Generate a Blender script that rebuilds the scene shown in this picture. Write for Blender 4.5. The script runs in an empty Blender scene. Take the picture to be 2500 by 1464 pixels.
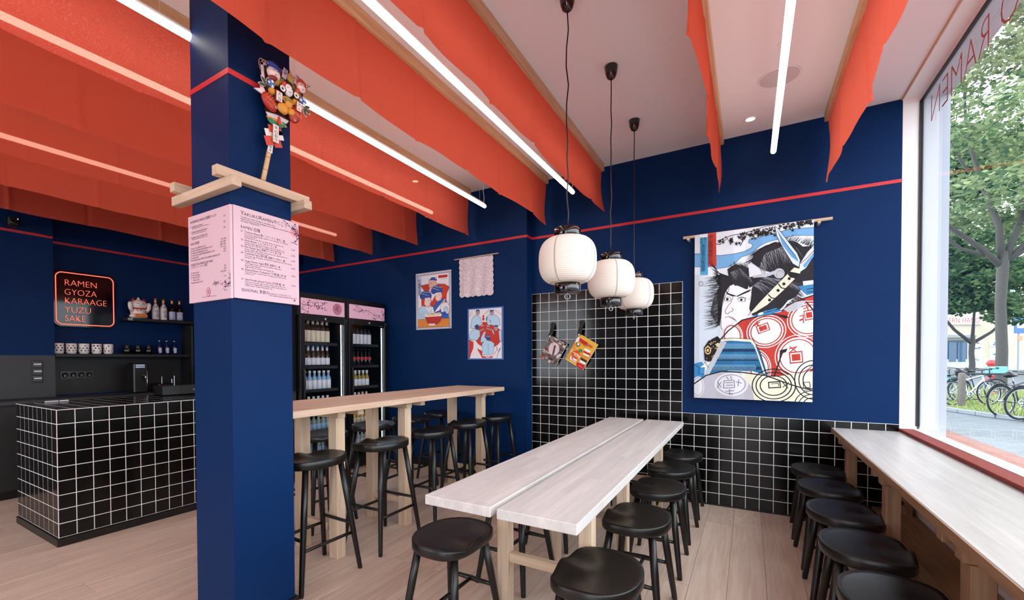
# Interior of a small noodle bar: navy walls, red fabric banners, tiled wall, long tables with black stools.
import bpy, bmesh, math, random
from mathutils import Vector, Matrix
C = bpy.context.scene.collection
PI = math.pi
rnd = random.Random(7)

# ------------------------------------------------------------------ camera, world, exposure
scn = bpy.context.scene
cam_d = bpy.data.cameras.new('camera')
cam = bpy.data.objects.new('camera', cam_d)
C.objects.link(cam)
YAW, ROLL, PITCH = 0.551004, -0.003844, -0.016691
Fv = Vector((-math.sin(YAW) * math.cos(PITCH), math.cos(YAW) * math.cos(PITCH), math.sin(PITCH)))
Rv = Vector((math.cos(YAW), math.sin(YAW), 0))
Uv = Rv.cross(Fv)
Rr = Rv * math.cos(ROLL) + Uv * math.sin(ROLL)
Ur = Uv * math.cos(ROLL) - Rv * math.sin(ROLL)
m = Matrix.Identity(4)
for i in range(3):
    m[i][0], m[i][1], m[i][2] = Rr[i], Ur[i], -Fv[i]
m[2][3] = 1.3058
cam.matrix_world = m
cam_d.sensor_fit = 'HORIZONTAL'
cam_d.sensor_width = 36.0
cam_d.lens = 1087.45 / 2500 * 36
cam_d.shift_x = (1250 - 1160.89) / 2500
cam_d.shift_y = (894.35 - 732) / 2500
cam_d.clip_start = 0.05
cam_d.clip_end = 400
scn.camera = cam

world = bpy.data.worlds.new('world')
scn.world = world
world.use_nodes = True
bg = world.node_tree.nodes['Background']
bg.inputs[0].default_value = (0.86, 0.93, 1.0, 1)
bg.inputs[1].default_value = 5.8

vs = scn.view_settings
vs.view_transform = 'Standard'
vs.look = 'None'
vs.exposure = 0.0
vs.gamma = 1.0
vs.use_curve_mapping = False

# ------------------------------------------------------------------ materials
def lin(c):
    if isinstance(c, str):
        c = tuple(int(c[i:i + 2], 16) / 255 for i in (0, 2, 4))
    return tuple(x / 12.92 if x <= .04045 else ((x + .055) / 1.055) ** 2.4 for x in c[:3])

def newmat(name):
    mt = bpy.data.materials.new(name)
    mt.use_nodes = True
    nt = mt.node_tree
    b = nt.nodes['Principled BSDF']
    return mt, nt, b

def sock(b, *names):
    for n in names:
        if n in b.inputs:
            return b.inputs[n]

def mat(name, col, rough=.5, metal=0.0, spec=.5, var=0.0, vscale=30.0, bump=0.0, bscale=200.0, stretch=None, emit=0.0, ecol=None, coat=0.0, rvar=0.0):
    mt, nt, b = newmat(name)
    c = lin(col) + (1,)
    b.inputs['Base Color'].default_value = c
    b.inputs['Roughness'].default_value = rough
    b.inputs['Metallic'].default_value = metal
    sock(b, 'Specular IOR Level').default_value = spec
    if coat:
        sock(b, 'Coat Weight').default_value = coat
    if emit:
        sock(b, 'Emission Color').default_value = (lin(ecol) if ecol else c[:3]) + (1,)
        sock(b, 'Emission Strength').default_value = emit
    if var or bump or rvar:
        tc = nt.nodes.new('ShaderNodeTexCoord')
        mp = nt.nodes.new('ShaderNodeMapping')
        nt.links.new(tc.outputs['Object'], mp.inputs[0])
        if stretch:
            mp.inputs['Scale'].default_value = stretch
        nz = nt.nodes.new('ShaderNodeTexNoise')
        nz.inputs['Scale'].default_value = vscale
        nz.inputs['Detail'].default_value = 5
        nt.links.new(mp.outputs[0], nz.inputs['Vector'])
        if var:
            mx = nt.nodes.new('ShaderNodeMix')
            mx.data_type = 'RGBA'
            mx.inputs[6].default_value = tuple(x * (1 - var) for x in c[:3]) + (1,)
            mx.inputs[7].default_value = tuple(min(1, x * (1 + var)) for x in c[:3]) + (1,)
            nt.links.new(nz.outputs[0], mx.inputs[0])
            nt.links.new(mx.outputs[2], b.inputs['Base Color'])
        if rvar:
            mr = nt.nodes.new('ShaderNodeMapRange')
            mr.inputs[3].default_value = max(0, rough - rvar)
            mr.inputs[4].default_value = min(1, rough + rvar)
            nt.links.new(nz.outputs[0], mr.inputs[0])
            nt.links.new(mr.outputs[0], b.inputs['Roughness'])
        if bump:
            n2 = nt.nodes.new('ShaderNodeTexNoise')
            n2.inputs['Scale'].default_value = bscale
            n2.inputs['Detail'].default_value = 3
            nt.links.new(mp.outputs[0], n2.inputs['Vector'])
            bp = nt.nodes.new('ShaderNodeBump')
            bp.inputs['Strength'].default_value = bump
            bp.inputs['Distance'].default_value = .01
            nt.links.new(n2.outputs[0], bp.inputs['Height'])
            nt.links.new(bp.outputs[0], b.inputs['Normal'])
    return mt

def wood(name, dark, light, rough=.5, axis='Y', grain=1.0, stave=None, perobj=.0, spec=.4, coat=0.0):
    """grain stretched along one axis; optional glued staves; optional per-object tone."""
    mt, nt, b = newmat(name)
    N, L = nt.nodes, nt.links
    tc = N.new('ShaderNodeTexCoord')
    src = tc.outputs['Object']
    if perobj:
        oi = N.new('ShaderNodeObjectInfo')
        va = N.new('ShaderNodeVectorMath'); va.operation = 'ADD'
        vm = N.new('ShaderNodeVectorMath'); vm.operation = 'SCALE'
        cb = N.new('ShaderNodeCombineXYZ')
        for k in range(3):
            L.new(oi.outputs['Random'], cb.inputs[k])
        L.new(cb.outputs[0], vm.inputs[0]); vm.inputs['Scale'].default_value = 37.0
        L.new(src, va.inputs[0]); L.new(vm.outputs[0], va.inputs[1])
        src = va.outputs[0]
    mp = N.new('ShaderNodeMapping')
    L.new(src, mp.inputs[0])
    sc = {'X': (1.2, 22, 22), 'Y': (22, 1.2, 22), 'Z': (22, 22, 1.2)}[axis]
    mp.inputs['Scale'].default_value = sc
    nz = N.new('ShaderNodeTexNoise')
    nz.inputs['Scale'].default_value = 1.6 * grain
    nz.inputs['Detail'].default_value = 9
    nz.inputs['Roughness'].default_value = .62
    nz.inputs['Distortion'].default_value = .6
    L.new(mp.outputs[0], nz.inputs['Vector'])
    rp = N.new('ShaderNodeValToRGB')
    rp.color_ramp.elements[0].position = .3
    rp.color_ramp.elements[1].position = .68
    rp.color_ramp.elements[0].color = lin(dark) + (1,)
    rp.color_ramp.elements[1].color = lin(light) + (1,)
    L.new(nz.outputs[0], rp.inputs[0])
    col = rp.outputs[0]
    if stave:
        bk = N.new('ShaderNodeTexBrick')
        m2 = N.new('ShaderNodeMapping')
        L.new(src, m2.inputs[0])
        m2.inputs['Rotation'].default_value = (0, 0, PI / 2 if axis == 'Y' else 0)
        L.new(m2.outputs[0], bk.inputs['Vector'])
        bk.inputs['Scale'].default_value = 1
        bk.inputs['Brick Width'].default_value = stave[0]
        bk.inputs['Row Height'].default_value = stave[1]
        bk.inputs['Mortar Size'].default_value = 0.0
        bk.inputs['Color1'].default_value = (.80, .80, .82, 1)
        bk.inputs['Color2'].default_value = (1.06, 1.05, 1.04, 1)
        mm = N.new('ShaderNodeMix'); mm.data_type = 'RGBA'; mm.blend_type = 'MULTIPLY'
        mm.inputs[0].default_value = stave[2]
        L.new(col, mm.inputs[6]); L.new(bk.outputs[0], mm.inputs[7])
        col = mm.outputs[2]
    if perobj:
        mr = N.new('ShaderNodeMapRange')
        mr.inputs[3].default_value = 1 - perobj
        mr.inputs[4].default_value = 1 + perobj * .6
        L.new(oi.outputs['Random'], mr.inputs[0])
        vm2 = N.new('ShaderNodeVectorMath'); vm2.operation = 'SCALE'
        L.new(col, vm2.inputs[0]); L.new(mr.outputs[0], vm2.inputs['Scale'])
        col = vm2.outputs[0]
    L.new(col, b.inputs['Base Color'])
    b.inputs['Roughness'].default_value = rough
    sock(b, 'Specular IOR Level').default_value = spec
    if coat:
        sock(b, 'Coat Weight').default_value = coat
        sock(b, 'Coat Roughness').default_value = .25
    bp = N.new('ShaderNodeBump'); bp.inputs['Strength'].default_value = .12; bp.inputs['Distance'].default_value = .004
    L.new(nz.outputs[0], bp.inputs['Height']); L.new(bp.outputs[0], b.inputs['Normal'])
    return mt

def glassmat(name, tint=(1, 1, 1), rough=0.0, refl=1.0):
    mt = bpy.data.materials.new(name); mt.use_nodes = True
    nt = mt.node_tree; nt.nodes.clear()
    out = nt.nodes.new('ShaderNodeOutputMaterial')
    tr = nt.nodes.new('ShaderNodeBsdfTransparent'); tr.inputs[0].default_value = tint + (1,)
    gl = nt.nodes.new('ShaderNodeBsdfGlossy'); gl.inputs['Roughness'].default_value = rough
    fr = nt.nodes.new('ShaderNodeLayerWeight'); fr.inputs[0].default_value = .5
    pw = nt.nodes.new('ShaderNodeMath'); pw.operation = 'POWER'; pw.inputs[1].default_value = 5
    nt.links.new(fr.outputs['Facing'], pw.inputs[0])
    ml = nt.nodes.new('ShaderNodeMath'); ml.operation = 'MULTIPLY_ADD'; ml.inputs[1].default_value = .96 * refl; ml.inputs[2].default_value = .04 * refl
    mx = nt.nodes.new('ShaderNodeMixShader')
    nt.links.new(pw.outputs[0], ml.inputs[0])
    nt.links.new(ml.outputs[0], mx.inputs[0])
    nt.links.new(tr.outputs[0], mx.inputs[1]); nt.links.new(gl.outputs[0], mx.inputs[2])
    nt.links.new(mx.outputs[0], out.inputs[0])
    return mt

def fabricmat(name, col, transl=.35, sheer=.06, moire=0.0):
    mt = bpy.data.materials.new(name); mt.use_nodes = True
    nt = mt.node_tree; nt.nodes.clear(); N, L = nt.nodes, nt.links
    out = N.new('ShaderNodeOutputMaterial')
    df = N.new('ShaderNodeBsdfDiffuse'); tl = N.new('ShaderNodeBsdfTranslucent'); tp = N.new('ShaderNodeBsdfTransparent')
    tp.inputs[0].default_value = (1, .62, .5, 1)
    tc = N.new('ShaderNodeTexCoord')
    nz = N.new('ShaderNodeTexNoise'); nz.inputs['Scale'].default_value = 260; nz.inputs['Detail'].default_value = 2
    L.new(tc.outputs['Object'], nz.inputs['Vector'])
    mx = N.new('ShaderNodeMix'); mx.data_type = 'RGBA'
    c = lin(col)
    mx.inputs[6].default_value = tuple(x * .86 for x in c) + (1,)
    mx.inputs[7].default_value = tuple(min(1, x * 1.12) for x in c) + (1,)
    L.new(nz.outputs[0], mx.inputs[0])
    colr = mx.outputs[2]
    if moire:
        n2 = N.new('ShaderNodeTexNoise'); n2.inputs['Scale'].default_value = 5.5; n2.inputs['Detail'].default_value = 3
        L.new(tc.outputs['Object'], n2.inputs['Vector'])
        ml = N.new('ShaderNodeMath'); ml.operation = 'MULTIPLY'; ml.inputs[1].default_value = 260
        L.new(n2.outputs[0], ml.inputs[0])
        sn = N.new('ShaderNodeMath'); sn.operation = 'SINE'; L.new(ml.outputs[0], sn.inputs[0])
        mr = N.new('ShaderNodeMapRange'); mr.inputs[1].default_value = .2; mr.inputs[2].default_value = 1; mr.inputs[4].default_value = moire
        L.new(sn.outputs[0], mr.inputs[0])
        m2 = N.new('ShaderNodeMix'); m2.data_type = 'RGBA'
        L.new(mr.outputs[0], m2.inputs[0]); L.new(colr, m2.inputs[6])
        m2.inputs[7].default_value = lin('f0a08c') + (1,)
        colr = m2.outputs[2]
    for s in (df, tl):
        L.new(colr, s.inputs[0])
    m1 = N.new('ShaderNodeMixShader'); m1.inputs[0].default_value = transl
    L.new(df.outputs[0], m1.inputs[1]); L.new(tl.outputs[0], m1.inputs[2])
    m3 = N.new('ShaderNodeMixShader'); m3.inputs[0].default_value = sheer
    L.new(m1.outputs[0], m3.inputs[1]); L.new(tp.outputs[0], m3.inputs[2])
    L.new(m3.outputs[0], out.inputs[0])
    return mt

def attrmat(name, rough=.6, bump=0.0, transl=0.0):
    """print on paper or cloth: colour read from the mesh's colour attribute"""
    mt, nt, b = newmat(name)
    at = nt.nodes.new('ShaderNodeAttribute'); at.attribute_name = 'ink'
    nt.links.new(at.outputs[0], b.inputs['Base Color'])
    b.inputs['Roughness'].default_value = rough
    sock(b, 'Specular IOR Level').default_value = .25
    return mt

M = {}
M['navy'] = mat('navy_paint', '072753', .5, var=.06, vscale=3, bump=.08, bscale=160, spec=.09)
M['white_wall'] = mat('white_paint', 'e6dfe0', .8, bump=.03)
M['ceiling'] = mat('ceiling_paint', 'ece8e9', .85, bump=.03)
M['red_line'] = mat('red_line_paint', 'c8222a', .5)
M['black'] = mat('black_lacquer', '0c0c0d', .35)
M['black_matt'] = mat('black_laminate', '141516', .55)
M['panel'] = mat('dark_grey_laminate', '26282b', .5, var=.12, vscale=8)
M['stool'] = mat('black_stained_ash', '0d0c0b', .36, var=.25, vscale=9, stretch=(14, 1.2, 14), bump=.05, bscale=40, spec=.5)
M['grout'] = mat('white_grout', 'e4e0dc', .85, var=.05)
M['tile'] = mat('black_glazed_tile', '080707', .14, spec=.34, bump=.03, bscale=9)
M['floor'] = wood('oak_floor', 'bb9f8c', 'd6c0b0', .42, 'Y', 1.0, perobj=.05, spec=.45)
M['table'] = wood('whitewashed_beech', 'bfb8b4', 'd2ccc9', .45, 'Y', .8, stave=(.55, .045, .55))
M['bar_top'] = wood('pale_oak_top', 'c2a189', 'd9bda6', .5, 'Y', .9, stave=(.7, .05, .4))
M['pale_wood'] = wood('pale_oak', 'bb9c80', 'd8bfa6', .55, 'Z', .9)
M['pale_wood_x'] = wood('pale_oak_x', 'bb9c80', 'd8bfa6', .55, 'X', .9)
M['pale_wood_y'] = wood('pale_oak_y', 'bb9c80', 'd8bfa6', .55, 'Y', .9)
M['batten'] = wood('pine_batten', 'b98c64', 'dcb692', .6, 'Y', .9)
M['oak'] = wood('oiled_oak', '7d5c43', 'a68263', .5, 'Z', .9)
M['oak_y'] = wood('oiled_oak_y', '7d5c43', 'a68263', .5, 'Y', .9)
M['counter_top'] = wood('oak_top_sky_sheen', 'a9a4a0', 'bfbab6', .36, 'Y', .8, stave=(.7, .06, .35), spec=.5)  # oak greyed and paled: the sky's reflection on the top is in the colour
M['fabric'] = fabricmat('red_banner_cloth', 'dc604a', .42, .05)
M['fabric_moire'] = fabricmat('red_sheer_cloth', 'd85a48', .42, .07, .15)
M['white_metal'] = mat('white_metal', 'e8e8e8', .4)
M['led'] = mat('light_tube', 'fff6ec', .5, emit=10.5, ecol='fff8f0')
M['steel'] = mat('steel', 'b8babd', .3, metal=1)
M['brass'] = mat('brass', 'c9a46a', .3, metal=1)
M['gasket'] = mat('black_gasket', '15161a', .6)
M['frame_white'] = mat('white_window_frame', 'eceaea', .45)
M['red_sill'] = mat('red_painted_sill', '7d271c', .6, spec=.3)
M['glass'] = glassmat('window_glass', (.97, .98, .98), 0, .5)
M['fridge_glass'] = glassmat('fridge_door_glass', (.92, .95, .97), 0, .5)
M['print'] = attrmat('printed_paper', .55)
M['cloth_print'] = attrmat('printed_cotton', .8)

# ------------------------------------------------------------------ mesh builder
class MB:
    def __init__(s):
        s.v, s.f, s.m, s.sm = [], [], [], []
    def add(s, vs, fs, mi=0, smooth=False, mtx=None):
        o = len(s.v)
        s.v += [tuple(mtx @ Vector(p)) if mtx else tuple(p) for p in vs]
        s.f += [tuple(i + o for i in f) for f in fs]
        s.m += [mi] * len(fs); s.sm += [smooth] * len(fs)
        return s
    def box(s, a, b, mi=0, bev=0.0, mtx=None):
        x0, y0, z0 = a; x1, y1, z1 = b
        if not bev:
            vs = [(x0, y0, z0), (x1, y0, z0), (x1, y1, z0), (x0, y1, z0), (x0, y0, z1), (x1, y0, z1), (x1, y1, z1), (x0, y1, z1)]
            return s.add(vs, [(0, 3, 2, 1), (4, 5, 6, 7), (0, 1, 5, 4), (1, 2, 6, 5), (2, 3, 7, 6), (3, 0, 4, 7)], mi, False, mtx)
        bm = bmesh.new()
        bmesh.ops.create_cube(bm, size=1)
        for v in bm.verts:
            v.co = Vector(((x0 + x1) / 2 + v.co.x * (x1 - x0), (y0 + y1) / 2 + v.co.y * (y1 - y0), (z0 + z1) / 2 + v.co.z * (z1 - z0)))
        bmesh.ops.bevel(bm, geom=bm.edges[:], offset=bev, segments=1, affect='EDGES', profile=.5)
        return s.bm(bm, mi, False, mtx)
    def bm(s, bm, mi=0, smooth=False, mtx=None):
        bm.verts.index_update()
        s.add([v.co[:] for v in bm.verts], [[v.index for v in f.verts] for f in bm.faces], mi, smooth, mtx)
        bm.free()
        return s
    def tube(s, p0, p1, r0, r1=None, n=12, mi=0, smooth=True, caps=True):
        r1 = r0 if r1 is None else r1
        p0, p1 = Vector(p0), Vector(p1)
        d = (p1 - p0).normalized()
        a = d.orthogonal().normalized(); b = d.cross(a)
        vs = []
        for p, r in ((p0, r0), (p1, r1)):
            for k in range(n):
                t = 2 * PI * k / n
                vs.append(p + (a * math.cos(t) + b * math.sin(t)) * r)
        fs = [(k, (k + 1) % n, n + (k + 1) % n, n + k) for k in range(n)]
        s.add(vs, fs, mi, smooth)
        if caps:
            s.add(vs[:n], [tuple(reversed(range(n)))], mi); s.add(vs[n:], [tuple(range(n))], mi)
        return s
    def path(s, pts, r, n=8, mi=0, closed=False):
        """swept tube through points, parallel-transported"""
        pts = [Vector(p) for p in pts]
        rs = r if isinstance(r, (list, tuple)) else [r] * len(pts)
        vs = []; a = None
        for i, p in enumerate(pts):
            if closed:
                d = pts[(i + 1) % len(pts)] - pts[i - 1]
            else:
                d = pts[min(i + 1, len(pts) - 1)] - pts[max(i - 1, 0)]
            d.normalize()
            if a is None:
                a = d.orthogonal().normalized()
            else:
                a = (a - d * a.dot(d)).normalized()
            b = d.cross(a)
            for k in range(n):
                t = 2 * PI * k / n
                vs.append(p + (a * math.cos(t) + b * math.sin(t)) * rs[i])
        fs = []
        L = len(pts)
        for i in range(L if closed else L - 1):
            j = (i + 1) % L
            for k in range(n):
                fs.append((i * n + k, i * n + (k + 1) % n, j * n + (k + 1) % n, j * n + k))
        if not closed:
            fs.append(tuple(reversed(range(n)))); fs.append(tuple((L - 1) * n + k for k in range(n)))
        return s.add(vs, fs, mi, True)
    def lathe(s, prof, n=20, c=(0, 0, 0), mi=0, smooth=True, mtx=None):
        vs, fs = [], []
        for (r, z) in prof:
            for k in range(n):
                t = 2 * PI * k / n
                vs.append((c[0] + r * math.cos(t), c[1] + r * math.sin(t), c[2] + z))
        for i in range(len(prof) - 1):
            for k in range(n):
                fs.append((i * n + k, i * n + (k + 1) % n, (i + 1) * n + (k + 1) % n, (i + 1) * n + k))
        if prof[0][0] > 1e-6 and abs(prof[0][0] - prof[-1][0]) < 1e-6 and len(prof) < 12:   # a closed ring
            e = (len(prof) - 1) * n
            fs += [(e + k, e + (k + 1) % n, (k + 1) % n, k) for k in range(n)]
        else:
            fs.append(tuple(reversed(range(n)))); fs.append(tuple((len(prof) - 1) * n + k for k in range(n)))
        return s.add(vs, fs, mi, smooth, mtx)
    def ball(s, c, r, mi=0, u=14, v=9, mtx=None):
        r = r if isinstance(r, (tuple, list)) else (r, r, r)
        vs = [(c[0], c[1], c[2] - r[2])]; fs = []
        for i in range(1, v):
            ph = -PI / 2 + PI * i / v
            for k in range(u):
                t = 2 * PI * k / u
                vs.append((c[0] + r[0] * math.cos(ph) * math.cos(t), c[1] + r[1] * math.cos(ph) * math.sin(t), c[2] + r[2] * math.sin(ph)))
        vs.append((c[0], c[1], c[2] + r[2]))
        for k in range(u):
            fs.append((0, 1 + (k + 1) % u, 1 + k)); fs.append((len(vs) - 1, len(vs) - 1 - u + k, len(vs) - 1 - u + (k + 1) % u))
        for i in range(v - 2):
            for k in range(u):
                a = 1 + i * u
                fs.append((a + k, a + (k + 1) % u, a + u + (k + 1) % u, a + u + k))
        return s.add(vs, fs, mi, True, mtx)
    def prism(s, poly, z0, z1, mi=0, mtx=None, smooth=False):
        n = len(poly)
        vs = [(x, y, z0) for x, y in poly] + [(x, y, z1) for x, y in poly]
        fs = [tuple(reversed(range(n))), tuple(range(n, 2 * n))] + [(k, (k + 1) % n, n + (k + 1) % n, n + k) for k in range(n)]
        return s.add(vs, fs, mi, smooth, mtx)
    def mesh(s, name, mats):
        me = bpy.data.meshes.new(name)
        me.from_pydata(s.v, [], s.f)
        for mt in (mats if isinstance(mats, (list, tuple)) else [mats]):
            me.materials.append(M[mt] if isinstance(mt, str) else mt)
        me.polygons.foreach_set('material_index', s.m)
        me.polygons.foreach_set('use_smooth', s.sm)
        me.update()
        return me
    def build(s, name, mats, parent=None, loc=None):
        return link(name, s.mesh(name, mats), parent, loc)

def link(name, me, parent=None, loc=None):
    o = bpy.data.objects.new(name, me)
    C.objects.link(o)
    if parent: o.parent = parent
    if loc is not None: o.location = loc
    return o

def thing(name, label, cat, loc=(0, 0, 0), rotz=0, group=None):
    o = bpy.data.objects.new(name, None)
    o.empty_display_size = .05
    C.objects.link(o)
    o.location = loc; o.rotation_euler = (0, 0, rotz)
    return tag(o, label, cat, group)

def tag(o, label, cat, group=None):
    o['label'] = label; o['category'] = cat
    if group: o['group'] = group
    return o

def struct(o):
    o['kind'] = 'structure'
    return o

def stuff(o):
    o['kind'] = 'stuff'
    return o

def dup(root, loc=None, rotz=None, label=None, group=None):
    r = root.copy(); C.objects.link(r)
    if loc is not None: r.location = loc
    if rotz is not None: r.rotation_euler = (0, 0, rotz)
    if label: r['label'] = label
    if group: r['group'] = group
    for ch in list(root.children):
        c = ch.copy(); C.objects.link(c); c.parent = r
        for g in ch.children:
            d = g.copy(); C.objects.link(d); d.parent = c
    return r

def plane(o, u, v):
    """matrix whose local x,y,z are u, v and their normal"""
    u, v = Vector(u), Vector(v); n = u.cross(v)
    mm = Matrix.Identity(4)
    for i in range(3):
        mm[i][0], mm[i][1], mm[i][2], mm[i][3] = u[i], v[i], n[i], o[i]
    return mm

# ---- flat print (posters, cloth, menus): coloured polygons on one sheet, colours in an attribute
class Art:
    def __init__(s, w, h):
        s.w, s.h, s.v, s.f, s.c, s.k = w, h, [], [], [], 0
    def clip(s, P):
        for ax, lim, sg in ((0, 0, 1), (0, s.w, -1), (1, 0, 1), (1, s.h, -1)):
            Q = []
            for i in range(len(P)):
                a, b = P[i - 1], P[i]
                ia, ib = sg * (a[ax] - lim) >= -1e-9, sg * (b[ax] - lim) >= -1e-9
                if ia != ib:
                    t = (lim - a[ax]) / (b[ax] - a[ax])
                    Q.append((a[0] + (b[0] - a[0]) * t, a[1] + (b[1] - a[1]) * t))
                if ib: Q.append(b)
            P = Q
            if len(P) < 3: return []
        return P
    def poly(s, P, col, lift=True):
        P = s.clip([tuple(p) for p in P])
        if len(P) < 3: return
        if sum(P[i - 1][0] * P[i][1] - P[i][0] * P[i - 1][1] for i in range(len(P))) < 0:
            P.reverse()
        if lift: s.k += 1
        o = len(s.v); z = .000012 * s.k
        s.v += [(x, y, z) for x, y in P]
        s.f.append(tuple(range(o, o + len(P))))
        s.c += [lin(col)] * len(P)
    def ell(s, x, y, rx, ry, col, rot=0, n=20):
        s.poly([(x + rx * math.cos(t) * math.cos(rot) - ry * math.sin(t) * math.sin(rot), y + rx * math.cos(t) * math.sin(rot) + ry * math.sin(t) * math.cos(rot)) for t in [2 * PI * k / n for k in range(n)]], col)
    def ring(s, x, y, rx, ry, w, col, a0=0, a1=2 * PI, n=28):
        s.stroke([(x + rx * math.cos(a0 + (a1 - a0) * k / n), y + ry * math.sin(a0 + (a1 - a0) * k / n)) for k in range(n + 1)], w, col)
    def stroke(s, P, w, col, taper=False):
        s.k += 1
        n = len(P)
        for i in range(n - 1):
            a, b = Vector(P[i]).to_2d(), Vector(P[i + 1]).to_2d()
            d = b - a
            if d.length < 1e-7: continue
            d.normalize(); q = Vector((-d.y, d.x))
            wa = w * (1 - i / n) if taper else w
            wb = w * (1 - (i + 1) / n) if taper else w
            e = d * wa * .2
            s.poly([a - e + q * wa / 2, a - e - q * wa / 2, b + e - q * wb / 2, b + e + q * wb / 2], col, False)
    def branch(s, P, col, w, leaves, rng, size):
        s.stroke(P, w, col)
        for _ in range(leaves):
            i = rng.randrange(len(P) - 1); t = rng.random()
            x = P[i][0] + (P[i + 1][0] - P[i][0]) * t + rng.gauss(0, size * 1.1)
            y = P[i][1] + (P[i + 1][1] - P[i][1]) * t + rng.gauss(0, size * 1.1)
            s.ell(x, y, size * rng.uniform(.45, .8), size * rng.uniform(.2, .38), col, rng.uniform(0, PI), 8)
    def build(s, name, mt, parent, mtx, folds=None):
        """folds: (x, z) creases; every shape is cut at them so the sheet bends cleanly"""
        me = bpy.data.meshes.new(name)
        if folds:
            V, Fc, Cc = [], [], []
            for f in s.f:
                P0 = [s.v[i][:2] for i in f]; z0 = s.v[f[0]][2]; col = s.c[f[0]]
                for (xa, za), (xb, zb) in zip(folds[:-1], folds[1:]):
                    P = P0
                    for lim, sg in ((xa, 1), (xb, -1)):
                        Q = []
                        for i in range(len(P)):
                            p, q = P[i - 1], P[i]
                            ip, iq = sg * (p[0] - lim) >= -1e-9, sg * (q[0] - lim) >= -1e-9
                            if ip != iq:
                                t = (lim - p[0]) / (q[0] - p[0]); Q.append((lim, p[1] + (q[1] - p[1]) * t))
                            if iq: Q.append(q)
                        P = Q
                        if len(P) < 3: break
                    if len(P) < 3: continue
                    o = len(V)
                    V += [(x, y, z0 + za + (zb - za) * (x - xa) / (xb - xa)) for x, y in P]
                    Fc.append(tuple(range(o, o + len(P)))); Cc += [col] * len(P)
            s.v, s.f, s.c = V, Fc, Cc
        me.from_pydata(s.v, [], s.f)
        at = me.attributes.new('ink', 'FLOAT_COLOR', 'POINT')
        at.data.foreach_set('color', [q for c in s.c for q in (c[0], c[1], c[2], 1)])
        me.materials.append(M[mt] if isinstance(mt, str) else mt)
        o = link(name, me, parent)
        o.matrix_local = mtx
        return o

def lettering(lines, name, mt, parent, mtx, depth=0.0, thin=0.0):
    """lines: (text, x, y, size, align, xscale) laid on one plane, joined into one mesh"""
    tmp = []
    for (tx, x, y, sz, al, xs) in lines:
        cu = bpy.data.curves.new('t', 'FONT'); cu.body = tx; cu.size = sz; cu.align_x = al
        cu.resolution_u = 3
        cu.extrude = depth; cu.offset = thin
        ob = bpy.data.objects.new('t', cu); C.objects.link(ob)
        tmp.append((ob, cu, x, y, xs))
    bpy.context.view_layer.update()
    dg = bpy.context.evaluated_depsgraph_get()
    V, F = [], []
    for ob, cu, x, y, xs in tmp:
        me = bpy.data.meshes.new_from_object(ob.evaluated_get(dg))
        o = len(V)
        V += [(v.co.x * xs + x, v.co.y + y, v.co.z) for v in me.vertices]
        F += [tuple(i + o for i in p.vertices) for p in me.polygons]
        bpy.data.meshes.remove(me)
    for ob, cu, *_ in tmp:
        bpy.data.objects.remove(ob); bpy.data.curves.remove(cu)
    me = bpy.data.meshes.new(name); me.from_pydata(V, [], F)
    me.materials.append(M[mt] if isinstance(mt, str) else mt)
    o = link(name, me, parent); o.matrix_local = mtx
    return o
# ------------------------------------------------------------------ room shell
ZC = 3.21            # ceiling
YB, YP = 4.475, 4.34  # back wall, left rear wall
XW, XG = .955, 1.05    # inner face of the window wall, glass plane
XL, XF = -6.55, -6.31  # left wall behind the bar, its nearer part
YF = -3.2              # front wall (behind the viewer)

def wallbox(name, a, b, mt, parent=None):
    return struct(MB().box(a, b).build(name, mt, parent))

floor = wallbox('floor', (-6.8, YF - .15, -.12), (1.2, 4.65, -.006), 'grout')
# oak boards, laid along the room
def board_mesh(w, l):
    b = MB(); e = .0012
    x, y = w / 2 - .0006, l / 2 - .0006
    vs = [(-x, -y, -.004), (x, -y, -.004), (x, y, -.004), (-x, y, -.004), (-x + e, -y + e, 0), (x - e, -y + e, 0), (x - e, y - e, 0), (-x + e, y - e, 0)]
    b.add(vs, [(4, 5, 6, 7), (0, 1, 5, 4), (1, 2, 6, 5), (2, 3, 7, 6), (3, 0, 4, 7)])
    return b.mesh('plank', 'floor')
BW = .19
pm = {L: board_mesh(BW, L) for L in (1.8, .6, 1.2)}
r2 = random.Random(3)
x = -6.56
while x < XW - .01:
    y = YF + r2.choice((0, -.6, -1.2))
    while y < YB:
        L = 1.8
        y1 = min(y + L, YB)
        y0 = max(y, YF)
        if y1 - y0 > .25:
            me = pm[1.8]
            o = link('plank', me, floor, (x + BW / 2, (y0 + y1) / 2, 0))
            o.scale = (1, (y1 - y0) / L, 1)
        y += L
    x += BW

wallbox('ceiling', (-6.8, YF - .15, ZC), (1.2, 4.65, ZC + .14), 'ceiling')
wall_back = wallbox('wall_back', (-2.02, YB, -.1), (XW, YB + .15, ZC), 'navy')
wall_rear = wallbox('wall_back_left', (-6.8, YP, -.1), (-2.02, YB + .15, ZC), 'navy')
wall_left = wallbox('wall_left', (-6.8, 1.70, -.1), (XL, YP, ZC), 'navy')
wallbox('wall_left_near', (-6.8, YF, -.1), (XF, 1.70, ZC), 'navy')
# window wall: parapet below, head above, solid nearer end
b = MB()
b.box((XW, YF, -.1), (1.2, 4.6, .735)).box((XW, YF, .735), (1.2, -3.0, ZC)).box((1.06, -3.0, ZC - .02), (1.2, 4.6, ZC + .14))
struct(b.build('wall_right', 'white_wall'))
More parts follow.
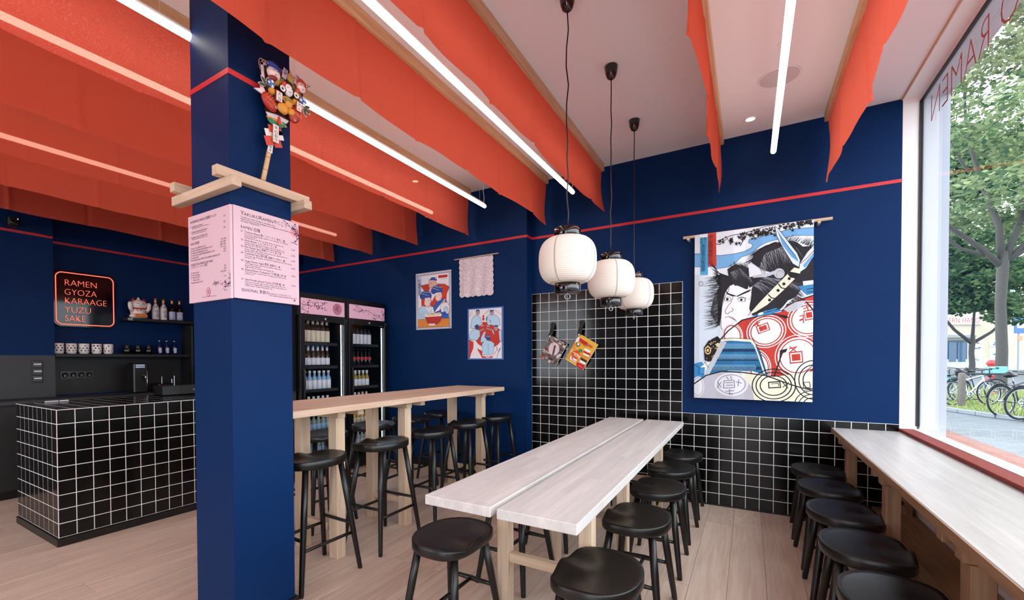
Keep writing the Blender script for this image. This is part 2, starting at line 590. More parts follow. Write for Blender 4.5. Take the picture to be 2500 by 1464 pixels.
# unseen front wall; left opening widened and right one added for fill light
b = MB()
b.box((-6.8, YF - .15, -.1), (-6.1, YF, ZC)).box((-6.1, YF - .15, 2.98), (1.2, YF, ZC)).box((-3.2, YF - .15, -.1), (-.8, YF, 2.98)).box((-6.1, YF - .15, -.1), (-3.2, YF, .7)).box((.85, YF - .15, -.1), (1.2, YF, 2.98))
struct(b.build('wall_front', 'navy'))
# pillar
PX0, PX1, PY0, PY1 = -2.338, -2.011, 1.15, 1.466
pillar = wallbox('pillar', (PX0, PY0, 0), (PX1, PY1, ZC), 'navy')
b = MB()
b.box((PX0 - .014, PY0 - .014, 0), (PX1 + .014, PY0, .075)).box((PX0 - .014, PY1, 0), (PX1 + .014, PY1 + .014, .075))
b.box((PX0 - .014, PY0, 0), (PX0, PY1, .075)).box((PX1, PY0, 0), (PX1 + .014, PY1, .075))
struct(b.build('baseboard_pillar', 'black'))
b = MB().box((-3.85, YP - .014, 0), (-2.02, YP, .075)).box((-2.02, YP - .014, 0), (-2.006, YB, .075))
struct(b.build('baseboard_back', 'black'))

# thin red line all round at one height
zr, hr, t = 2.613, .0125, .0025
b = MB()
b.box((-2.02, YB - t, zr - hr), (XW, YB, zr + hr))
b.box((-2.02, YP - t, zr - hr), (-2.02 + t, YB - t, zr + hr))
struct(b.build('trim_1', 'red_line'))
struct(MB().box((XL + t, YP - t, zr - hr), (-2.02, YP, zr + hr)).build('trim_2', 'red_line'))
struct(MB().box((XL, 1.70, zr - hr), (XL + t, YP, zr + hr)).build('trim_3', 'red_line'))
struct(MB().box((XF, YF, zr - hr), (XF + t, 1.70, zr + hr)).build('trim_4', 'red_line'))
b = MB()
b.box((PX0 - t, PY0 - t, zr - hr), (PX1 + t, PY0, zr + hr)).box((PX1, PY0, zr - hr), (PX1 + t, PY1, zr + hr))
b.box((PX0 - t, PY1, zr - hr), (PX1 + t, PY1 + t, zr + hr)).box((PX0 - t, PY0, zr - hr), (PX0, PY1, zr + hr))
struct(b.build('trim_5', 'red_line'))

# ---- tiles: one glazed tile mesh, a hair narrower than the 100 mm pitch so the grout lies deeper
def tile_mesh(w=.0948, h=.0948, name='tile'):
    x, y = w / 2, h / 2; e = .0022
    vs = [(-x, -y, 0), (x, -y, 0), (x, y, 0), (-x, y, 0), (-x, -y, .0003), (x, -y, .0003), (x, y, .0003), (-x, y, .0003),
          (-x + e, -y + e, .0010), (x - e, -y + e, .0010), (x - e, y - e, .0010), (-x + e, y - e, .0010)]
    return MB().add(vs, [(8, 9, 10, 11), (4, 5, 9, 8), (5, 6, 10, 9), (6, 7, 11, 10), (7, 4, 8, 11), (0, 1, 5, 4), (1, 2, 6, 5), (2, 3, 7, 6), (3, 0, 4, 7)]).mesh(name, 'tile')
TM = tile_mesh()
rt = random.Random(11)
def lay_tiles(parent, origin, u, v, nu, nv, skip=None, pitch=.1):
    pl = plane(origin, u, v)
    for j in range(nv):
        for i in range(nu):
            if skip and skip(i, j): continue
            o = link('tile', TM, parent)
            o.matrix_local = pl @ Matrix.Translation(((i + .5) * pitch, (j + .5) * pitch, 0)) @ Matrix.Rotation(rt.uniform(-.004, .004), 4, 'X') @ Matrix.Rotation(rt.uniform(-.004, .004), 4, 'Y')

tx0 = -2.0213 + .0   # left end of the tiled panel, grid starts in the corner
g = .0035
pan = wallbox('trim_6', (-2.02, YB - .008, 0), (-.5213, YB, 2.008), 'grout')
lay_tiles(pan, (-2.0213, YB - .008, .008), (1, 0, 0), (0, 0, 1), 15, 20)
wain = wallbox('trim_7', (-.5213, YB - .008, 0), (XW, YB, .808), 'grout')
lay_tiles(wain, (-.5213, YB - .008, .008), (1, 0, 0), (0, 0, 1), 14, 8)
# last cut tile column at the window end
CT = tile_mesh(.0720)
for j in range(8):
    o = link('tile', CT, wain)
    o.matrix_local = plane((-.5213 + 1.4 + .0385, YB - .008, .008 + (j + .5) * .1), (1, 0, 0), (0, 0, 1))
wallbox('baseboard_tile', (-2.02, YB - .017, 0), (XW, YB - .0136, .012), 'black')

# ------------------------------------------------------------------ shop window on the right
win = struct(thing('window_1', '', ''))
del win['label']; del win['category']
b = MB().box((XW, 4.475, .735), (XG, 4.60, ZC)).box((XW, -3.0, ZC - .012), (XG + .02, 4.475, ZC + .05)).box((XW, -3.0, .60), (XG + .02, -2.9, ZC))
b.build('frame', 'frame_white', win)
MB().box((XG - .0195, -2.9, .755), (XG + .016, 4.474, .780)).box((XG - .004, -2.9, 3.165), (XG + .016, 4.474, ZC - .012)).box((XG - .004, 2.0 - 3.55, .80), (XG + .016, 2.05 - 3.55, 3.165)).build('sash', 'frame_white', win)
MB().box((XG - .006, 4.466, .80), (XG + .016, 4.474, 3.166)).box((XG - .006, -2.9, 3.159), (XG + .016, 4.474, 3.166)).build('gasket', 'gasket', win)
MB().box((XG + .002, -2.9, .80), (XG + .010, 4.466, 3.16)).build('pane', 'glass', win)
# deep outer reveal of the facade
MB().box((XG + .016, 4.475, -.1), (1.205, 4.62, ZC + .2), 0).box((XG + .016, -3.0, 3.17), (1.205, 4.475, ZC + .2)).build('reveal', mat('reveal_render', 'b4bac4', .7), win)
struct(MB().box((XW - .006, -2.9, .757), (XG - .020, 4.475, .778), bev=.003).build('trim_8', 'red_sill'))
struct(MB().box((XW - .008, -3.0, ZC - .012), (XW, 4.475, ZC)).build('trim_9', 'batten'))
# red line lettering on the pane, read from the street
pm_ = plane((XG + .0012, 4.28, 2.91), (0, 1, 0), (0, 0, 1))
lt = lettering([('YAKUKO RAMEN', 0, 0, .275, 'RIGHT', 1.0)], 'lettering', mat('red_film', 'b0483a', .5), win, pm_, 0, -.006)

# wood panelling and low pipe box below the window counter
panl = thing('wood_panelling', 'horizontal oak panelling on the wall below the window counter', 'panelling', (XW, 1.4, 0))
for k, (z0, z1) in enumerate(((.33, .52), (.525, .725))):
    MB().box((-.022, -2.9, z0), (-.002, 3.07, z1), bev=.002).build('panel', 'oak_y', panl)
bx = thing('pipe_box', 'low oak box along the floor under the window counter', 'casing', (XW, 1.4, 0))
MB().box((-.20, -2.9, 0), (-.004, 2.72, .235), bev=.003).build('body', 'oak_y', bx)
MB().box((-.21, -2.9, .236), (-.004, 2.74, .256), bev=.003).build('lid', 'oak_y', bx)
pv = thing('heating_pipe', 'brown copper heating pipe with valve at the end of the low oak box', 'pipe', (XW - .06, 4.28, 0))
MB().path([(0, 0, 0), (0, 0, .27), (0, 0, .31), (-.01, -.02, .335), (-.03, -.08, .34), (-.03, -.3, .34)], .014, 10).build('pipe', mat('copper_pipe', '7a4a2e', .3, metal=.9), pv)
for p_, q_ in (((0, 0, .18), (0, 0, .24)), ((-.03, -.16, .34), (-.03, -.22, .34))):
    MB().tube(p_, q_, .025, n=10).build('fitting', mat('copper_fitting', '8a5a38', .28, metal=.9), pv)
MB().lathe([(.0, 0), (.018, .0), (.02, .01), (.02, .04), (.014, .05), (.0, .05)], 12).build('valve_cap', 'white_metal', pv, (-.03, -.19, .36))

# ------------------------------------------------------------------ ceiling: battens with red cloth, light tubes, spots
def banner(name, xb, y0, y1, mt, label, seed, zb=2.685):
    r = random.Random(seed)
    t = thing(name, label, 'banner', (xb, 0, ZC), 0, 'red cloth banners under the ceiling')
    MB().box((-.022, y0, -.072), (.022, y1, -.001), bev=.002).build('batten', 'batten', t)
    ny, nz = int((y1 - y0) / .0125), 14
    H = ZC - .070 - zb
    seams = []
    s = y0 + r.uniform(.2, .5)
    while s < y1:
        seams.append(s); s += r.uniform(.50, .68)
    ph = [r.uniform(0, 6.28) for _ in range(6)]
    vs, fs = [], []
    for i in range(ny + 1):
        y = y0 + .004 + (y1 - .02 - y0) * i / ny
        for j in range(nz + 1):
            q = j / nz
            d = q ** 1.3 * (.009 * math.sin(1.7 * y + ph[0]) + .006 * math.sin(4.3 * y + ph[1]) + .004 * math.sin(9 * y + ph[2] + q * 2))
            for k, sm_ in enumerate(seams):
                e = abs(y - sm_ - .02 * q)
                d += (.015 if k % 2 else -.013) * math.exp(-(e / .015) ** 2) * min(1, .35 + q)
                d += .012 * math.exp(-(e / .13) ** 2) * q * (1 if k % 2 else -1)
            endw = max(0, 1 - (y1 - .02 - y) / .25)
            d += endw * q * .03 * math.sin(ph[3] + q * 3)
            z = -.070 - H * q - q * (.005 * math.sin(2.1 * y + ph[4]) + .004 * math.sin(5.7 * y + ph[5])) - q * .012 * endw
            vs.append((d, y, z))
    for i in range(ny):
        for j in range(nz):
            a = i * (nz + 1) + j
            fs.append((a, a + 1, a + nz + 2, a + nz + 1))
    MB().add(vs, fs, 0, True).build('cloth', mt, t)
    return t
yr, yl = YB - .07, YP - .08
BN = [(.51, yr, 'fabric', 'red cloth banner on a batten nearest the shop window'),
      (-.218, yr, 'fabric', 'red cloth banner seen almost edge-on right of the paper lanterns'),
      (-1.24, yr, 'fabric', 'red cloth banner just left of the paper lanterns'),
      (-1.822, yr, 'fabric', 'long red cloth banner passing right of the navy pillar top'),
      (-2.69, yl, 'fabric_moire', 'sheer red banner first behind the pillar, with watery sheen'),
      (-3.435, yl, 'fabric', 'red cloth banner second behind the navy pillar'),
      (-4.18, yl, 'fabric', 'red cloth banner third behind the navy pillar'),
      (-4.925, yl, 'fabric', 'red cloth banner fourth behind the navy pillar'),
      (-5.68, yl, 'fabric', 'red cloth banner furthest from the window, near the bar wall')]
for k, (xb, y1, mt, lb) in enumerate(BN):
    banner('fabric_banner', xb, -2.9, y1, mt, lb, 20 + k, (2.665, 2.735, 2.742, 2.722, 2.700, 2.692, 2.672, 2.666, 2.660)[k])

def light_tube(xc, y1, label, y0=-2.4, z=2.885):
    t = thing('light_tube', label, 'light', (xc, 0, z), 0, 'white light tubes between the banners')
    MB().tube((0, y0, 0), (0, y1, 0), .0185, n=16).ball((0, y1, 0), .0185, 0, 12, 8).build('tube', 'led', t)
    MB().box((-.012, y0, .012), (.012, y1 - .01, .028), bev=.002).build('rail', 'white_metal', t)
    y = y1 - .10
    while y > y0:
        MB().tube((0, y, .026), (0, y, ZC - z - .002), .0011, n=6).lathe([(.004, 0), (.012, .006), (.012, .012), (.0, .012)], 10, (0, y, ZC - z - .012)).build('wire', 'white_metal', t)
        y -= .72
    MB().path([(0, y1 - .02, .02), (.004, y1 - .015, .08), (-.006, y1 - .02, .16), (.0, y1 - .01, .24), (0, y1 - .01, ZC - z - .001)], .003, 6).build('cable', 'white_metal', t)
    return t
light_tube(.149, 4.12, 'white light tube between the window banner and the edge-on banner')
light_tube(-1.435, 4.11, 'white light tube between the two banners left of the lanterns')
light_tube(-2.34, 4.0, 'white light tube passing just behind the navy pillar')
light_tube(-2.95, 3.9, 'light tube hidden behind the sheer red banner', -2.4, 2.90)
light_tube(-4.47, 3.9, 'light tube hidden between the third and fourth red banners')

def spot(xc, yc, label, energy):
    t = thing('ceiling_spot', label, 'spotlight', (xc, yc, ZC))
    MB().lathe([(.030, 0), (.046, 0), (.048, -.004), (.044, -.007), (.033, -.006), (.030, -.002)], 24).build('ring', 'white_metal', t)
    MB().lathe([(0, -.0035), (.0295, -.0035), (.0295, -.001), (0, -.001)], 20).build('lens', mat('spot_lens', 'fff0dd', .4, emit=14, ecol='fff0dd'), t)
    ld = bpy.data.lights.new('spot', 'SPOT'); ld.energy = energy; ld.spot_size = 1.25; ld.spot_blend = .7; ld.shadow_soft_size = .03; ld.color = (1, .86, .72)
    lo = bpy.data.objects.new('beam', ld); C.objects.link(lo); lo.parent = t; lo.location = (0, 0, -.015)
spot(-.002, 4.2, 'small round recessed spot in the ceiling near the back wall', 9)
spot(-3.05, 3.75, 'small recessed ceiling spot seen through the sheer banner', 9)
t = thing('ceiling_speaker', 'flat round white loudspeaker set in the ceiling by the light tube', 'speaker', (.162, 3.684, ZC))
MB().lathe([(0, -.006), (.112, -.006), (.122, -.004), (.124, 0), (0, 0)], 40).build('grille', mat('speaker_grille', 'cfc7c7', .8), t)
MB().lathe([(.113, -.0065), (.1235, -.0065), (.126, -.003), (.126, 0), (.113, 0)], 40).build('rim', 'white_metal', t)
# ------------------------------------------------------------------ pendant lanterns
def lantern(xc, yc, label, rot):
    zt, zb = 1.945, 1.703
    t = thing('paper_lantern', label, 'lantern', (xc, yc, ZC), rot, 'paper lanterns over the long table')
    mid, hh = (zt + zb) / 2 - ZC, (zt - zb) / 2
    prof = []
    n = 27
    for i in range(n + 1):
        s_ = -1 + 2 * i / n
        base = .150 * (1 - abs(s_ * .99) ** 2.7) ** .5 if abs(s_) < 1 else 0
        base = .066 + (base) * (.150 - .066) / .150
        prof.append((base + .0008, mid + s_ * hh))
        if i < n:
            s2 = -1 + 2 * (i + .5) / n
            b2 = .066 + (.150 * (1 - abs(s2 * .99) ** 2.7) ** .5) * (.150 - .066) / .150
            prof.append((b2 - .0008, mid + s2 * hh))
    MB().lathe(prof, 48).build('paper_shade', 'paper', t)
    for (z0, z1, nm) in ((zt - .002, zt + .048, 'top_cap'), (zb - .050, zb + .003, 'bottom_cap')):
        MB().lathe([(0, z0 - ZC), (.0665, z0 - ZC), (.0685, z0 + .002 - ZC), (.0685, z1 - .002 - ZC), (.066, z1 - ZC), (.058, z1 - ZC), (.058, z1 - .02 - ZC), (0, z1 - .02 - ZC)], 36).build(nm, 'gloss_black', t)
    s = MB()
    for k in range(4):
        a = PI / 4 + k * PI / 2
        for z in (zt + .002, zb - .010):
            s.ball((.069 * math.cos(a), .069 * math.sin(a), z - ZC), .0045, 0, 8, 6)
    stuff(s.build('studs', 'brass', t))
    rg = [(.014 * math.cos(k * PI / 8), 0, zb - .068 - ZC + .014 * math.sin(k * PI / 8)) for k in range(16)]
    MB().path(rg, .0022, 6, 0, True).tube((0, 0, zb - .052 - ZC), (0, 0, zb - .034 - ZC), .003, n=6).build('hook_ring', 'steel', t)
    r = random.Random(int(yc * 10))
    pts = [(0, 0, -.085 - k * (ZC - .085 - zt - .03) / 12) for k in range(13)]
    pts = [(p[0] + (r.uniform(-.006, .006) if 0 < i < 12 else 0), p[1], p[2]) for i, p in enumerate(pts)]
    MB().path(pts, .0035, 8).build('cord', 'black', t)
    MB().lathe([(0, -.088), (.010, -.087), (.026, -.075), (.036, -.050), (.040, -.02), (.043, -.004), (.041, 0), (0, 0)], 28).build('ceiling_cup', 'gloss_black', t)
def papermat():
    mt, nt, b = newmat('lantern_paper'); N, L = nt.nodes, nt.links
    tc = N.new('ShaderNodeTexCoord'); sp = N.new('ShaderNodeSeparateXYZ'); L.new(tc.outputs['Object'], sp.inputs[0])
    at = N.new('ShaderNodeMath'); at.operation = 'ARCTAN2'; L.new(sp.outputs[0], at.inputs[0]); L.new(sp.outputs[1], at.inputs[1])
    ml = N.new('ShaderNodeMath'); ml.operation = 'MULTIPLY'; ml.inputs[1].default_value = 4; L.new(at.outputs[0], ml.inputs[0])
    sn = N.new('ShaderNodeMath'); sn.operation = 'SINE'; L.new(ml.outputs[0], sn.inputs[0])
    mr = N.new('ShaderNodeMapRange'); mr.inputs[1].default_value = .985; mr.inputs[2].default_value = 1; L.new(sn.outputs[0], mr.inputs[0])
    zz = N.new('ShaderNodeMath'); zz.operation = 'MULTIPLY'; zz.inputs[1].default_value = 2 * PI / (.242 / 27); L.new(sp.outputs[2], zz.inputs[0])
    s2 = N.new('ShaderNodeMath'); s2.operation = 'SINE'; L.new(zz.outputs[0], s2.inputs[0])
    m2 = N.new('ShaderNodeMapRange'); m2.inputs[1].default_value = .55; m2.inputs[2].default_value = 1; m2.inputs[4].default_value = .55; L.new(s2.outputs[0], m2.inputs[0])
    mxm = N.new('ShaderNodeMath'); mxm.operation = 'MAXIMUM'; L.new(mr.outputs[0], mxm.inputs[0]); L.new(m2.outputs[0], mxm.inputs[1])
    mx = N.new('ShaderNodeMix'); mx.data_type = 'RGBA'; mx.inputs[6].default_value = lin('e6dace') + (1,); mx.inputs[7].default_value = lin('a89a8e') + (1,)
    L.new(mxm.outputs[0], mx.inputs[0]); L.new(mx.outputs[2], b.inputs['Base Color'])
    sock(b, 'Emission Strength').default_value = .05
    em = N.new('ShaderNodeMix'); em.data_type = 'RGBA'; em.inputs[6].default_value = (1, .86, .72, 1); em.inputs[7].default_value = (.62, .5, .4, 1)
    L.new(mxm.outputs[0], em.inputs[0]); L.new(em.outputs[2], sock(b, 'Emission Color'))
    b.inputs['Roughness'].default_value = .8
    return mt
M['paper'] = papermat()
M['gloss_black'] = mat('gloss_black', '070708', .12, spec=.6, coat=.3)
lantern(-.822, 2.27, 'white paper lantern with black caps nearest the viewer', .3)
lantern(-.777, 2.968, 'white paper lantern with black caps, middle one of the row', .9)
lantern(-.793, 3.73, 'white paper lantern with black caps nearest the tiled wall', 1.5)

# ------------------------------------------------------------------ tables
def trestle(t, y, xs, ztop, wl, mt_leg, mt_x, cle=.16, stretch_z=None, sec=.065, ov=.10):
    for x in xs:
        MB().box((x - wl / 2, y - sec / 2, 0), (x + wl / 2, y + sec / 2, ztop - .055), bev=.002).build('leg', mt_leg, t)
    x0, x1 = min(xs) - ov, max(xs) + min(ov, .05)
    MB().box((x0, y - .032, ztop - .055), (x1, y + .032, ztop), bev=.002).build('cross_beam', mt_x, t)
    MB().box((x0, y + cle - .028, ztop - .05), (x1, y + cle + .028, ztop), bev=.002).build('cleat', mt_x, t)
    if stretch_z:
        MB().box((min(xs) + wl / 2, y - .018, stretch_z), (max(xs) - wl / 2, y + .018, stretch_z + .046), bev=.002).build('stretcher', mt_x, t)

ct = thing('communal_table', 'long low whitewashed table of two boards with a gap in the middle', 'table', (-.81, 2.86, 0))
for x0, x1 in ((-1.132, -.823), (-.797, -.488)):
    MB().box((x0 + .81, 1.44 - 2.86, .711), (x1 + .81, 4.28 - 2.86, .75), bev=.003).build('tabletop_board', 'table', ct)
for y in (1.97, 2.64, 3.82):
    trestle(ct, y - 2.86, (-1.038 + .81, -.62 + .81), .711, .06, 'pale_wood', 'pale_wood_x', -.13, .30)

bt = thing('bar_table', 'tall narrow pale oak bar table in front of the fridges', 'table', (-2.43, 2.7, 0))
MB().box((-2.72 + 2.43, 1.5 - 2.7, .98), (-2.14 + 2.43, 4.05 - 2.7, 1.02), bev=.003).build('tabletop', 'bar_top', bt)
for y in (2.02, 2.70, 3.87):
    trestle(bt, y - 2.7, (-2.70 + 2.43 + .03, -2.32 + 2.43), .98, .075, 'pale_wood', 'pale_wood_x', .17, .17, .075)

wc = thing('window_counter', 'long wooden counter under the shop window with brown edge', 'counter', (.75, 1.4, 0))
MB().box((.556 - .75, -2.6 - 1.4, .718), (XW - .75 - .006, 4.455 - 1.4, .756), bev=.003).build('worktop', 'counter_top', wc)
MB().box((.5520 - .75, -2.6 - 1.4, .719), (.5555 - .75, 4.455 - 1.4, .7545)).build('edge_strip', 'oak_y', wc)  # brown of the same oak, without the sky sheen painted into the top
for y in (.0, 1.0, 2.0, 3.0, 4.05):
    trestle(wc, y - 1.4, (.615 - .75, .90 - .75), .718, .058, 'oak', 'oak', .17, None, .08, .045)

# ------------------------------------------------------------------ stools
def seat_mesh(name):
    NR, NS = 9, 56
    vs, fs = [], []
    def outline(tt):
        c, s = math.cos(tt), math.sin(tt)
        p = 2.2 if c < 0 else 3.2
        rx = .156 if c > 0 else .164
        k = (abs(c / rx) ** p + abs(s / .207) ** p) ** (-1 / p)
        return c * k, s * k
    def ztop(x, y, q):
        z = -.020 * (1 - q ** 2.2)
        fx = max(0, min(1, (x + .02) / .16)); fx = fx * fx * (3 - 2 * fx)
        z -= fx * .016 * math.exp(-((abs(y) - .088) / .048) ** 2)
        z += fx * .006 * math.exp(-(y / .035) ** 2)
        z -= fx * .004
        return z
    vs.append((0, 0, ztop(0, 0, 0)))
    for i in range(1, NR + 1):
        q = i / NR
        for k in range(NS):
            x, y = outline(2 * PI * k / NS)
            qq = q if i < NR else .985
            vs.append((x * qq, y * qq, ztop(x * q, y * q, q)))
    lo = len(vs)
    for (sc_, dz) in ((1.0, -.004), (1.0, -.040), (.975, -.047), (.93, -.050)):
        for k in range(NS):
            x, y = outline(2 * PI * k / NS)
            zz = ztop(x, y, 1) + dz if dz > -.01 else dz
            vs.append((x * sc_, y * sc_, zz))
    for k in range(NS):
        fs.append((0, 1 + k, 1 + (k + 1) % NS))
    rings = [1 + i * NS for i in range(NR)] + [lo + i * NS for i in range(4)]
    for a, b_ in zip(rings[:-1], rings[1:]):
        for k in range(NS):
            fs.append((a + k, b_ + k, b_ + (k + 1) % NS, a + (k + 1) % NS))
    last = rings[-1]
    fs.append(tuple(last + k for k in reversed(range(NS))))
    return MB().add(vs, fs, 0, True).mesh(name, 'stool')
SEAT = seat_mesh('seat')
def stool(name, h, fx, fy, low):
    t = thing(name, '', 'stool')
    link('seat', SEAT, t, (0, 0, h))
    zt = h - .047
    def legpt(sx, sy, z):
        q = 1 - z / zt
        return Vector((sx * (.100 + (fx - .100) * q), sy * (.125 + (fy - .125) * q), z))
    for sx in (-1, 1):
        for sy in (-1, 1):
            MB().path([legpt(sx, sy, 0), legpt(sx, sy, .012), legpt(sx, sy, zt * .6), legpt(sx, sy, zt)], [.0125, .0140, .0185, .0175], 14).build('leg', 'stool', t)
    def rung(a, b_, r0, r1):
        a, b_ = Vector(a), Vector(b_)
        MB().path([a, a.lerp(b_, .25), a.lerp(b_, .5), a.lerp(b_, .75), b_], [r0, (r0 + r1) / 2, r1, (r0 + r1) / 2, r0], 10).build('stretcher', 'stool', t)
    if low:
        z = .205
        for sy in (-1, 1):
            rung(legpt(-1, sy, z), legpt(1, sy, z), .0085, .0135)
        a, b_ = (legpt(-1, -1, z) + legpt(1, -1, z)) / 2, (legpt(-1, 1, z) + legpt(1, 1, z)) / 2
        rung(a, b_, .0085, .0105)
    else:
        for sx in (-1, 1):
            rung(legpt(sx, -1, .235), legpt(sx, 1, .235), .0095, .0105)
        for sy in (-1, 1):
            rung(legpt(-1, sy, .29), legpt(1, sy, .29), .0095, .0105)
    return t
S_LOW = stool('low_stool', .492, .152, .198, True)
S_BAR = stool('bar_stool', .725, .172, .212, False)
used = {}
def put(src, x, y, front, label, group):
    first = src.name not in used
    used[src.name] = 1
    rz = (0 if front > 0 else PI) + rnd.uniform(-.05, .05)
    if first:
        src.location = (x, y, 0); src.rotation_euler = (0, 0, rz); src['label'] = label; src['group'] = group
        return src
    return dup(src, (x, y, 0), rz, label, group)
NTH = ['nearest the viewer', 'second from the near end', 'third from the near end', 'fourth from the near end', 'nearest the tiled wall']
for k, y in enumerate((1.71, 2.41, 3.04, 3.62, 4.18)):
    put(S_LOW, -.495, y, -1, 'low black saddle stool right of the white long table, ' + NTH[k], 'low black stools')
for k, y in enumerate((1.72, 2.40, 3.04, 3.62, 4.18)):
    put(S_LOW, -1.19, y, 1, 'low black saddle stool left of the white long table, ' + NTH[k], 'low black stools')
for k, y in enumerate((2.03, 2.535, 3.05, 3.575, 4.10)):
    put(S_LOW, .437, y, 1, 'low black saddle stool at the window counter, ' + NTH[k], 'low black stools')
NB = ['beside the navy pillar', 'second from the navy pillar', 'third from the navy pillar', 'fourth from the navy pillar', 'nearest the back wall corner']
for k, y in enumerate((1.775, 2.375, 2.965, 3.51, 4.04)):
    put(S_BAR, -2.25, y, -1, 'tall black stool on the near side of the bar table, ' + NB[k], 'tall black bar stools')
NB2 = ['partly behind the pillar', 'before the left fridge', 'before the right fridge', 'beside the navy rear wall', 'in the far corner']
for k, y in enumerate((1.75, 2.38, 2.97, 3.50, 4.02)):
    put(S_BAR, -2.92, y, 1, 'tall black stool on the fridge side of the bar table, ' + NB2[k], 'tall black bar stools')
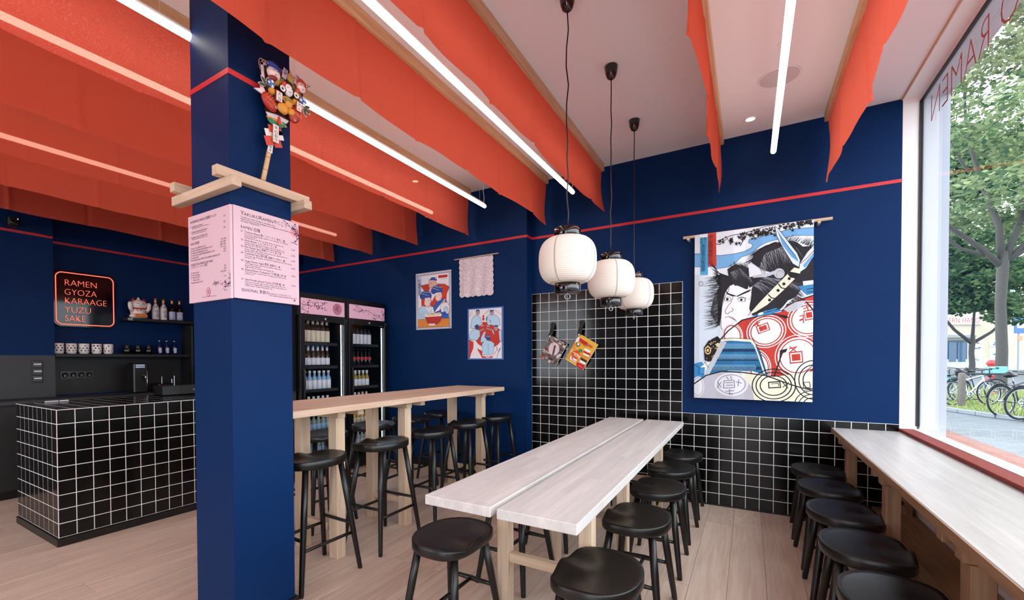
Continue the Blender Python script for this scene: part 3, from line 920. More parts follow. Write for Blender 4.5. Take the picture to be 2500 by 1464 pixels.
# flat prints as coloured outlines, units of half a millimetre:
# (colour, 0, x,y..) filled; (colour, w>0, x,y..) stroke; -1 ellipse, -2 ring, -3 tuft of hair strokes
ART = {
'warrior': (0.845, 1.438, '173a58 1d3e5c 1f1c1e 221f22 26242a 2b292e 2c6a97 3b7db0 3f7fae 3f86bd 4d9cc7 6a8fc9 6b9ccd 6f6c77 74a9d6 777980 8d3a38 8d8a94 8f9199 8fc0de b7b3bd b8433a b9bcc4 bb3b32 c9d3dd cfdff0 d8c8a0 d9b57c d9d7dd dfe4ea e3c999 e3dfc8 e6e6ea e9e7ea edeaf0 f6f4f8', [(29,0,-32,3185,1718,2906,1728,-46,-60,-121),(24,0,-6,2189,411,2098,405,1095,-10,196),
(14,0,-14,2560,213,2508,391,2474,608,2473,756,2498,860,2550,873,2597,813,2636,823,2688,963,2705,1164,2735,1360,2773,1709,2753,1709,2624,1456,2659,1263,2640,1064,2603,963,2549,881,2459,713,2406,607,2301,499,2258,345,2250,324,2295,189,2296,-16,2323),
(4,7,-14,2560,213,2508,391,2474,608,2473,756,2498,860,2550,873,2597,813,2636,823,2688,963,2705,1164,2735,1360,2773,1709,2753),
(4,6,1709,2624,1456,2659,1263,2640,1064,2603,963,2549,881,2459,713,2406,607,2301,499,2258,345,2250,324,2295,189,2296,-16,2323),(4,11,348,2728,545,2787,799,2812,1064,2868,1360,2882,1708,2884),
(3,0,1345,2824,1366,2805,1341,2809,1336,2781,1328,2810,1303,2811,1323,2826,1313,2855,1333,2835,1352,2851),(3,0,1623,2900,1633,2877,1616,2892,1602,2877,1606,2900,1588,2913,1608,2913,1611,2936,1619,2913,1638,2914),
(3,0,1640,2883,1639,2859,1629,2881,1610,2878,1623,2894,1612,2915,1630,2902,1643,2919,1640,2896,1659,2884),(3,0,879,2836,870,2863,889,2844,907,2859,900,2834,920,2817,896,2820,891,2795,883,2822,860,2823),
(3,0,450,2702,476,2686,449,2684,446,2652,433,2682,406,2678,425,2699,410,2728,436,2711,454,2733),(3,0,759,2718,774,2723,764,2709,774,2693,759,2701,750,2687,750,2705,734,2713,750,2716,749,2735),
(3,0,1334,2821,1350,2817,1335,2810,1339,2791,1327,2806,1313,2799,1321,2815,1309,2830,1325,2824,1331,2841),(3,0,857,2753,877,2727,850,2738,836,2711,834,2744,806,2754,832,2763,828,2796,847,2768,872,2780),
(3,0,945,2729,952,2746,954,2726,971,2721,955,2715,958,2695,947,2711,932,2704,940,2720,928,2736),(3,0,1626,2879,1640,2905,1640,2872,1667,2861,1641,2853,1644,2820,1627,2849,1602,2839,1618,2865,1600,2892),
(3,0,1593,2850,1588,2834,1585,2853,1570,2856,1583,2863,1579,2881,1590,2867,1603,2874,1596,2859,1608,2846),(3,0,575,2668,551,2661,567,2682,552,2706,575,2693,589,2715,588,2686,612,2675,588,2671,589,2642),
(3,0,392,2704,363,2698,383,2721,367,2750,393,2733,412,2757,409,2725,436,2710,407,2707,406,2673),(3,0,1179,2817,1158,2814,1173,2830,1161,2853,1180,2839,1194,2856,1191,2832,1211,2820,1190,2818,1189,2794),
(3,0,1427,2743,1439,2716,1417,2733,1401,2713,1405,2742,1382,2757,1407,2758,1410,2787,1420,2759,1444,2761),(3,0,1558,2813,1571,2785,1548,2802,1532,2782,1536,2811,1513,2826,1537,2827,1539,2857,1551,2828,1575,2832),
(3,0,1055,2782,1061,2763,1048,2776,1035,2766,1040,2784,1026,2796,1043,2794,1047,2812,1052,2792,1069,2791),(3,0,1647,2845,1634,2822,1634,2852,1611,2863,1634,2868,1632,2897,1646,2871,1668,2878,1654,2857,1669,2832),
(3,0,1615,2821,1594,2824,1612,2835,1605,2860,1621,2841,1638,2854,1630,2832,1647,2814,1626,2819,1620,2796),(3,0,1491,2836,1491,2807,1478,2834,1455,2829,1471,2849,1457,2875,1479,2860,1494,2882,1492,2852,1515,2839),
(3,0,1509,2835,1521,2824,1507,2827,1503,2811,1499,2828,1485,2829,1496,2837,1491,2854,1502,2842,1513,2851),(3,0,1005,2797,1006,2831,1021,2799,1048,2805,1029,2782,1045,2752,1019,2769,1001,2745,1004,2778,977,2794),
(3,0,1011,2725,993,2721,1006,2736,995,2756,1013,2744,1024,2760,1022,2738,1040,2728,1021,2726,1021,2704),(3,0,792,2767,795,2748,784,2764,769,2757,778,2772,766,2787,782,2781,789,2797,791,2778,807,2773),
(3,0,1413,2800,1423,2767,1400,2791,1378,2773,1387,2804,1364,2826,1392,2821,1400,2853,1408,2819,1436,2816),(3,0,1234,2802,1218,2810,1234,2813,1234,2833,1243,2815,1259,2818,1248,2805,1258,2787,1243,2797,1233,2782),
(3,0,1299,2794,1286,2802,1300,2803,1301,2819,1307,2803,1321,2805,1311,2795,1318,2779,1306,2789,1296,2778),(3,0,1618,2876,1627,2853,1610,2869,1596,2854,1600,2877,1583,2891,1603,2890,1606,2913,1614,2890,1633,2890),
(3,0,1550,2813,1569,2796,1546,2800,1540,2774,1534,2801,1512,2804,1530,2816,1522,2843,1540,2824,1558,2838),(3,0,1501,2794,1501,2770,1491,2792,1472,2787,1485,2804,1474,2825,1492,2813,1503,2830,1502,2807,1520,2797),
(3,0,725,2719,699,2743,731,2737,740,2770,748,2734,779,2730,753,2714,763,2679,739,2705,714,2686),(3,0,1562,2866,1576,2847,1557,2855,1548,2835,1546,2859,1526,2865,1544,2872,1541,2896,1554,2876,1571,2885),
(3,0,1188,2794,1170,2788,1181,2805,1168,2825,1187,2815,1198,2834,1198,2810,1217,2802,1199,2797,1200,2774),(3,0,724,2780,693,2789,722,2800,716,2836,737,2807,764,2820,749,2791,771,2763,741,2774,727,2744),
(3,0,1643,2874,1630,2874,1640,2883,1635,2899,1646,2888,1656,2898,1653,2882,1665,2872,1651,2873,1648,2857),(3,0,928,2814,953,2825,939,2799,958,2773,931,2784,918,2757,916,2790,888,2800,914,2809,910,2842),
(3,0,1038,2779,1051,2801,1051,2773,1074,2762,1051,2757,1053,2728,1038,2753,1016,2745,1030,2767,1014,2791),(3,0,1460,2877,1436,2882,1457,2893,1451,2922,1468,2900,1488,2912,1478,2888,1497,2867,1473,2874,1465,2848),
(3,0,934,2845,943,2862,944,2841,962,2833,944,2829,946,2807,935,2826,918,2819,928,2836,916,2854),(3,0,1629,2862,1634,2886,1640,2860,1662,2858,1644,2846,1652,2821,1635,2839,1618,2826,1625,2849,1607,2866),
(3,0,428,2750,437,2772,441,2746,463,2740,443,2732,448,2706,432,2726,412,2716,423,2737,406,2757),(3,0,1513,2860,1520,2889,1527,2858,1552,2856,1532,2842,1541,2812,1521,2834,1501,2817,1509,2845,1488,2865),
(3,0,1029,2826,1048,2827,1034,2814,1043,2792,1026,2806,1013,2792,1017,2813,999,2826,1019,2826,1021,2848),(3,0,1551,2891,1575,2885,1554,2875,1559,2847,1543,2869,1523,2858,1533,2881,1516,2903,1539,2895,1548,2919),
(3,0,1654,2830,1647,2847,1660,2836,1670,2847,1667,2830,1680,2819,1666,2820,1663,2802,1657,2820,1643,2819),(3,0,1547,2856,1565,2842,1545,2844,1541,2820,1534,2844,1514,2844,1529,2857,1521,2881,1538,2865,1552,2879),
(3,0,1408,2823,1398,2796,1394,2827,1369,2834,1392,2844,1386,2874,1404,2850,1426,2862,1414,2837,1433,2814),(3,0,1286,2876,1293,2897,1297,2873,1317,2869,1299,2860,1304,2836,1290,2855,1273,2845,1282,2865,1266,2882),
(3,0,1334,2818,1343,2829,1340,2813,1353,2805,1339,2804,1338,2789,1332,2804,1319,2802,1329,2812,1322,2827),(3,0,746,2801,725,2819,750,2816,755,2844,764,2815,789,2814,769,2799,779,2771,758,2791,739,2774),
(3,0,859,2774,868,2750,850,2767,833,2752,840,2776,821,2792,843,2789,848,2813,855,2788,877,2787),(3,0,867,2807,872,2788,860,2802,847,2793,853,2809,840,2822,856,2819,861,2836,865,2817,881,2815),
(3,0,995,2759,1004,2735,987,2751,971,2736,976,2759,958,2774,979,2772,983,2796,991,2772,1012,2772),(3,0,1057,2770,1058,2798,1069,2772,1091,2776,1076,2758,1089,2734,1068,2748,1053,2729,1056,2755,1034,2768),
(3,0,870,2753,852,2763,870,2765,870,2787,880,2767,897,2771,885,2757,896,2738,879,2748,868,2732),(3,0,1110,2777,1109,2746,1096,2776,1070,2771,1088,2792,1074,2821,1098,2804,1115,2826,1112,2795,1137,2779),
(3,0,1066,2723,1067,2697,1054,2720,1033,2713,1047,2733,1032,2755,1054,2744,1066,2764,1065,2738,1087,2728),(3,0,1002,2774,997,2809,1017,2780,1043,2792,1028,2765,1048,2737,1020,2749,1006,2720,1004,2755,975,2765),
(3,0,1517,2898,1521,2919,1527,2897,1545,2896,1530,2885,1537,2864,1522,2879,1509,2866,1514,2887,1498,2901),(3,0,718,2710,716,2738,730,2713,752,2721,738,2700,753,2677,731,2689,718,2667,718,2695,695,2705),
(3,0,1637,2809,1611,2812,1633,2826,1624,2858,1645,2835,1665,2851,1656,2822,1678,2801,1652,2806,1645,2777),(3,0,390,2700,390,2672,377,2698,353,2693,369,2712,355,2737,378,2723,393,2743,391,2716,414,2704),
(3,0,1333,2793,1352,2785,1334,2780,1335,2757,1324,2777,1306,2770,1317,2787,1305,2806,1323,2797,1333,2815),(3,0,1128,2741,1115,2727,1119,2748,1102,2759,1120,2759,1123,2780,1130,2760,1148,2761,1135,2748,1143,2728),
(3,0,1666,2915,1686,2902,1665,2901,1664,2874,1654,2899,1633,2895,1647,2912,1635,2936,1655,2922,1668,2941),(3,0,918,2693,934,2672,912,2681,902,2659,900,2686,878,2693,899,2700,895,2726,910,2704,930,2713),
(3,0,1099,2834,1087,2852,1104,2843,1114,2860,1114,2839,1132,2831,1115,2827,1116,2806,1105,2824,1089,2818),(3,0,1186,2694,1184,2667,1173,2693,1150,2690,1167,2707,1156,2733,1176,2717,1192,2736,1188,2709,1209,2695),
(3,0,1143,2816,1156,2817,1146,2808,1153,2793,1141,2802,1132,2792,1134,2807,1122,2816,1136,2816,1137,2832),(3,0,1238,2732,1213,2719,1226,2746,1206,2772,1233,2762,1245,2791,1249,2757,1277,2749,1251,2738,1257,2705),
(3,0,1496,2822,1487,2791,1480,2825,1452,2829,1476,2844,1467,2877,1489,2852,1511,2869,1501,2839,1524,2816),(3,0,946,2746,946,2772,957,2748,978,2753,964,2736,976,2713,956,2726,943,2708,945,2733,925,2744),
(3,0,1365,2852,1363,2823,1351,2851,1327,2848,1344,2867,1331,2894,1354,2877,1370,2898,1366,2869,1389,2854),(3,0,955,2813,946,2835,963,2821,977,2834,972,2813,989,2800,970,2801,966,2779,959,2801,940,2801),
(3,0,951,2803,925,2808,947,2820,940,2851,959,2827,981,2841,971,2815,991,2793,965,2800,956,2773),(3,0,1309,2817,1316,2797,1302,2811,1289,2799,1294,2818,1279,2830,1296,2828,1299,2848,1305,2828,1322,2828),
(3,0,1148,2732,1143,2748,1154,2737,1164,2745,1160,2731,1171,2720,1158,2723,1155,2707,1150,2723,1137,2724),(3,0,1476,2865,1456,2879,1478,2879,1481,2904,1490,2879,1511,2880,1495,2865,1505,2840,1486,2856,1471,2840),
(3,0,1426,2857,1444,2847,1425,2845,1425,2822,1415,2843,1397,2840,1410,2855,1399,2875,1416,2863,1428,2880),(3,0,1084,2824,1100,2822,1087,2813,1092,2793,1079,2808,1066,2798,1072,2815,1058,2828,1075,2825,1079,2843),
(3,0,964,2774,989,2774,970,2758,980,2730,959,2749,941,2731,947,2759,925,2776,950,2774,955,2803),(3,0,1125,2789,1101,2780,1115,2804,1098,2829,1123,2817,1136,2842,1137,2811,1163,2802,1138,2794,1141,2763),
(3,0,1595,2836,1588,2861,1604,2843,1620,2856,1613,2834,1630,2818,1610,2821,1605,2798,1599,2823,1579,2825),(3,0,1009,2729,1002,2704,996,2732,973,2734,993,2747,985,2774,1003,2754,1022,2767,1013,2743,1032,2725),
(3,0,1521,2833,1545,2836,1528,2817,1541,2790,1518,2807,1502,2786,1506,2816,1483,2831,1507,2832,1509,2862),(3,0,1386,2809,1398,2782,1377,2799,1360,2780,1365,2808,1343,2824,1367,2824,1370,2852,1380,2824,1404,2826),
(3,0,1674,2810,1683,2780,1663,2802,1643,2786,1652,2814,1631,2834,1656,2829,1663,2858,1670,2827,1695,2825),(3,0,841,2771,848,2803,858,2769,887,2767,863,2750,874,2716,850,2740,827,2721,836,2753,811,2775),
(3,0,1429,2815,1443,2806,1428,2805,1427,2787,1420,2804,1405,2802,1416,2813,1408,2830,1421,2820,1431,2832),(3,0,1315,2792,1301,2800,1316,2802,1317,2820,1324,2803,1339,2805,1329,2793,1337,2776,1323,2786,1313,2773),
(3,0,1329,2797,1315,2802,1328,2807,1325,2824,1335,2810,1347,2816,1340,2802,1350,2789,1336,2795,1330,2780),(3,0,550,2722,545,2753,564,2728,588,2739,574,2714,594,2690,567,2699,556,2673,553,2704,525,2712),
(3,0,1572,2817,1551,2813,1566,2830,1554,2855,1574,2840,1587,2859,1585,2833,1605,2820,1584,2818,1583,2792),(3,0,1201,2774,1217,2760,1198,2762,1194,2740,1188,2763,1168,2763,1184,2775,1176,2797,1192,2782,1206,2795),
(3,0,550,2738,554,2763,563,2738,586,2738,568,2724,579,2698,559,2715,542,2698,548,2724,527,2739),(3,0,1594,2873,1587,2900,1604,2880,1622,2893,1614,2869,1632,2851,1610,2856,1603,2831,1598,2858,1576,2862),
(3,0,913,2805,931,2819,923,2796,941,2778,919,2782,913,2758,907,2784,884,2786,903,2798,895,2824),(3,0,713,2738,698,2724,704,2746,686,2760,706,2758,710,2781,717,2758,738,2758,722,2745,731,2723),
(3,0,1442,2818,1446,2833,1450,2816,1464,2814,1452,2807,1457,2790,1446,2803,1434,2794,1440,2809,1428,2821),(3,0,1385,2772,1386,2754,1377,2769,1364,2764,1372,2778,1362,2793,1377,2785,1384,2800,1385,2782,1399,2775),
(3,0,1296,2809,1283,2826,1301,2819,1309,2837,1311,2815,1329,2809,1312,2803,1315,2781,1303,2799,1286,2791),(3,0,1513,2773,1524,2745,1503,2763,1487,2745,1492,2773,1470,2789,1494,2788,1498,2816,1507,2788,1531,2789),
(3,0,549,2661,557,2678,559,2657,577,2651,560,2646,563,2624,551,2642,534,2635,544,2651,531,2668),(3,0,692,2647,711,2624,686,2633,675,2607,672,2637,646,2643,670,2653,664,2683,682,2659,704,2671),
(3,0,1519,2808,1503,2811,1517,2819,1512,2839,1524,2824,1537,2834,1531,2816,1545,2803,1528,2807,1523,2788),(3,0,999,2742,1000,2765,1010,2743,1028,2747,1015,2732,1026,2711,1008,2723,996,2707,998,2730,980,2740),
(3,0,1064,2751,1071,2780,1079,2749,1105,2747,1084,2732,1093,2701,1072,2723,1051,2706,1060,2735,1037,2755),(3,0,1134,2748,1156,2746,1138,2734,1145,2709,1128,2727,1111,2714,1119,2737,1101,2754,1122,2750,1129,2774),
(3,0,1297,2859,1283,2865,1297,2869,1296,2886,1305,2871,1318,2875,1310,2862,1319,2847,1305,2855,1297,2841),(3,0,503,2738,494,2725,495,2742,481,2749,495,2752,495,2769,503,2753,518,2757,508,2745,517,2730),
(3,0,1595,2896,1607,2875,1588,2887,1577,2868,1578,2892,1559,2902,1578,2906,1577,2930,1588,2908,1607,2913),(3,0,1579,2852,1581,2875,1590,2853,1608,2855,1595,2841,1605,2820,1588,2833,1575,2817,1578,2840,1560,2851),
(3,0,1170,2769,1164,2749,1160,2772,1140,2775,1157,2784,1151,2807,1166,2790,1182,2801,1174,2781,1190,2764),(3,0,1077,2777,1093,2771,1078,2766,1081,2747,1070,2763,1056,2756,1064,2771,1053,2786,1068,2780,1076,2796),
(3,0,898,2757,882,2751,892,2767,880,2784,897,2776,905,2793,906,2772,924,2765,907,2760,909,2740),(3,0,1197,2773,1209,2741,1185,2762,1165,2741,1172,2773,1147,2792,1175,2790,1180,2823,1190,2790,1218,2791),
(3,0,1046,2739,1055,2761,1058,2735,1079,2730,1060,2721,1064,2696,1050,2717,1031,2707,1041,2727,1025,2747),(3,0,1642,2862,1641,2835,1630,2861,1608,2858,1624,2875,1612,2901,1632,2885,1647,2904,1644,2877,1665,2863),
(3,0,955,2789,949,2772,946,2792,929,2795,944,2803,939,2823,952,2807,966,2816,959,2799,972,2785),(3,0,479,2769,467,2757,471,2775,457,2785,473,2784,475,2802,481,2784,497,2785,485,2775,492,2757),
(3,0,1086,2741,1066,2737,1080,2754,1068,2776,1088,2763,1101,2781,1099,2756,1118,2745,1098,2743,1097,2718),(3,0,939,2788,957,2806,951,2778,974,2761,948,2762,944,2733,934,2762,909,2761,928,2778,917,2807),
(3,0,774,2745,795,2727,770,2730,765,2702,756,2730,731,2731,751,2746,741,2774,762,2755,781,2771),(3,0,1131,2737,1141,2724,1128,2729,1122,2715,1121,2732,1107,2735,1120,2740,1117,2756,1126,2743,1138,2750),
(3,0,580,2707,589,2680,570,2699,551,2684,559,2709,538,2726,562,2723,568,2748,576,2721,600,2720),(3,0,1664,2891,1654,2911,1670,2898,1682,2913,1679,2892,1696,2881,1678,2880,1677,2859,1669,2879,1651,2877),
(3,0,624,2643,604,2672,633,2658,649,2686,649,2651,679,2640,650,2632,653,2596,634,2627,606,2617),(3,0,553,2667,541,2657,546,2673,533,2684,548,2682,552,2699,557,2681,572,2681,560,2672,565,2655),
(3,0,1078,2755,1061,2764,1079,2767,1079,2788,1089,2768,1106,2772,1094,2758,1105,2738,1088,2749,1077,2733),(3,0,561,2698,574,2664,548,2687,525,2666,533,2700,506,2721,538,2718,544,2753,555,2718,586,2717),
(3,0,781,2794,775,2811,788,2800,799,2811,795,2794,809,2784,793,2784,791,2767,785,2784,770,2784),(3,0,989,2766,989,2739,977,2764,956,2759,970,2777,957,2801,978,2787,992,2806,990,2780,1011,2769),
(3,0,1615,2891,1607,2880,1608,2896,1596,2903,1609,2904,1610,2920,1616,2905,1628,2907,1619,2897,1626,2883),(3,0,1237,2846,1221,2868,1243,2858,1254,2880,1255,2853,1277,2845,1256,2838,1259,2811,1245,2834,1224,2826),
(3,0,1068,2830,1085,2820,1067,2818,1066,2796,1057,2817,1039,2813,1052,2828,1042,2848,1059,2836,1070,2851),(3,0,1150,2843,1167,2844,1154,2832,1162,2813,1148,2825,1136,2813,1139,2832,1124,2843,1141,2843,1143,2862),
(3,0,682,2756,707,2769,693,2742,714,2718,686,2727,675,2699,671,2732,642,2739,668,2750,662,2783),(3,0,985,2750,982,2733,976,2750,962,2749,973,2759,966,2776,979,2765,989,2776,986,2760,999,2750),
(3,0,879,2729,876,2750,888,2733,904,2741,895,2724,908,2707,890,2714,883,2696,881,2717,863,2723),(3,0,568,2704,577,2717,576,2700,591,2693,576,2690,577,2673,568,2688,554,2684,563,2697,554,2712),
(3,0,828,2753,829,2729,817,2751,798,2745,810,2763,797,2784,817,2773,829,2791,828,2767,849,2758),(3,0,981,2748,999,2762,991,2738,1010,2720,987,2725,981,2700,975,2727,952,2729,971,2741,963,2768),
(3,0,1583,2884,1580,2908,1593,2888,1610,2897,1600,2878,1615,2860,1596,2867,1588,2847,1585,2871,1566,2877),(3,0,1513,2897,1521,2927,1528,2894,1556,2890,1533,2876,1541,2843,1520,2867,1498,2851,1508,2880,1486,2903),
(3,0,1441,2847,1459,2851,1446,2836,1457,2816,1440,2827,1428,2811,1430,2834,1412,2844,1431,2846,1431,2869),(3,0,714,2766,718,2746,706,2762,691,2753,699,2770,685,2784,702,2779,709,2797,712,2777,729,2773),
(3,0,923,2771,930,2740,911,2764,888,2750,900,2777,879,2800,905,2792,915,2820,920,2789,947,2783),(3,0,1272,2832,1279,2816,1267,2826,1257,2816,1260,2831,1247,2841,1261,2840,1263,2856,1269,2840,1283,2841),
(3,0,717,2794,738,2776,713,2780,706,2754,699,2782,675,2784,695,2797,687,2825,706,2805,726,2820),(3,0,858,2691,840,2704,860,2703,863,2726,871,2703,891,2705,876,2691,885,2669,868,2683,854,2669),
(3,11,480,2735,392,2660,337,2684),(3,11,651,2772,735,2676,693,2596),(3,10,798,2788,881,2740),(3,11,587,2757,544,2701),(23,0,207,2897,334,2893,341,2295,214,2309),(10,0,84,2824,202,2818,213,2158,93,2164),
(4,-1,103,2013,34,-3,0,-43),(32,-1,103,2013,27,-2,0,-36),(4,5,81,2041,126,2039),(4,5,81,2023,126,2022),(4,5,80,2005,126,2004),(4,5,80,1987,126,1986),
(5,0,859,2297,891,2438,1003,2520,1164,2589,1302,2581,1389,2587,1475,2548,1551,2469,1645,2466,1710,2408,1712,1928,1553,1920,1562,1849,1515,1760,1458,1671,1361,1627,1302,1541,1224,1462,1063,1484,878,1410,812,1572,837,1766,879,1908,838,2057,962,2075,1144,2100,1003,2162),
(5,-3,2.9,144,8,60,-0.5,870,2308,922,2447,1044,2534,1204,2594),(5,-3,-1,113,8,50,0.4,1243,2588,1475,2557,1701,2432),(5,-3,0.6,124,8,40,0.4,1515,1853,1458,1671,1322,1540),
(18,-3,1.2,247,5,80,0.3,962,2190,1044,2420,1282,2508,1475,2460),(18,-3,0.5,227,5,70,0.4,879,1908,1043,2038,1283,1968,1457,1858),(22,-1,1243,2078,75,-7,0,-85),(4,-2,1243,2078,75,-7,0,-85,6,0,6.28),
(4,-2,1253,2065,47,-5,0,-57,4,2.5,6),(22,0,880,2078,1043,2090,1204,2136,1233,2091,1064,2036,880,2041),
(5,0,388,1951,389,2150,301,2284,389,2175,524,2107,507,2225,628,2299,818,2205,828,2071,883,1908,796,1854,659,1932,541,1937,479,1831,435,1647,418,1447,395,1259,318,1351,252,1507,298,1732),
(5,-3,2.7,247,10,130,0.5,400,2149,420,1848,419,1548,395,1272),(5,-3,-2.4,124,10,40,0.4,324,2282,389,2101,388,1951),(5,-3,-2.2,72,8,30,0.4,520,2212,650,2291,818,2205),(15,-3,1,144,5,50,0.3,542,2160,692,2218,817,2059),
(15,-3,2.6,124,5,40,0.4,343,1854,364,1601,363,1349),(34,0,541,1933,605,1957,631,1856,754,1846,848,1882,862,1764,833,1571,820,1413,710,1357,581,1284,476,1178,417,1221,414,1372,430,1597,470,1744,523,1840),
(4,6,581,1284,476,1178,417,1221,414,1372,430,1597,470,1744,523,1840,541,1933),(34,0,813,1914,863,1837,854,1716,816,1670),(4,5,838,1863,863,1813,850,1716,821,1682),
(4,0,471,1879,529,1809,626,1767,652,1751,583,1751,508,1796),(4,0,639,1752,754,1816,848,1853,838,1819,743,1778,658,1740),(35,-1,514,1711,48,-3,0,-37),(4,-2,514,1711,48,-3,0,-37,7,0,6.28),(4,-1,509,1711,20,-1,0,-25),
(35,-1,720,1687,46,-3,0,-37),(4,-2,720,1687,46,-3,0,-37,6,0,6.28),(4,-1,715,1687,19,-1,0,-25),(4,9,652,1711,711,1736,785,1709),(11,13,764,1654,783,1709),
(4,8,594,1735,566,1663,518,1591,478,1519,482,1474,521,1461,543,1490,582,1498,599,1532,572,1558),(4,7,477,1399,534,1416,582,1398,637,1346,646,1321),(16,9,538,1403,625,1349),(4,4,582,1398,624,1324,637,1336),
(31,0,811,1416,961,1611,1164,1848,1438,2152,1524,2061,1457,1970,1283,1774,1083,1574,940,1479),(4,7,811,1416,961,1611,1164,1848,1438,2152),(4,7,940,1479,1083,1574,1283,1774,1457,1970),(4,-1,1114,1654,22,-2,0,-24),
(4,-1,1229,1802,22,-2,0,-24),(4,-1,1306,1900,22,-2,0,-24),(4,-1,1376,1978,21,-2,0,-23),(4,16,1094,1746,1144,1683,1200,1678),(4,16,1233,1906,1273,1839,1341,1817),(4,16,1361,2054,1419,2002,1457,1975),
(4,0,1372,2095,1514,2044,1492,1967,1390,1993,1361,2043),(31,0,1442,2149,1522,2117,1518,2062,1428,2106),(25,0,1176,2847,1223,2809,1341,2606,1476,2379,1514,2266,1499,2152,1422,2211,1306,2447,1208,2678),
(12,0,1223,2750,1341,2536,1457,2347,1499,2226,1399,2330,1282,2532),(4,7,1495,2152,1422,2211,1306,2447,1208,2678,1176,2847,1223,2809,1341,2606,1476,2379,1514,2266),(4,5,1208,2776,1341,2524,1491,2262),
(25,0,1514,2206,1608,2375,1710,2494,1710,2339,1590,2124,1505,2063),(12,0,1552,2174,1710,2385,1710,2328,1580,2125),(21,11,1523,2200,1608,2283,1710,2408),(4,7,1514,2206,1608,2375,1710,2494),
(8,0,1486,1844,1712,1864,1712,1721,1610,1695),(4,11,1609,1787,1712,1802),(4,11,1610,1741,1712,1744),
(23,0,416,1032,526,1171,731,1344,961,1398,1283,1452,1361,1561,1553,1641,1712,1698,1717,470,1174,389,1082,412,970,808,877,981,427,1006),(33,-1,1067,1141,236,63,49,-231),(23,-2,1067,1141,208,56,43,-203,16,0,6.28),
(33,-2,1067,1141,264,70,55,-259,14,0,6.28),(33,-1,1494,729,260,79,61,-293),(23,-2,1494,729,229,69,54,-258,15,0,6.28),(33,-2,1494,729,290,88,69,-328,13,0,6.28),(33,-1,1630,1311,240,64,52,-250),
(23,-2,1630,1311,212,56,46,-220,15,0,6.28),(33,-2,1630,1311,268,71,58,-280,13,0,6.28),(33,-1,585,1089,129,34,41,-190),(23,-2,585,1089,114,30,36,-167,17,0,6.28),(33,-2,585,1089,144,38,46,-213,15,0,6.28),
(33,-1,970,563,143,43,51,-237),(23,-2,970,563,126,38,45,-209,16,0,6.28),(33,-2,970,563,160,48,57,-266,14,0,6.28),(23,0,922,1228,1091,1293,1129,1165,961,1098),(33,0,941,1219,1080,1273,1110,1173,972,1118),
(23,0,963,1212,1067,1252,1089,1180,985,1139),(23,0,1378,795,1555,814,1570,626,1394,605),(33,0,1396,776,1541,792,1553,645,1408,628),(23,0,1415,757,1525,769,1534,664,1424,651),
(23,0,1563,1446,1688,1470,1714,1315,1589,1289),(33,0,1577,1431,1680,1451,1700,1329,1597,1309),(23,0,1593,1416,1670,1431,1685,1344,1607,1329),(23,17,899,1238,977,1300),(23,17,919,1286,985,1227),(23,16,940,1316,952,1233),
(23,16,1385,849,1469,876),(23,16,1401,797,1482,883),(23,16,1391,885,1475,800),(23,15,1516,1293,1563,1314,1569,1256),(23,15,1516,1363,1565,1384,1563,1326,1516,1305),(23,15,1563,1477,1648,1519),(23,15,1601,1545,1629,1450),
(4,20,416,1032,526,1171,731,1344,961,1398,1164,1425,1342,1373,1361,1353),(4,18,1283,1459,1361,1556,1553,1641,1712,1694),(4,19,1496,1668,1582,1616,1713,1422),(22,0,1302,1493,1458,1596,1610,1614,1515,1480,1361,1438),
(7,0,878,1410,1043,1473,1204,1519,1283,1471,1124,1420,961,1393),(1,-3,-0.4,54,6,30,0.2,920,1420,1243,1497),(32,-1,992,1435,39,12,5,-21),(6,0,416,1006,877,981,939,901,981,808,1086,412,876,484,534,487,188,369,325,716),
(0,0,382,868,908,863,923,809,364,812),(0,0,332,711,954,710,968,656,314,655),(0,0,282,552,999,558,1013,504,263,496),(0,0,231,393,1044,407,1058,353,212,336),(19,7,349,957,369,911,353,866),(19,7,290,775,310,729,294,683),
(19,7,230,591,250,545,234,498),(19,7,370,957,390,911,374,865),(19,7,311,775,331,729,315,683),(19,7,252,591,272,545,255,499),(19,7,391,956,411,910,395,865),(19,7,332,774,352,728,336,683),(19,7,273,591,293,545,277,499),
(19,7,412,956,432,910,416,865),(19,7,354,774,373,728,358,683),(19,7,294,591,314,545,298,499),(19,7,433,955,453,909,437,864),(19,7,375,774,395,728,379,682),(19,7,316,591,336,545,320,499),(19,7,454,955,474,909,458,864),
(19,7,396,774,416,728,400,682),(19,7,337,591,357,545,341,499),(19,7,475,954,495,908,479,863),(19,7,417,773,437,728,421,682),(19,7,358,591,378,545,362,499),(19,7,496,954,515,908,500,863),(19,7,438,773,458,727,442,682),
(19,7,379,591,399,545,383,499),(19,7,517,953,536,908,521,863),(19,7,459,773,478,727,463,682),(19,7,401,591,420,545,404,499),(19,7,537,953,557,907,541,862),(19,7,480,773,499,727,484,682),(19,7,422,591,441,545,426,499),
(19,7,558,952,577,907,562,862),(19,7,501,772,520,727,505,682),(19,7,443,591,462,545,447,499),(19,6,579,952,598,906,583,862),(19,7,521,772,541,727,525,681),(19,7,464,591,483,545,467,499),(19,6,599,951,619,906,603,861),
(19,7,542,772,562,726,546,681),(19,7,484,591,504,545,488,500),(19,6,620,951,639,905,624,861),(19,7,563,772,582,726,567,681),(19,7,505,591,525,545,509,500),(19,6,640,950,659,905,644,860),(19,6,583,771,603,726,587,681),
(19,7,526,591,545,545,530,500),(19,6,661,950,680,905,665,860),(19,6,604,771,623,726,608,681),(19,7,547,591,566,545,551,500),(19,6,681,949,700,904,685,860),(19,6,624,771,644,726,628,681),(19,7,567,591,587,545,571,500),
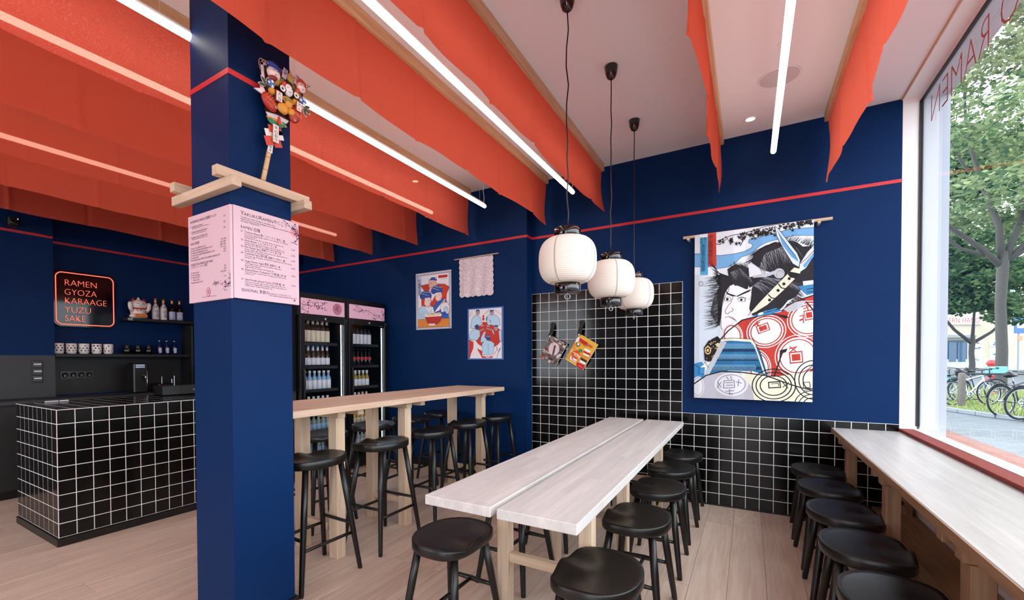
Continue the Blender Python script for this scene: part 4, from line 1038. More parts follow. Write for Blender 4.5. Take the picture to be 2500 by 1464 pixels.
(19,6,701,949,720,904,705,859),(19,6,645,771,664,725,649,680),(19,7,588,591,607,545,592,500),(19,6,721,948,740,903,725,859),(19,6,665,770,684,725,669,680),(19,6,609,590,628,545,613,500),(19,6,742,948,761,903,746,859),
(19,6,686,770,705,725,690,680),(19,6,629,590,648,545,633,500),(19,6,762,947,781,902,766,858),(19,6,706,770,725,725,710,680),(19,6,650,590,669,545,654,500),(19,6,782,947,801,902,786,858),(19,6,726,769,745,725,730,680),
(19,6,670,590,689,545,674,500),(19,6,802,946,821,902,806,857),(19,6,746,769,765,724,750,680),(19,6,690,590,709,545,694,500),(19,6,822,946,841,901,826,857),(19,6,766,769,785,724,770,680),(19,6,711,590,730,545,715,501),
(19,6,842,945,860,901,846,857),(19,6,787,769,805,724,791,680),(19,6,731,590,750,546,735,501),(19,6,862,945,880,900,866,856),(19,6,807,768,825,724,811,679),(19,6,751,590,770,546,755,501),(19,6,881,944,900,900,885,856),
(19,6,827,768,845,724,831,679),(19,6,771,590,790,546,775,501),(19,6,901,944,920,899,905,856),(19,6,846,768,865,723,850,679),(19,6,791,590,810,546,795,501),(19,6,921,943,939,899,925,855),(19,6,866,768,885,723,870,679),
(19,6,811,590,830,546,815,501),(19,6,886,767,905,723,890,679),(19,6,831,590,850,546,835,501),(19,6,906,767,925,723,910,679),(19,6,851,590,870,546,855,501),(19,6,926,767,944,723,930,679),(19,6,871,590,890,546,875,501),
(19,6,945,767,964,722,949,678),(19,6,891,590,910,546,895,501),(19,6,965,766,983,722,969,678),(19,6,911,590,929,546,915,501),(31,0,416,1032,580,1044,877,1018,935,906,908,895,852,970,580,1002,416,989),
(4,9,416,1032,580,1044,877,1018,944,894,985,808,1093,405),(31,19,902,932,960,759,1058,412),(22,0,416,994,504,979,222,382,158,387),(2,0,152,885,221,1004,361,1084,416,1024,355,843,257,627,167,666),
(27,-1,216,840,50,-1,0,-72),(2,-1,216,840,34,-1,0,-51),(27,-1,216,840,18,0,0,-28),(30,-1,256,1019,7,0,0,-8),(30,-1,302,748,7,0,0,-8),(30,-1,331,990,7,0,0,-8),(30,-1,293,966,7,0,0,-8),(30,-1,327,874,7,0,0,-8),
(30,-1,370,758,7,0,0,-8),(30,-1,214,919,7,0,0,-8),(30,-1,366,868,7,0,0,-8),(30,-1,275,876,7,0,0,-8),(30,-1,337,711,7,0,0,-8),(30,-1,292,701,7,0,0,-8),(30,-1,306,988,7,0,0,-8),(30,-1,347,882,7,0,0,-8),
(30,-1,200,699,7,0,0,-8),(30,-1,197,833,7,0,0,-8),(30,-1,283,730,7,0,0,-8),(30,-1,267,952,7,0,0,-8),(30,-1,245,957,7,0,0,-8),(30,-1,299,904,7,0,0,-8),(30,-1,335,941,7,0,0,-8),(30,-1,259,941,7,0,0,-8),
(30,-1,378,743,7,0,0,-8),(30,-1,353,817,7,0,0,-8),(30,-1,269,976,7,0,0,-8),(30,-1,350,859,7,0,0,-8),(30,-1,199,969,7,0,0,-8),(26,-1,371,931,31,-1,0,-36),(9,0,-19,602,121,640,173,563,158,382,-10,236),
(4,9,5,589,86,537,73,433,165,408),(31,0,97,542,201,627,269,652,177,542),(4,7,167,640,227,537),(20,0,-33,235,176,395,424,471,707,463,865,266,913,-30,-36,-54),(28,-1,573,255,253,5,-1,-202),
(17,-2,573,255,206,4,-1,-162,13,0,6.28),(28,-1,60,198,104,2,-1,-183),(17,-2,60,198,83,2,-1,-157,9,0,6.28),(13,11,468,314,616,324,624,198,458,187,468,314),(13,11,490,279,603,286),(13,11,498,233,603,241),
(13,11,368,295,423,194),(13,11,423,288,360,184),(13,11,642,299,728,276),(13,11,685,338,674,225),(13,11,489,132,620,148),(13,11,522,94,598,84),(13,11,550,171,554,70),(13,11,501,386,534,335),(13,11,567,391,577,336),
(31,0,707,463,1082,407,1174,389,1717,493,1718,-46,913,-30,865,266),(4,-2,1175,248,296,6,0,-273,16,0,6.28),(4,-2,1175,248,242,5,0,-219,16,0,6.28),(4,-2,1175,248,183,4,0,-161,16,0,6.28),
(4,-2,1698,353,240,4,1,-305,15,1.6,4.8),(4,-2,1698,353,185,3,1,-235,15,1.6,4.8),(4,-2,1698,353,130,2,1,-169,15,1.6,4.8),(4,-2,1681,-48,112,5,0,-113,13,3.1,5.2),(4,-2,1681,-48,168,7,1,-170,13,3.1,5.2),
(4,-2,1681,-48,223,9,1,-227,13,3.1,5.2),(31,0,707,463,845,419,876,217,813,290),(4,0,1099,307,1268,327,1280,214,1107,198),(31,0,1115,290,1254,307,1264,230,1123,217),(4,10,1143,276,1240,288,1248,240),
(4,12,1293,311,1372,209),(4,12,1303,226,1378,305),(4,11,1566,308,1651,317,1661,235,1579,221,1566,308),(4,11,1585,186,1671,207),(4,19,707,463,1042,416,1174,369,1362,288,1556,220,1717,208),(4,21,176,395,424,471,707,463),
(4,21,-33,222,176,387),(4,18,1184,398,1244,611,1293,803),(4,0,1259,827,1362,854,1342,797,1299,779,1283,719,1263,755),(4,0,1233,1390,1352,1384,1371,1347,1322,1345),]),
'bowl': (0.532, 0.690, '2f3f86 2f55a8 31406f 3c62b0 5b86bf 6b8f5a 8f2a26 b86a28 b9d4ea bcdcf0 c23b34 c33432 c8442f dd8a3c e3b3a6 e4e2e6 e6d27a e8d9b0 eceaf0 eed3ca', [(15,0,-51,1564,1165,1405,1156,-76,-72,-34),(0,-1,22,1361,11,-1,0,-9),(0,-1,5,20,11,0,0,-9),(0,-1,44,1331,11,-1,0,-9),(0,-1,28,50,11,0,0,-9),(0,-1,66,1361,10,-1,0,-9),(0,-1,50,20,11,0,0,-9),(0,-1,88,1331,10,-1,0,-9),
(0,-1,72,50,11,0,0,-9),(0,-1,111,1361,10,-1,0,-9),(0,-1,94,20,11,0,0,-9),(0,-1,132,1331,10,-1,0,-9),(0,-1,117,50,10,0,0,-9),(0,-1,154,1361,10,-1,0,-9),(0,-1,138,20,10,0,0,-9),(0,-1,176,1331,10,-1,0,-9),
(0,-1,161,50,10,0,0,-9),(0,-1,198,1361,10,-1,0,-9),(0,-1,182,20,10,0,0,-9),(0,-1,220,1332,10,-1,0,-9),(0,-1,205,50,10,0,0,-9),(0,-1,242,1361,10,-1,0,-9),(0,-1,226,20,10,0,0,-9),(0,-1,263,1332,10,-1,0,-9),
(0,-1,248,50,10,0,0,-9),(0,-1,285,1361,10,-1,0,-9),(0,-1,270,20,10,0,0,-9),(0,-1,306,1332,10,-1,0,-9),(0,-1,292,49,10,0,0,-9),(0,-1,328,1361,10,-1,0,-9),(0,-1,313,20,10,0,0,-9),(0,-1,349,1332,10,-1,0,-9),
(0,-1,335,49,10,0,0,-9),(0,-1,371,1361,10,-1,0,-9),(0,-1,356,19,10,0,0,-9),(0,-1,392,1332,10,-1,0,-9),(0,-1,378,49,10,0,0,-9),(0,-1,413,1361,10,-1,0,-9),(0,-1,399,19,10,0,0,-9),(0,-1,434,1332,10,-1,0,-9),
(0,-1,421,49,10,0,0,-9),(0,-1,455,1361,10,-1,0,-9),(0,-1,442,19,10,0,0,-9),(0,-1,476,1332,10,-1,0,-9),(0,-1,463,49,10,0,0,-9),(0,-1,497,1361,10,-1,0,-9),(0,-1,484,19,10,0,0,-9),(0,-1,518,1332,10,-1,0,-9),
(0,-1,505,49,10,0,0,-9),(0,-1,539,1362,10,-1,0,-9),(0,-1,526,19,10,0,0,-9),(0,-1,560,1333,10,-1,0,-9),(0,-1,547,49,10,0,0,-9),(0,-1,581,1362,10,-1,0,-9),(0,-1,568,19,10,0,0,-9),(0,-1,601,1333,10,-1,0,-9),
(0,-1,589,48,10,0,0,-9),(0,-1,622,1362,10,-1,0,-9),(0,-1,610,19,10,0,0,-9),(0,-1,643,1333,10,-1,0,-9),(0,-1,631,48,10,0,0,-9),(0,-1,663,1362,10,-1,0,-9),(0,-1,651,19,10,0,0,-9),(0,-1,684,1333,10,-1,0,-9),
(0,-1,672,48,10,0,0,-9),(0,-1,704,1362,10,-1,0,-9),(0,-1,693,19,10,0,0,-9),(0,-1,725,1333,10,-1,0,-9),(0,-1,713,48,10,0,0,-9),(0,-1,745,1362,10,-1,0,-9),(0,-1,734,19,10,0,0,-9),(0,-1,765,1333,10,-1,0,-9),
(0,-1,754,48,10,0,0,-9),(0,-1,786,1362,10,-1,0,-9),(0,-1,775,19,10,0,0,-9),(0,-1,806,1333,10,-1,0,-9),(0,-1,795,48,10,0,0,-9),(0,-1,826,1362,10,-1,0,-9),(0,-1,815,19,10,0,0,-9),(0,-1,846,1333,10,-1,0,-9),
(0,-1,836,48,10,0,0,-9),(0,-1,866,1362,9,-1,0,-9),(0,-1,856,19,10,0,0,-9),(0,-1,886,1334,9,-1,0,-9),(0,-1,876,48,10,0,0,-9),(0,-1,906,1362,9,-1,0,-9),(0,-1,896,19,10,0,0,-9),(0,-1,926,1334,9,-1,0,-9),
(0,-1,916,47,10,0,0,-9),(0,-1,946,1362,9,-1,0,-9),(0,-1,936,19,9,0,0,-9),(0,-1,966,1334,9,-1,0,-9),(0,-1,956,47,9,0,0,-9),(0,-1,985,1362,9,-1,0,-9),(0,-1,976,19,9,0,0,-9),(0,-1,1005,1334,9,-1,0,-9),
(0,-1,996,47,9,0,0,-9),(0,-1,1025,1362,9,-1,0,-9),(0,-1,1015,19,9,0,0,-9),(0,-1,1044,1334,9,-1,0,-9),(0,-1,1035,47,9,0,0,-9),(0,-1,21,1337,9,-1,0,-9),(0,-1,1057,1327,8,-1,0,-9),(0,-1,52,1317,9,-1,0,-9),
(0,-1,1033,1315,8,-1,0,-9),(0,-1,20,1302,9,-1,0,-9),(0,-1,1057,1292,8,-1,0,-9),(0,-1,52,1282,9,-1,0,-9),(0,-1,1032,1280,8,-1,0,-9),(0,-1,20,1268,9,-1,0,-9),(0,-1,1057,1257,8,-1,0,-9),(0,-1,51,1248,9,-1,0,-9),
(0,-1,1032,1244,8,-1,0,-9),(0,-1,19,1233,9,-1,0,-9),(0,-1,1057,1222,8,-1,0,-9),(0,-1,51,1213,9,-1,0,-9),(0,-1,1032,1209,8,-1,0,-9),(0,-1,19,1199,9,-1,0,-9),(0,-1,1057,1186,8,-1,0,-9),(0,-1,50,1179,9,-1,0,-9),
(0,-1,1032,1174,8,-1,0,-9),(0,-1,18,1164,9,-1,0,-9),(0,-1,1056,1151,8,-1,0,-9),(0,-1,50,1145,9,-1,0,-9),(0,-1,1031,1139,8,-1,0,-9),(0,-1,18,1130,9,-1,0,-9),(0,-1,1056,1116,8,-1,0,-9),(0,-1,49,1110,9,-1,0,-9),
(0,-1,1031,1103,8,-1,0,-9),(0,-1,18,1095,9,-1,0,-9),(0,-1,1056,1081,8,-1,0,-9),(0,-1,49,1076,9,-1,0,-9),(0,-1,1031,1068,8,-1,0,-9),(0,-1,17,1061,9,-1,0,-9),(0,-1,1056,1045,8,-1,0,-9),(0,-1,49,1041,9,-1,0,-9),
(0,-1,1031,1033,8,-1,0,-9),(0,-1,17,1026,9,-1,0,-9),(0,-1,1055,1010,8,-1,0,-9),(0,-1,48,1007,9,-1,0,-9),(0,-1,1030,997,8,-1,0,-9),(0,-1,16,992,9,-1,0,-9),(0,-1,1055,975,8,-1,0,-9),(0,-1,48,972,9,-1,0,-9),
(0,-1,1030,962,8,-1,0,-9),(0,-1,16,957,9,-1,0,-9),(0,-1,1055,939,8,-1,0,-9),(0,-1,47,938,9,-1,0,-9),(0,-1,1030,926,8,-1,0,-9),(0,-1,15,923,9,-1,0,-9),(0,-1,1055,904,8,-1,0,-9),(0,-1,47,903,9,-1,0,-9),
(0,-1,1030,891,8,-1,0,-9),(0,-1,15,888,9,-1,0,-9),(0,-1,1054,869,8,-1,0,-9),(0,-1,46,869,9,-1,0,-9),(0,-1,1029,856,8,-1,0,-9),(0,-1,14,854,9,-1,0,-9),(0,-1,1054,833,8,-1,0,-9),(0,-1,46,834,9,-1,0,-9),
(0,-1,1029,820,8,-1,0,-9),(0,-1,14,819,9,-1,0,-9),(0,-1,1054,798,8,-1,0,-9),(0,-1,46,800,9,-1,0,-9),(0,-1,1029,785,8,-1,0,-9),(0,-1,14,784,9,-1,0,-9),(0,-1,1054,762,8,-1,0,-9),(0,-1,45,765,9,-1,0,-9),
(0,-1,1029,749,8,-1,0,-9),(0,-1,13,750,9,-1,0,-9),(0,-1,1053,727,8,-1,0,-9),(0,-1,45,731,9,-1,0,-9),(0,-1,1028,714,8,-1,0,-9),(0,-1,13,715,9,-1,0,-9),(0,-1,1053,692,8,-1,0,-9),(0,-1,44,696,9,-1,0,-9),
(0,-1,1028,678,8,-1,0,-9),(0,-1,12,680,9,-1,0,-9),(0,-1,1053,656,8,-1,0,-9),(0,-1,44,662,9,-1,0,-9),(0,-1,1028,643,8,-1,0,-9),(0,-1,12,646,9,-1,0,-9),(0,-1,1053,621,8,-1,0,-9),(0,-1,43,627,9,-1,0,-9),
(0,-1,1028,607,8,-1,0,-9),(0,-1,11,611,9,-1,0,-9),(0,-1,1052,585,8,-1,0,-9),(0,-1,43,592,9,-1,0,-9),(0,-1,1027,572,8,-1,0,-9),(0,-1,11,576,9,-1,0,-9),(0,-1,1052,550,8,-1,0,-9),(0,-1,42,558,9,-1,0,-9),
(0,-1,1027,536,8,-1,0,-9),(0,-1,10,542,9,-1,0,-9),(0,-1,1052,514,8,-1,0,-9),(0,-1,42,523,9,-1,0,-9),(0,-1,1027,501,8,-1,0,-9),(0,-1,10,507,9,-1,0,-9),(0,-1,1052,479,8,-1,0,-9),(0,-1,42,488,9,-1,0,-9),
(0,-1,1027,465,8,-1,0,-9),(0,-1,10,472,9,-1,0,-9),(0,-1,1051,443,8,-1,0,-9),(0,-1,41,454,9,-1,0,-9),(0,-1,1026,429,8,-1,0,-9),(0,-1,9,437,9,-1,0,-9),(0,-1,1051,408,8,-1,0,-9),(0,-1,41,419,9,-1,0,-9),
(0,-1,1026,394,8,-1,0,-9),(0,-1,9,403,9,-1,0,-9),(0,-1,1051,372,8,-1,0,-9),(0,-1,40,384,9,-1,0,-9),(0,-1,1026,358,8,-1,0,-9),(0,-1,8,368,9,-1,0,-9),(0,-1,1051,336,8,0,0,-9),(0,-1,40,349,9,-1,0,-9),
(0,-1,1026,322,8,0,0,-9),(0,-1,8,333,9,-1,0,-9),(0,-1,1050,301,8,0,0,-9),(0,-1,39,315,9,-1,0,-9),(0,-1,1025,287,8,0,0,-9),(0,-1,7,298,9,-1,0,-9),(0,-1,1050,265,8,0,0,-9),(0,-1,39,280,9,0,0,-9),(0,-1,1025,251,8,0,0,-9),
(0,-1,7,263,9,0,0,-9),(0,-1,1050,230,8,0,0,-9),(0,-1,39,245,9,0,0,-9),(0,-1,1025,215,8,0,0,-9),(0,-1,6,229,9,0,0,-9),(0,-1,1050,194,8,0,0,-9),(0,-1,38,210,9,0,0,-9),(0,-1,1025,180,8,0,0,-9),(0,-1,6,194,9,0,0,-9),
(0,-1,1050,158,8,0,0,-9),(0,-1,38,176,9,0,0,-9),(0,-1,1024,144,8,0,0,-9),(0,-1,6,159,9,0,0,-9),(0,-1,1049,123,8,0,0,-9),(0,-1,37,141,9,0,0,-9),(0,-1,1024,108,8,0,0,-9),(0,-1,5,124,9,0,0,-9),(0,-1,1049,87,8,0,0,-9),
(0,-1,37,106,9,0,0,-9),(0,-1,1024,73,8,0,0,-9),(0,-1,5,89,9,0,0,-9),(0,-1,1049,51,8,0,0,-9),(0,-1,36,71,9,0,0,-9),(0,-1,1024,37,8,0,0,-9),(0,-1,4,54,9,0,0,-9),(0,-1,1049,16,8,0,0,-9),(0,-1,36,36,9,0,0,-9),
(0,-1,1023,1,8,0,0,-9),(2,0,66,1323,1017,1330,1014,41,61,45),(18,0,77,1314,1008,1321,1005,49,68,53),(9,0,90,1301,188,1301,193,878,96,879),(11,0,693,1279,961,1275,963,1210,696,1213),
(18,0,766,1202,966,1200,966,1154,769,1155),(2,5,776,1180,954,1178),(12,0,147,1078,427,1102,659,1083,883,1054,1015,976,945,841,928,635,588,530,182,558,168,804,249,959),(2,9,147,1078,427,1102),
(2,8,659,1083,883,1054,1015,976,951,840),(18,0,426,996,509,881,625,1029,665,1103,650,868,496,669,408,891),(14,0,415,1184,479,1230,611,1215,652,1105,631,975,518,880,433,969,400,1079),
(1,0,421,1183,479,1246,568,1251,653,1205,646,1153,528,1182),(14,0,401,1185,395,1245,455,1190),(14,0,594,1217,634,1286,653,1184),(2,7,415,1184,400,1079,433,969,518,880,631,975,652,1105),(2,7,444,1101,501,1111),
(2,7,420,1010,500,1010),(1,0,127,830,194,924,324,952,459,907,498,803,464,720,322,759,191,734,136,774),(16,10,193,883,424,809),(16,10,238,920,465,885),(2,7,151,806,323,858,474,778),
(19,0,288,767,451,767,473,671,438,567,337,547,269,620),(2,7,451,767,476,671,435,567,337,547),(2,7,383,700,437,701),(11,-1,429,621,17,-1,0,-8),
(1,0,469,933,533,1025,658,1052,787,1007,825,904,792,824,657,862,531,839,479,879),(16,10,533,985,754,911),(16,10,576,1021,794,985),(2,7,492,909,657,960,802,880),(19,0,624,871,780,869,801,776,768,674,671,656,606,727),
(2,6,780,869,805,776,765,674,671,656),(2,6,715,805,766,805),(11,-1,759,727,16,-1,0,-8),(9,0,49,486,217,583,354,546,472,565,520,348,283,280,213,175,52,183),(18,0,286,551,420,407,488,510,472,538,421,501,320,562),
(2,7,49,486,217,583,354,546),(4,7,83,456,102,263),(4,7,125,426,140,228),(4,7,167,396,179,259),(4,7,209,448,217,224),(4,7,250,418,255,255),(4,7,291,388,292,220),(4,7,332,440,330,251),(4,7,373,410,367,216),
(4,7,413,381,405,247),(3,0,528,534,655,657,785,699,881,717,974,580,1003,215,781,227,586,344),(18,0,570,398,653,498,816,644,896,710,880,613,718,441),(2,7,528,534,655,657),(2,7,570,398,653,498,816,644),
(18,-1,892,482,132,-9,-1,-151),(2,-2,892,482,132,-9,-1,-151,8,0,6.28),(8,-1,910,449,69,-5,-1,-68),(2,-2,910,449,69,-5,-1,-68,6,0,6.28),(1,0,782,385,878,410,972,321,814,317),(13,0,60,251,1010,241,1008,49,68,53),
(2,7,60,251,1010,241),(7,5,108,180,185,217),(7,5,226,180,303,217),(7,5,343,180,418,216),(7,5,458,180,532,216),(7,5,571,179,644,216),(7,5,683,179,755,215),(7,5,793,179,864,215),(7,5,902,179,972,214),
(10,0,276,321,782,319,768,201,650,114,484,103,357,168),(18,0,263,341,318,373,750,373,795,331,775,301,283,302),(17,-1,537,352,222,-1,3,-35),(13,10,386,356,470,372,586,338),(5,13,487,376,560,377),
(14,0,636,388,756,391,750,355,652,350),(6,5,303,285,324,262,341,288),(6,5,348,282,368,260,385,286),(6,5,392,280,412,257,429,283),(6,5,436,277,455,255,472,281),(6,5,479,275,499,253,516,278),(6,5,522,273,542,250,559,276),
(6,5,566,270,585,248,602,274),(6,5,609,268,628,246,645,271),(6,5,651,266,671,243,687,269),(6,5,694,263,713,241,729,267),(6,5,736,261,755,239,771,264),(6,5,320,243,340,220,357,247),(6,5,364,241,384,218,401,244),
(6,5,408,239,428,216,445,242),(6,5,452,236,472,214,489,240),(6,5,495,234,515,212,532,237),(6,5,539,232,558,209,575,235),(6,5,582,229,601,207,618,233),(6,5,625,227,644,205,661,231),(6,5,667,225,687,203,703,228),
(6,5,710,223,729,201,745,226),(6,5,336,202,357,179,374,205),(6,5,381,200,401,177,418,203),(6,5,425,197,445,175,462,201),(6,5,468,195,488,173,505,199),(6,5,512,193,531,171,548,197),(6,5,555,191,575,169,591,194),
(6,5,598,189,617,166,634,192),(6,5,641,187,660,164,677,190),(6,5,683,184,702,162,719,188),(6,5,725,182,745,160,761,186),(6,5,353,160,373,138,390,164),(6,5,397,158,417,136,434,162),(6,5,441,156,461,134,478,160),
(6,5,485,154,504,132,521,158),(6,5,528,152,548,130,565,156),(6,5,571,150,591,128,607,154),(6,5,614,148,633,126,650,152),(6,5,657,146,676,124,693,150),(6,5,699,144,718,122,735,148),
(2,9,276,321,357,168,484,103,650,114,768,201,782,319),(18,0,400,134,601,130,584,88,417,90),]),
'round': (0.462, 0.587, '31406f 33487f 4668b0 5d8fa8 6a86c4 7a2a26 8f8f98 a99a9e b4d6ec c33b30 cfc9cc d8d4c8 e6e3e6', [(2,0,-74,1314,987,1229,978,-74,-92,-63),(12,0,36,1146,891,1148,891,27,34,30),(10,0,570,1140,626,1106,396,979,338,933),(10,0,70,773,206,916,235,885,75,722),(10,0,697,1131,890,1008,890,979,655,1121),
(9,-1,536,539,355,-61,-51,-273),(9,0,395,855,666,827,651,742,394,781),(8,0,84,722,108,922,186,1005,236,1010,338,971,380,831,307,786,204,779,182,704),
(0,7,84,722,108,922,186,1005,236,1010,338,971,380,831,307,786,204,779,182,704,84,722),(7,-1,275,1067,58,-4,-1,-62),(1,0,216,1088,235,1137,317,1134,334,1080,299,1098,252,1101),(0,5,252,1071,269,1072),
(0,5,284,1069,301,1070),(8,0,538,773,496,899,540,995,654,1024,765,980,834,903,852,756,735,738,623,781),(0,6,538,773,496,899,540,995,654,1024,765,980,834,903,852,756,735,738,623,781,538,773),(7,-1,640,1042,56,-4,-1,-61),
(1,0,583,1063,601,1111,680,1107,696,1055,663,1072,617,1075),(0,5,617,1046,634,1047),(0,5,648,1044,665,1045),(7,0,336,784,429,784,437,754,350,753),(7,0,504,770,595,770,589,731,503,735),
(8,0,28,522,99,658,203,703,329,660,333,535,250,438,96,456),(0,7,28,522,99,658,203,703,329,660,333,535,250,438,96,456,28,522),(1,-1,254,743,56,-3,-1,-59),(7,26,329,647,428,692),
(8,0,887,657,790,626,693,642,622,683,678,570,789,491,817,429,888,390),(0,6,887,657,790,626,693,642,622,683,678,570,789,491,817,429,888,390,887,657),(7,-1,749,701,53,-3,0,-58),
(1,0,696,721,712,766,787,764,802,715,771,730,728,732),(0,4,727,704,744,706),(0,4,757,703,774,704),(7,25,679,655,509,701),(9,0,30,496,161,416,153,264,92,139,61,32,34,33),
(9,0,248,262,417,182,387,83,674,78,773,247,731,150,645,41,387,38),(0,9,31,501,155,416),(12,15,30,484,149,411),(8,0,387,108,384,358,434,406,346,384,362,508,436,630,474,623,455,505,535,440,648,399,704,360,674,127,603,104),
(0,6,387,108,384,358,434,406,346,384,362,508,436,630,474,623,455,505,535,440,648,399,704,360,674,127,603,104,387,108),(1,-1,550,489,60,-2,-1,-65),(12,17,402,102,531,55,660,102),(0,6,540,353,549,129),
(4,-1,550,521,57,-2,0,-17),(7,20,457,654,479,591),(1,11,760,297,781,198),(9,0,679,643,818,624,844,392,760,370),(0,17,857,257,815,185),(6,14,809,173,763,39),(0,6,781,198,842,167),(9,-1,425,977,26,-2,0,-30),
(9,-1,422,916,32,-2,0,-35),(3,0,497,973,540,945,516,861,482,887),(5,14,590,893,618,830),(11,0,56,1122,83,1123,84,962,60,960),(11,0,104,1124,134,1124,136,1016,106,1016),(0,6,62,1107,80,1108),(0,6,62,1086,80,1088),
(0,6,62,1066,80,1068),(0,6,61,1046,79,1047),(0,6,61,1026,79,1027),(0,6,61,1006,79,1007),(0,6,61,986,79,987),]),
'mag_food': (0.220, 0.300, '22222a 2e2a2c 4f8a3a 5a4a20 c2222a c2262a d03a30 d3582e d9962c dd6a30 e07a48 e0c03a e3c04a e8a84e e8b23e e8b56a e8e4dc f0cf9a f1eef4 f2d9a8 f4e6c8 f5f1ee', [(8,0,-482,389,406,901,821,192,77,-285),(14,0,0,600,440,600,438,357,133,319),(5,0,32,531,244,529,228,458,67,466),(15,0,6,222,64,339,207,304,269,157,136,123,49,108),(7,-1,148,208,87,15,18,-87),(13,-1,72,282,45,7,7,-33),
(9,-1,67,289,17,10,9,-13),(2,-1,194,316,43,11,10,-32),(10,-1,118,161,30,18,15,-20),(17,-1,207,186,35,3,2,-20),(19,7,58,213,180,150),(19,7,75,215,192,155),(19,7,91,217,205,159),(19,7,108,220,217,164),
(19,7,125,222,229,169),(19,7,142,224,242,174),(19,7,158,226,254,178),(19,7,175,229,266,183),(19,7,191,231,278,188),(18,0,72,113,230,124,239,54,94,49),(6,0,106,104,123,125,150,103,130,80),(5,12,119,74,244,76),
(1,0,267,204,415,211,433,139,299,129),(18,0,284,157,418,162,428,118,298,109),(5,0,249,349,407,367,407,328,258,315),(18,0,266,310,409,325,411,292,274,276),(21,0,246,408,379,418,380,370,252,361),(0,-1,84,403,37,22,29,-41),
(16,-1,84,403,23,14,19,-26),(11,0,0,427,96,462,188,454,186,412,68,425),(3,7,104,467,206,444),(5,0,221,516,364,519,373,474,235,472),(20,8,244,498,357,499),(4,0,93,-28,253,7,428,118,440,0,3,-18),
(4,0,263,78,432,111,440,0,252,-21),(12,0,0,0,25,25,277,31,274,-7),(20,5,314,37,410,43),(18,0,-20,501,38,546,63,463,14,392),]),
'mag_photo': (0.200, 0.260, '2c2422 3c4a72 4b3836 6a5a58 7c2f2c 8d7c78 a99f9a b08a80 b9433a c9b6ae d3cac6 d9c3c8 e6dcd8', [(3,0,-539,393,350,804,744,161,-49,-387),(6,0,52,41,95,38,88,-13,44,-10),(2,0,175,286,209,287,210,261,176,260),(2,0,-10,88,76,90,76,70,-11,68),(10,0,244,310,305,312,307,270,246,267),(1,0,520,266,583,258,579,218,516,226),
(7,0,-19,225,12,222,4,173,-28,177),(4,0,-77,446,-23,454,-16,415,-70,406),(5,0,218,-27,292,-13,295,-34,221,-48),(1,0,418,102,484,97,480,49,413,54),(1,0,43,194,89,190,81,134,35,138),(1,0,306,11,357,12,356,-35,304,-36),
(1,0,518,180,565,181,565,160,518,159),(0,0,448,78,480,84,484,56,453,50),(9,0,216,588,247,582,243,551,211,557),(4,0,-130,448,-42,447,-43,396,-131,396),(0,0,101,293,188,295,189,266,102,263),
(0,0,91,-80,150,-70,152,-95,94,-105),(6,0,258,244,297,251,304,212,265,205),(6,0,149,586,227,585,229,536,150,536),(10,0,-13,207,78,215,81,163,-10,153),(6,0,210,636,244,632,243,604,209,607),
(9,0,109,535,183,527,180,482,105,489),(5,0,431,136,493,128,487,77,425,83),(5,0,222,60,271,69,275,45,226,35),(6,0,212,-32,242,-28,245,-85,215,-89),(10,0,-191,450,-134,453,-132,406,-188,403),
(6,0,398,240,431,245,435,211,402,206),(5,0,223,520,259,521,264,473,228,471),(2,0,144,410,225,416,229,381,148,374),(5,0,191,-87,266,-72,269,-97,194,-112),(7,0,176,334,255,346,263,299,184,286),
(6,0,-74,241,-42,239,-49,191,-80,192),(5,0,175,628,260,624,260,578,175,581),(5,0,-160,304,-98,296,-106,259,-168,267),(9,0,445,356,497,350,496,333,444,338),(2,0,217,103,282,110,286,58,220,51),
(4,0,-7,245,77,242,73,192,-12,195),(9,0,352,475,420,462,413,416,344,428),(4,0,-12,391,23,388,19,356,-17,359),(5,0,71,385,119,386,121,344,73,342),(4,0,398,211,463,226,467,207,402,192),
(10,0,268,549,341,561,353,513,280,500),(9,0,-123,313,-28,302,-31,282,-127,293),(7,0,204,580,269,588,275,560,209,551),(5,0,-6,160,71,151,67,129,-10,137),(10,0,-87,210,7,221,11,182,-83,170),
(4,0,342,547,384,545,384,510,343,512),(4,0,-7,184,25,183,21,134,-11,135),(7,0,116,81,165,90,172,41,123,32),(10,0,-100,195,-67,199,-65,168,-98,164),(4,0,-170,370,-99,361,-104,332,-175,340),
(10,0,352,508,430,518,433,499,356,489),(1,0,-152,305,-113,305,-115,266,-155,266),(7,0,99,283,133,285,133,267,100,265),(6,0,82,554,118,551,114,502,78,506),(0,0,333,536,403,541,409,500,339,494),
(0,0,-108,472,-65,476,-60,429,-102,425),(2,0,348,117,425,110,420,70,344,77),(10,0,339,470,390,478,398,438,347,429),(1,0,323,247,373,259,381,227,330,215),(5,0,264,242,348,256,352,234,268,220),
(1,0,318,287,386,302,392,275,325,259),(5,0,443,280,504,293,514,248,454,234),(6,0,73,365,122,367,124,317,75,315),(0,0,336,66,373,70,375,43,338,40),(4,0,132,172,171,175,174,119,135,116),
(9,0,165,260,206,263,210,212,169,208),(0,0,251,359,334,358,334,336,252,336),(9,0,230,298,270,292,267,266,226,271),(0,0,245,99,291,96,289,74,243,76),(5,0,261,75,319,79,321,35,262,30),(0,0,298,602,343,597,342,577,296,582),
(6,0,369,328,449,345,456,315,376,298),(5,0,227,464,274,466,276,446,228,444),(5,0,21,304,78,296,73,275,17,283),(5,0,151,-63,239,-64,236,-103,148,-102),(5,0,5,501,95,504,97,467,6,464),(9,0,232,425,265,427,267,396,235,394),
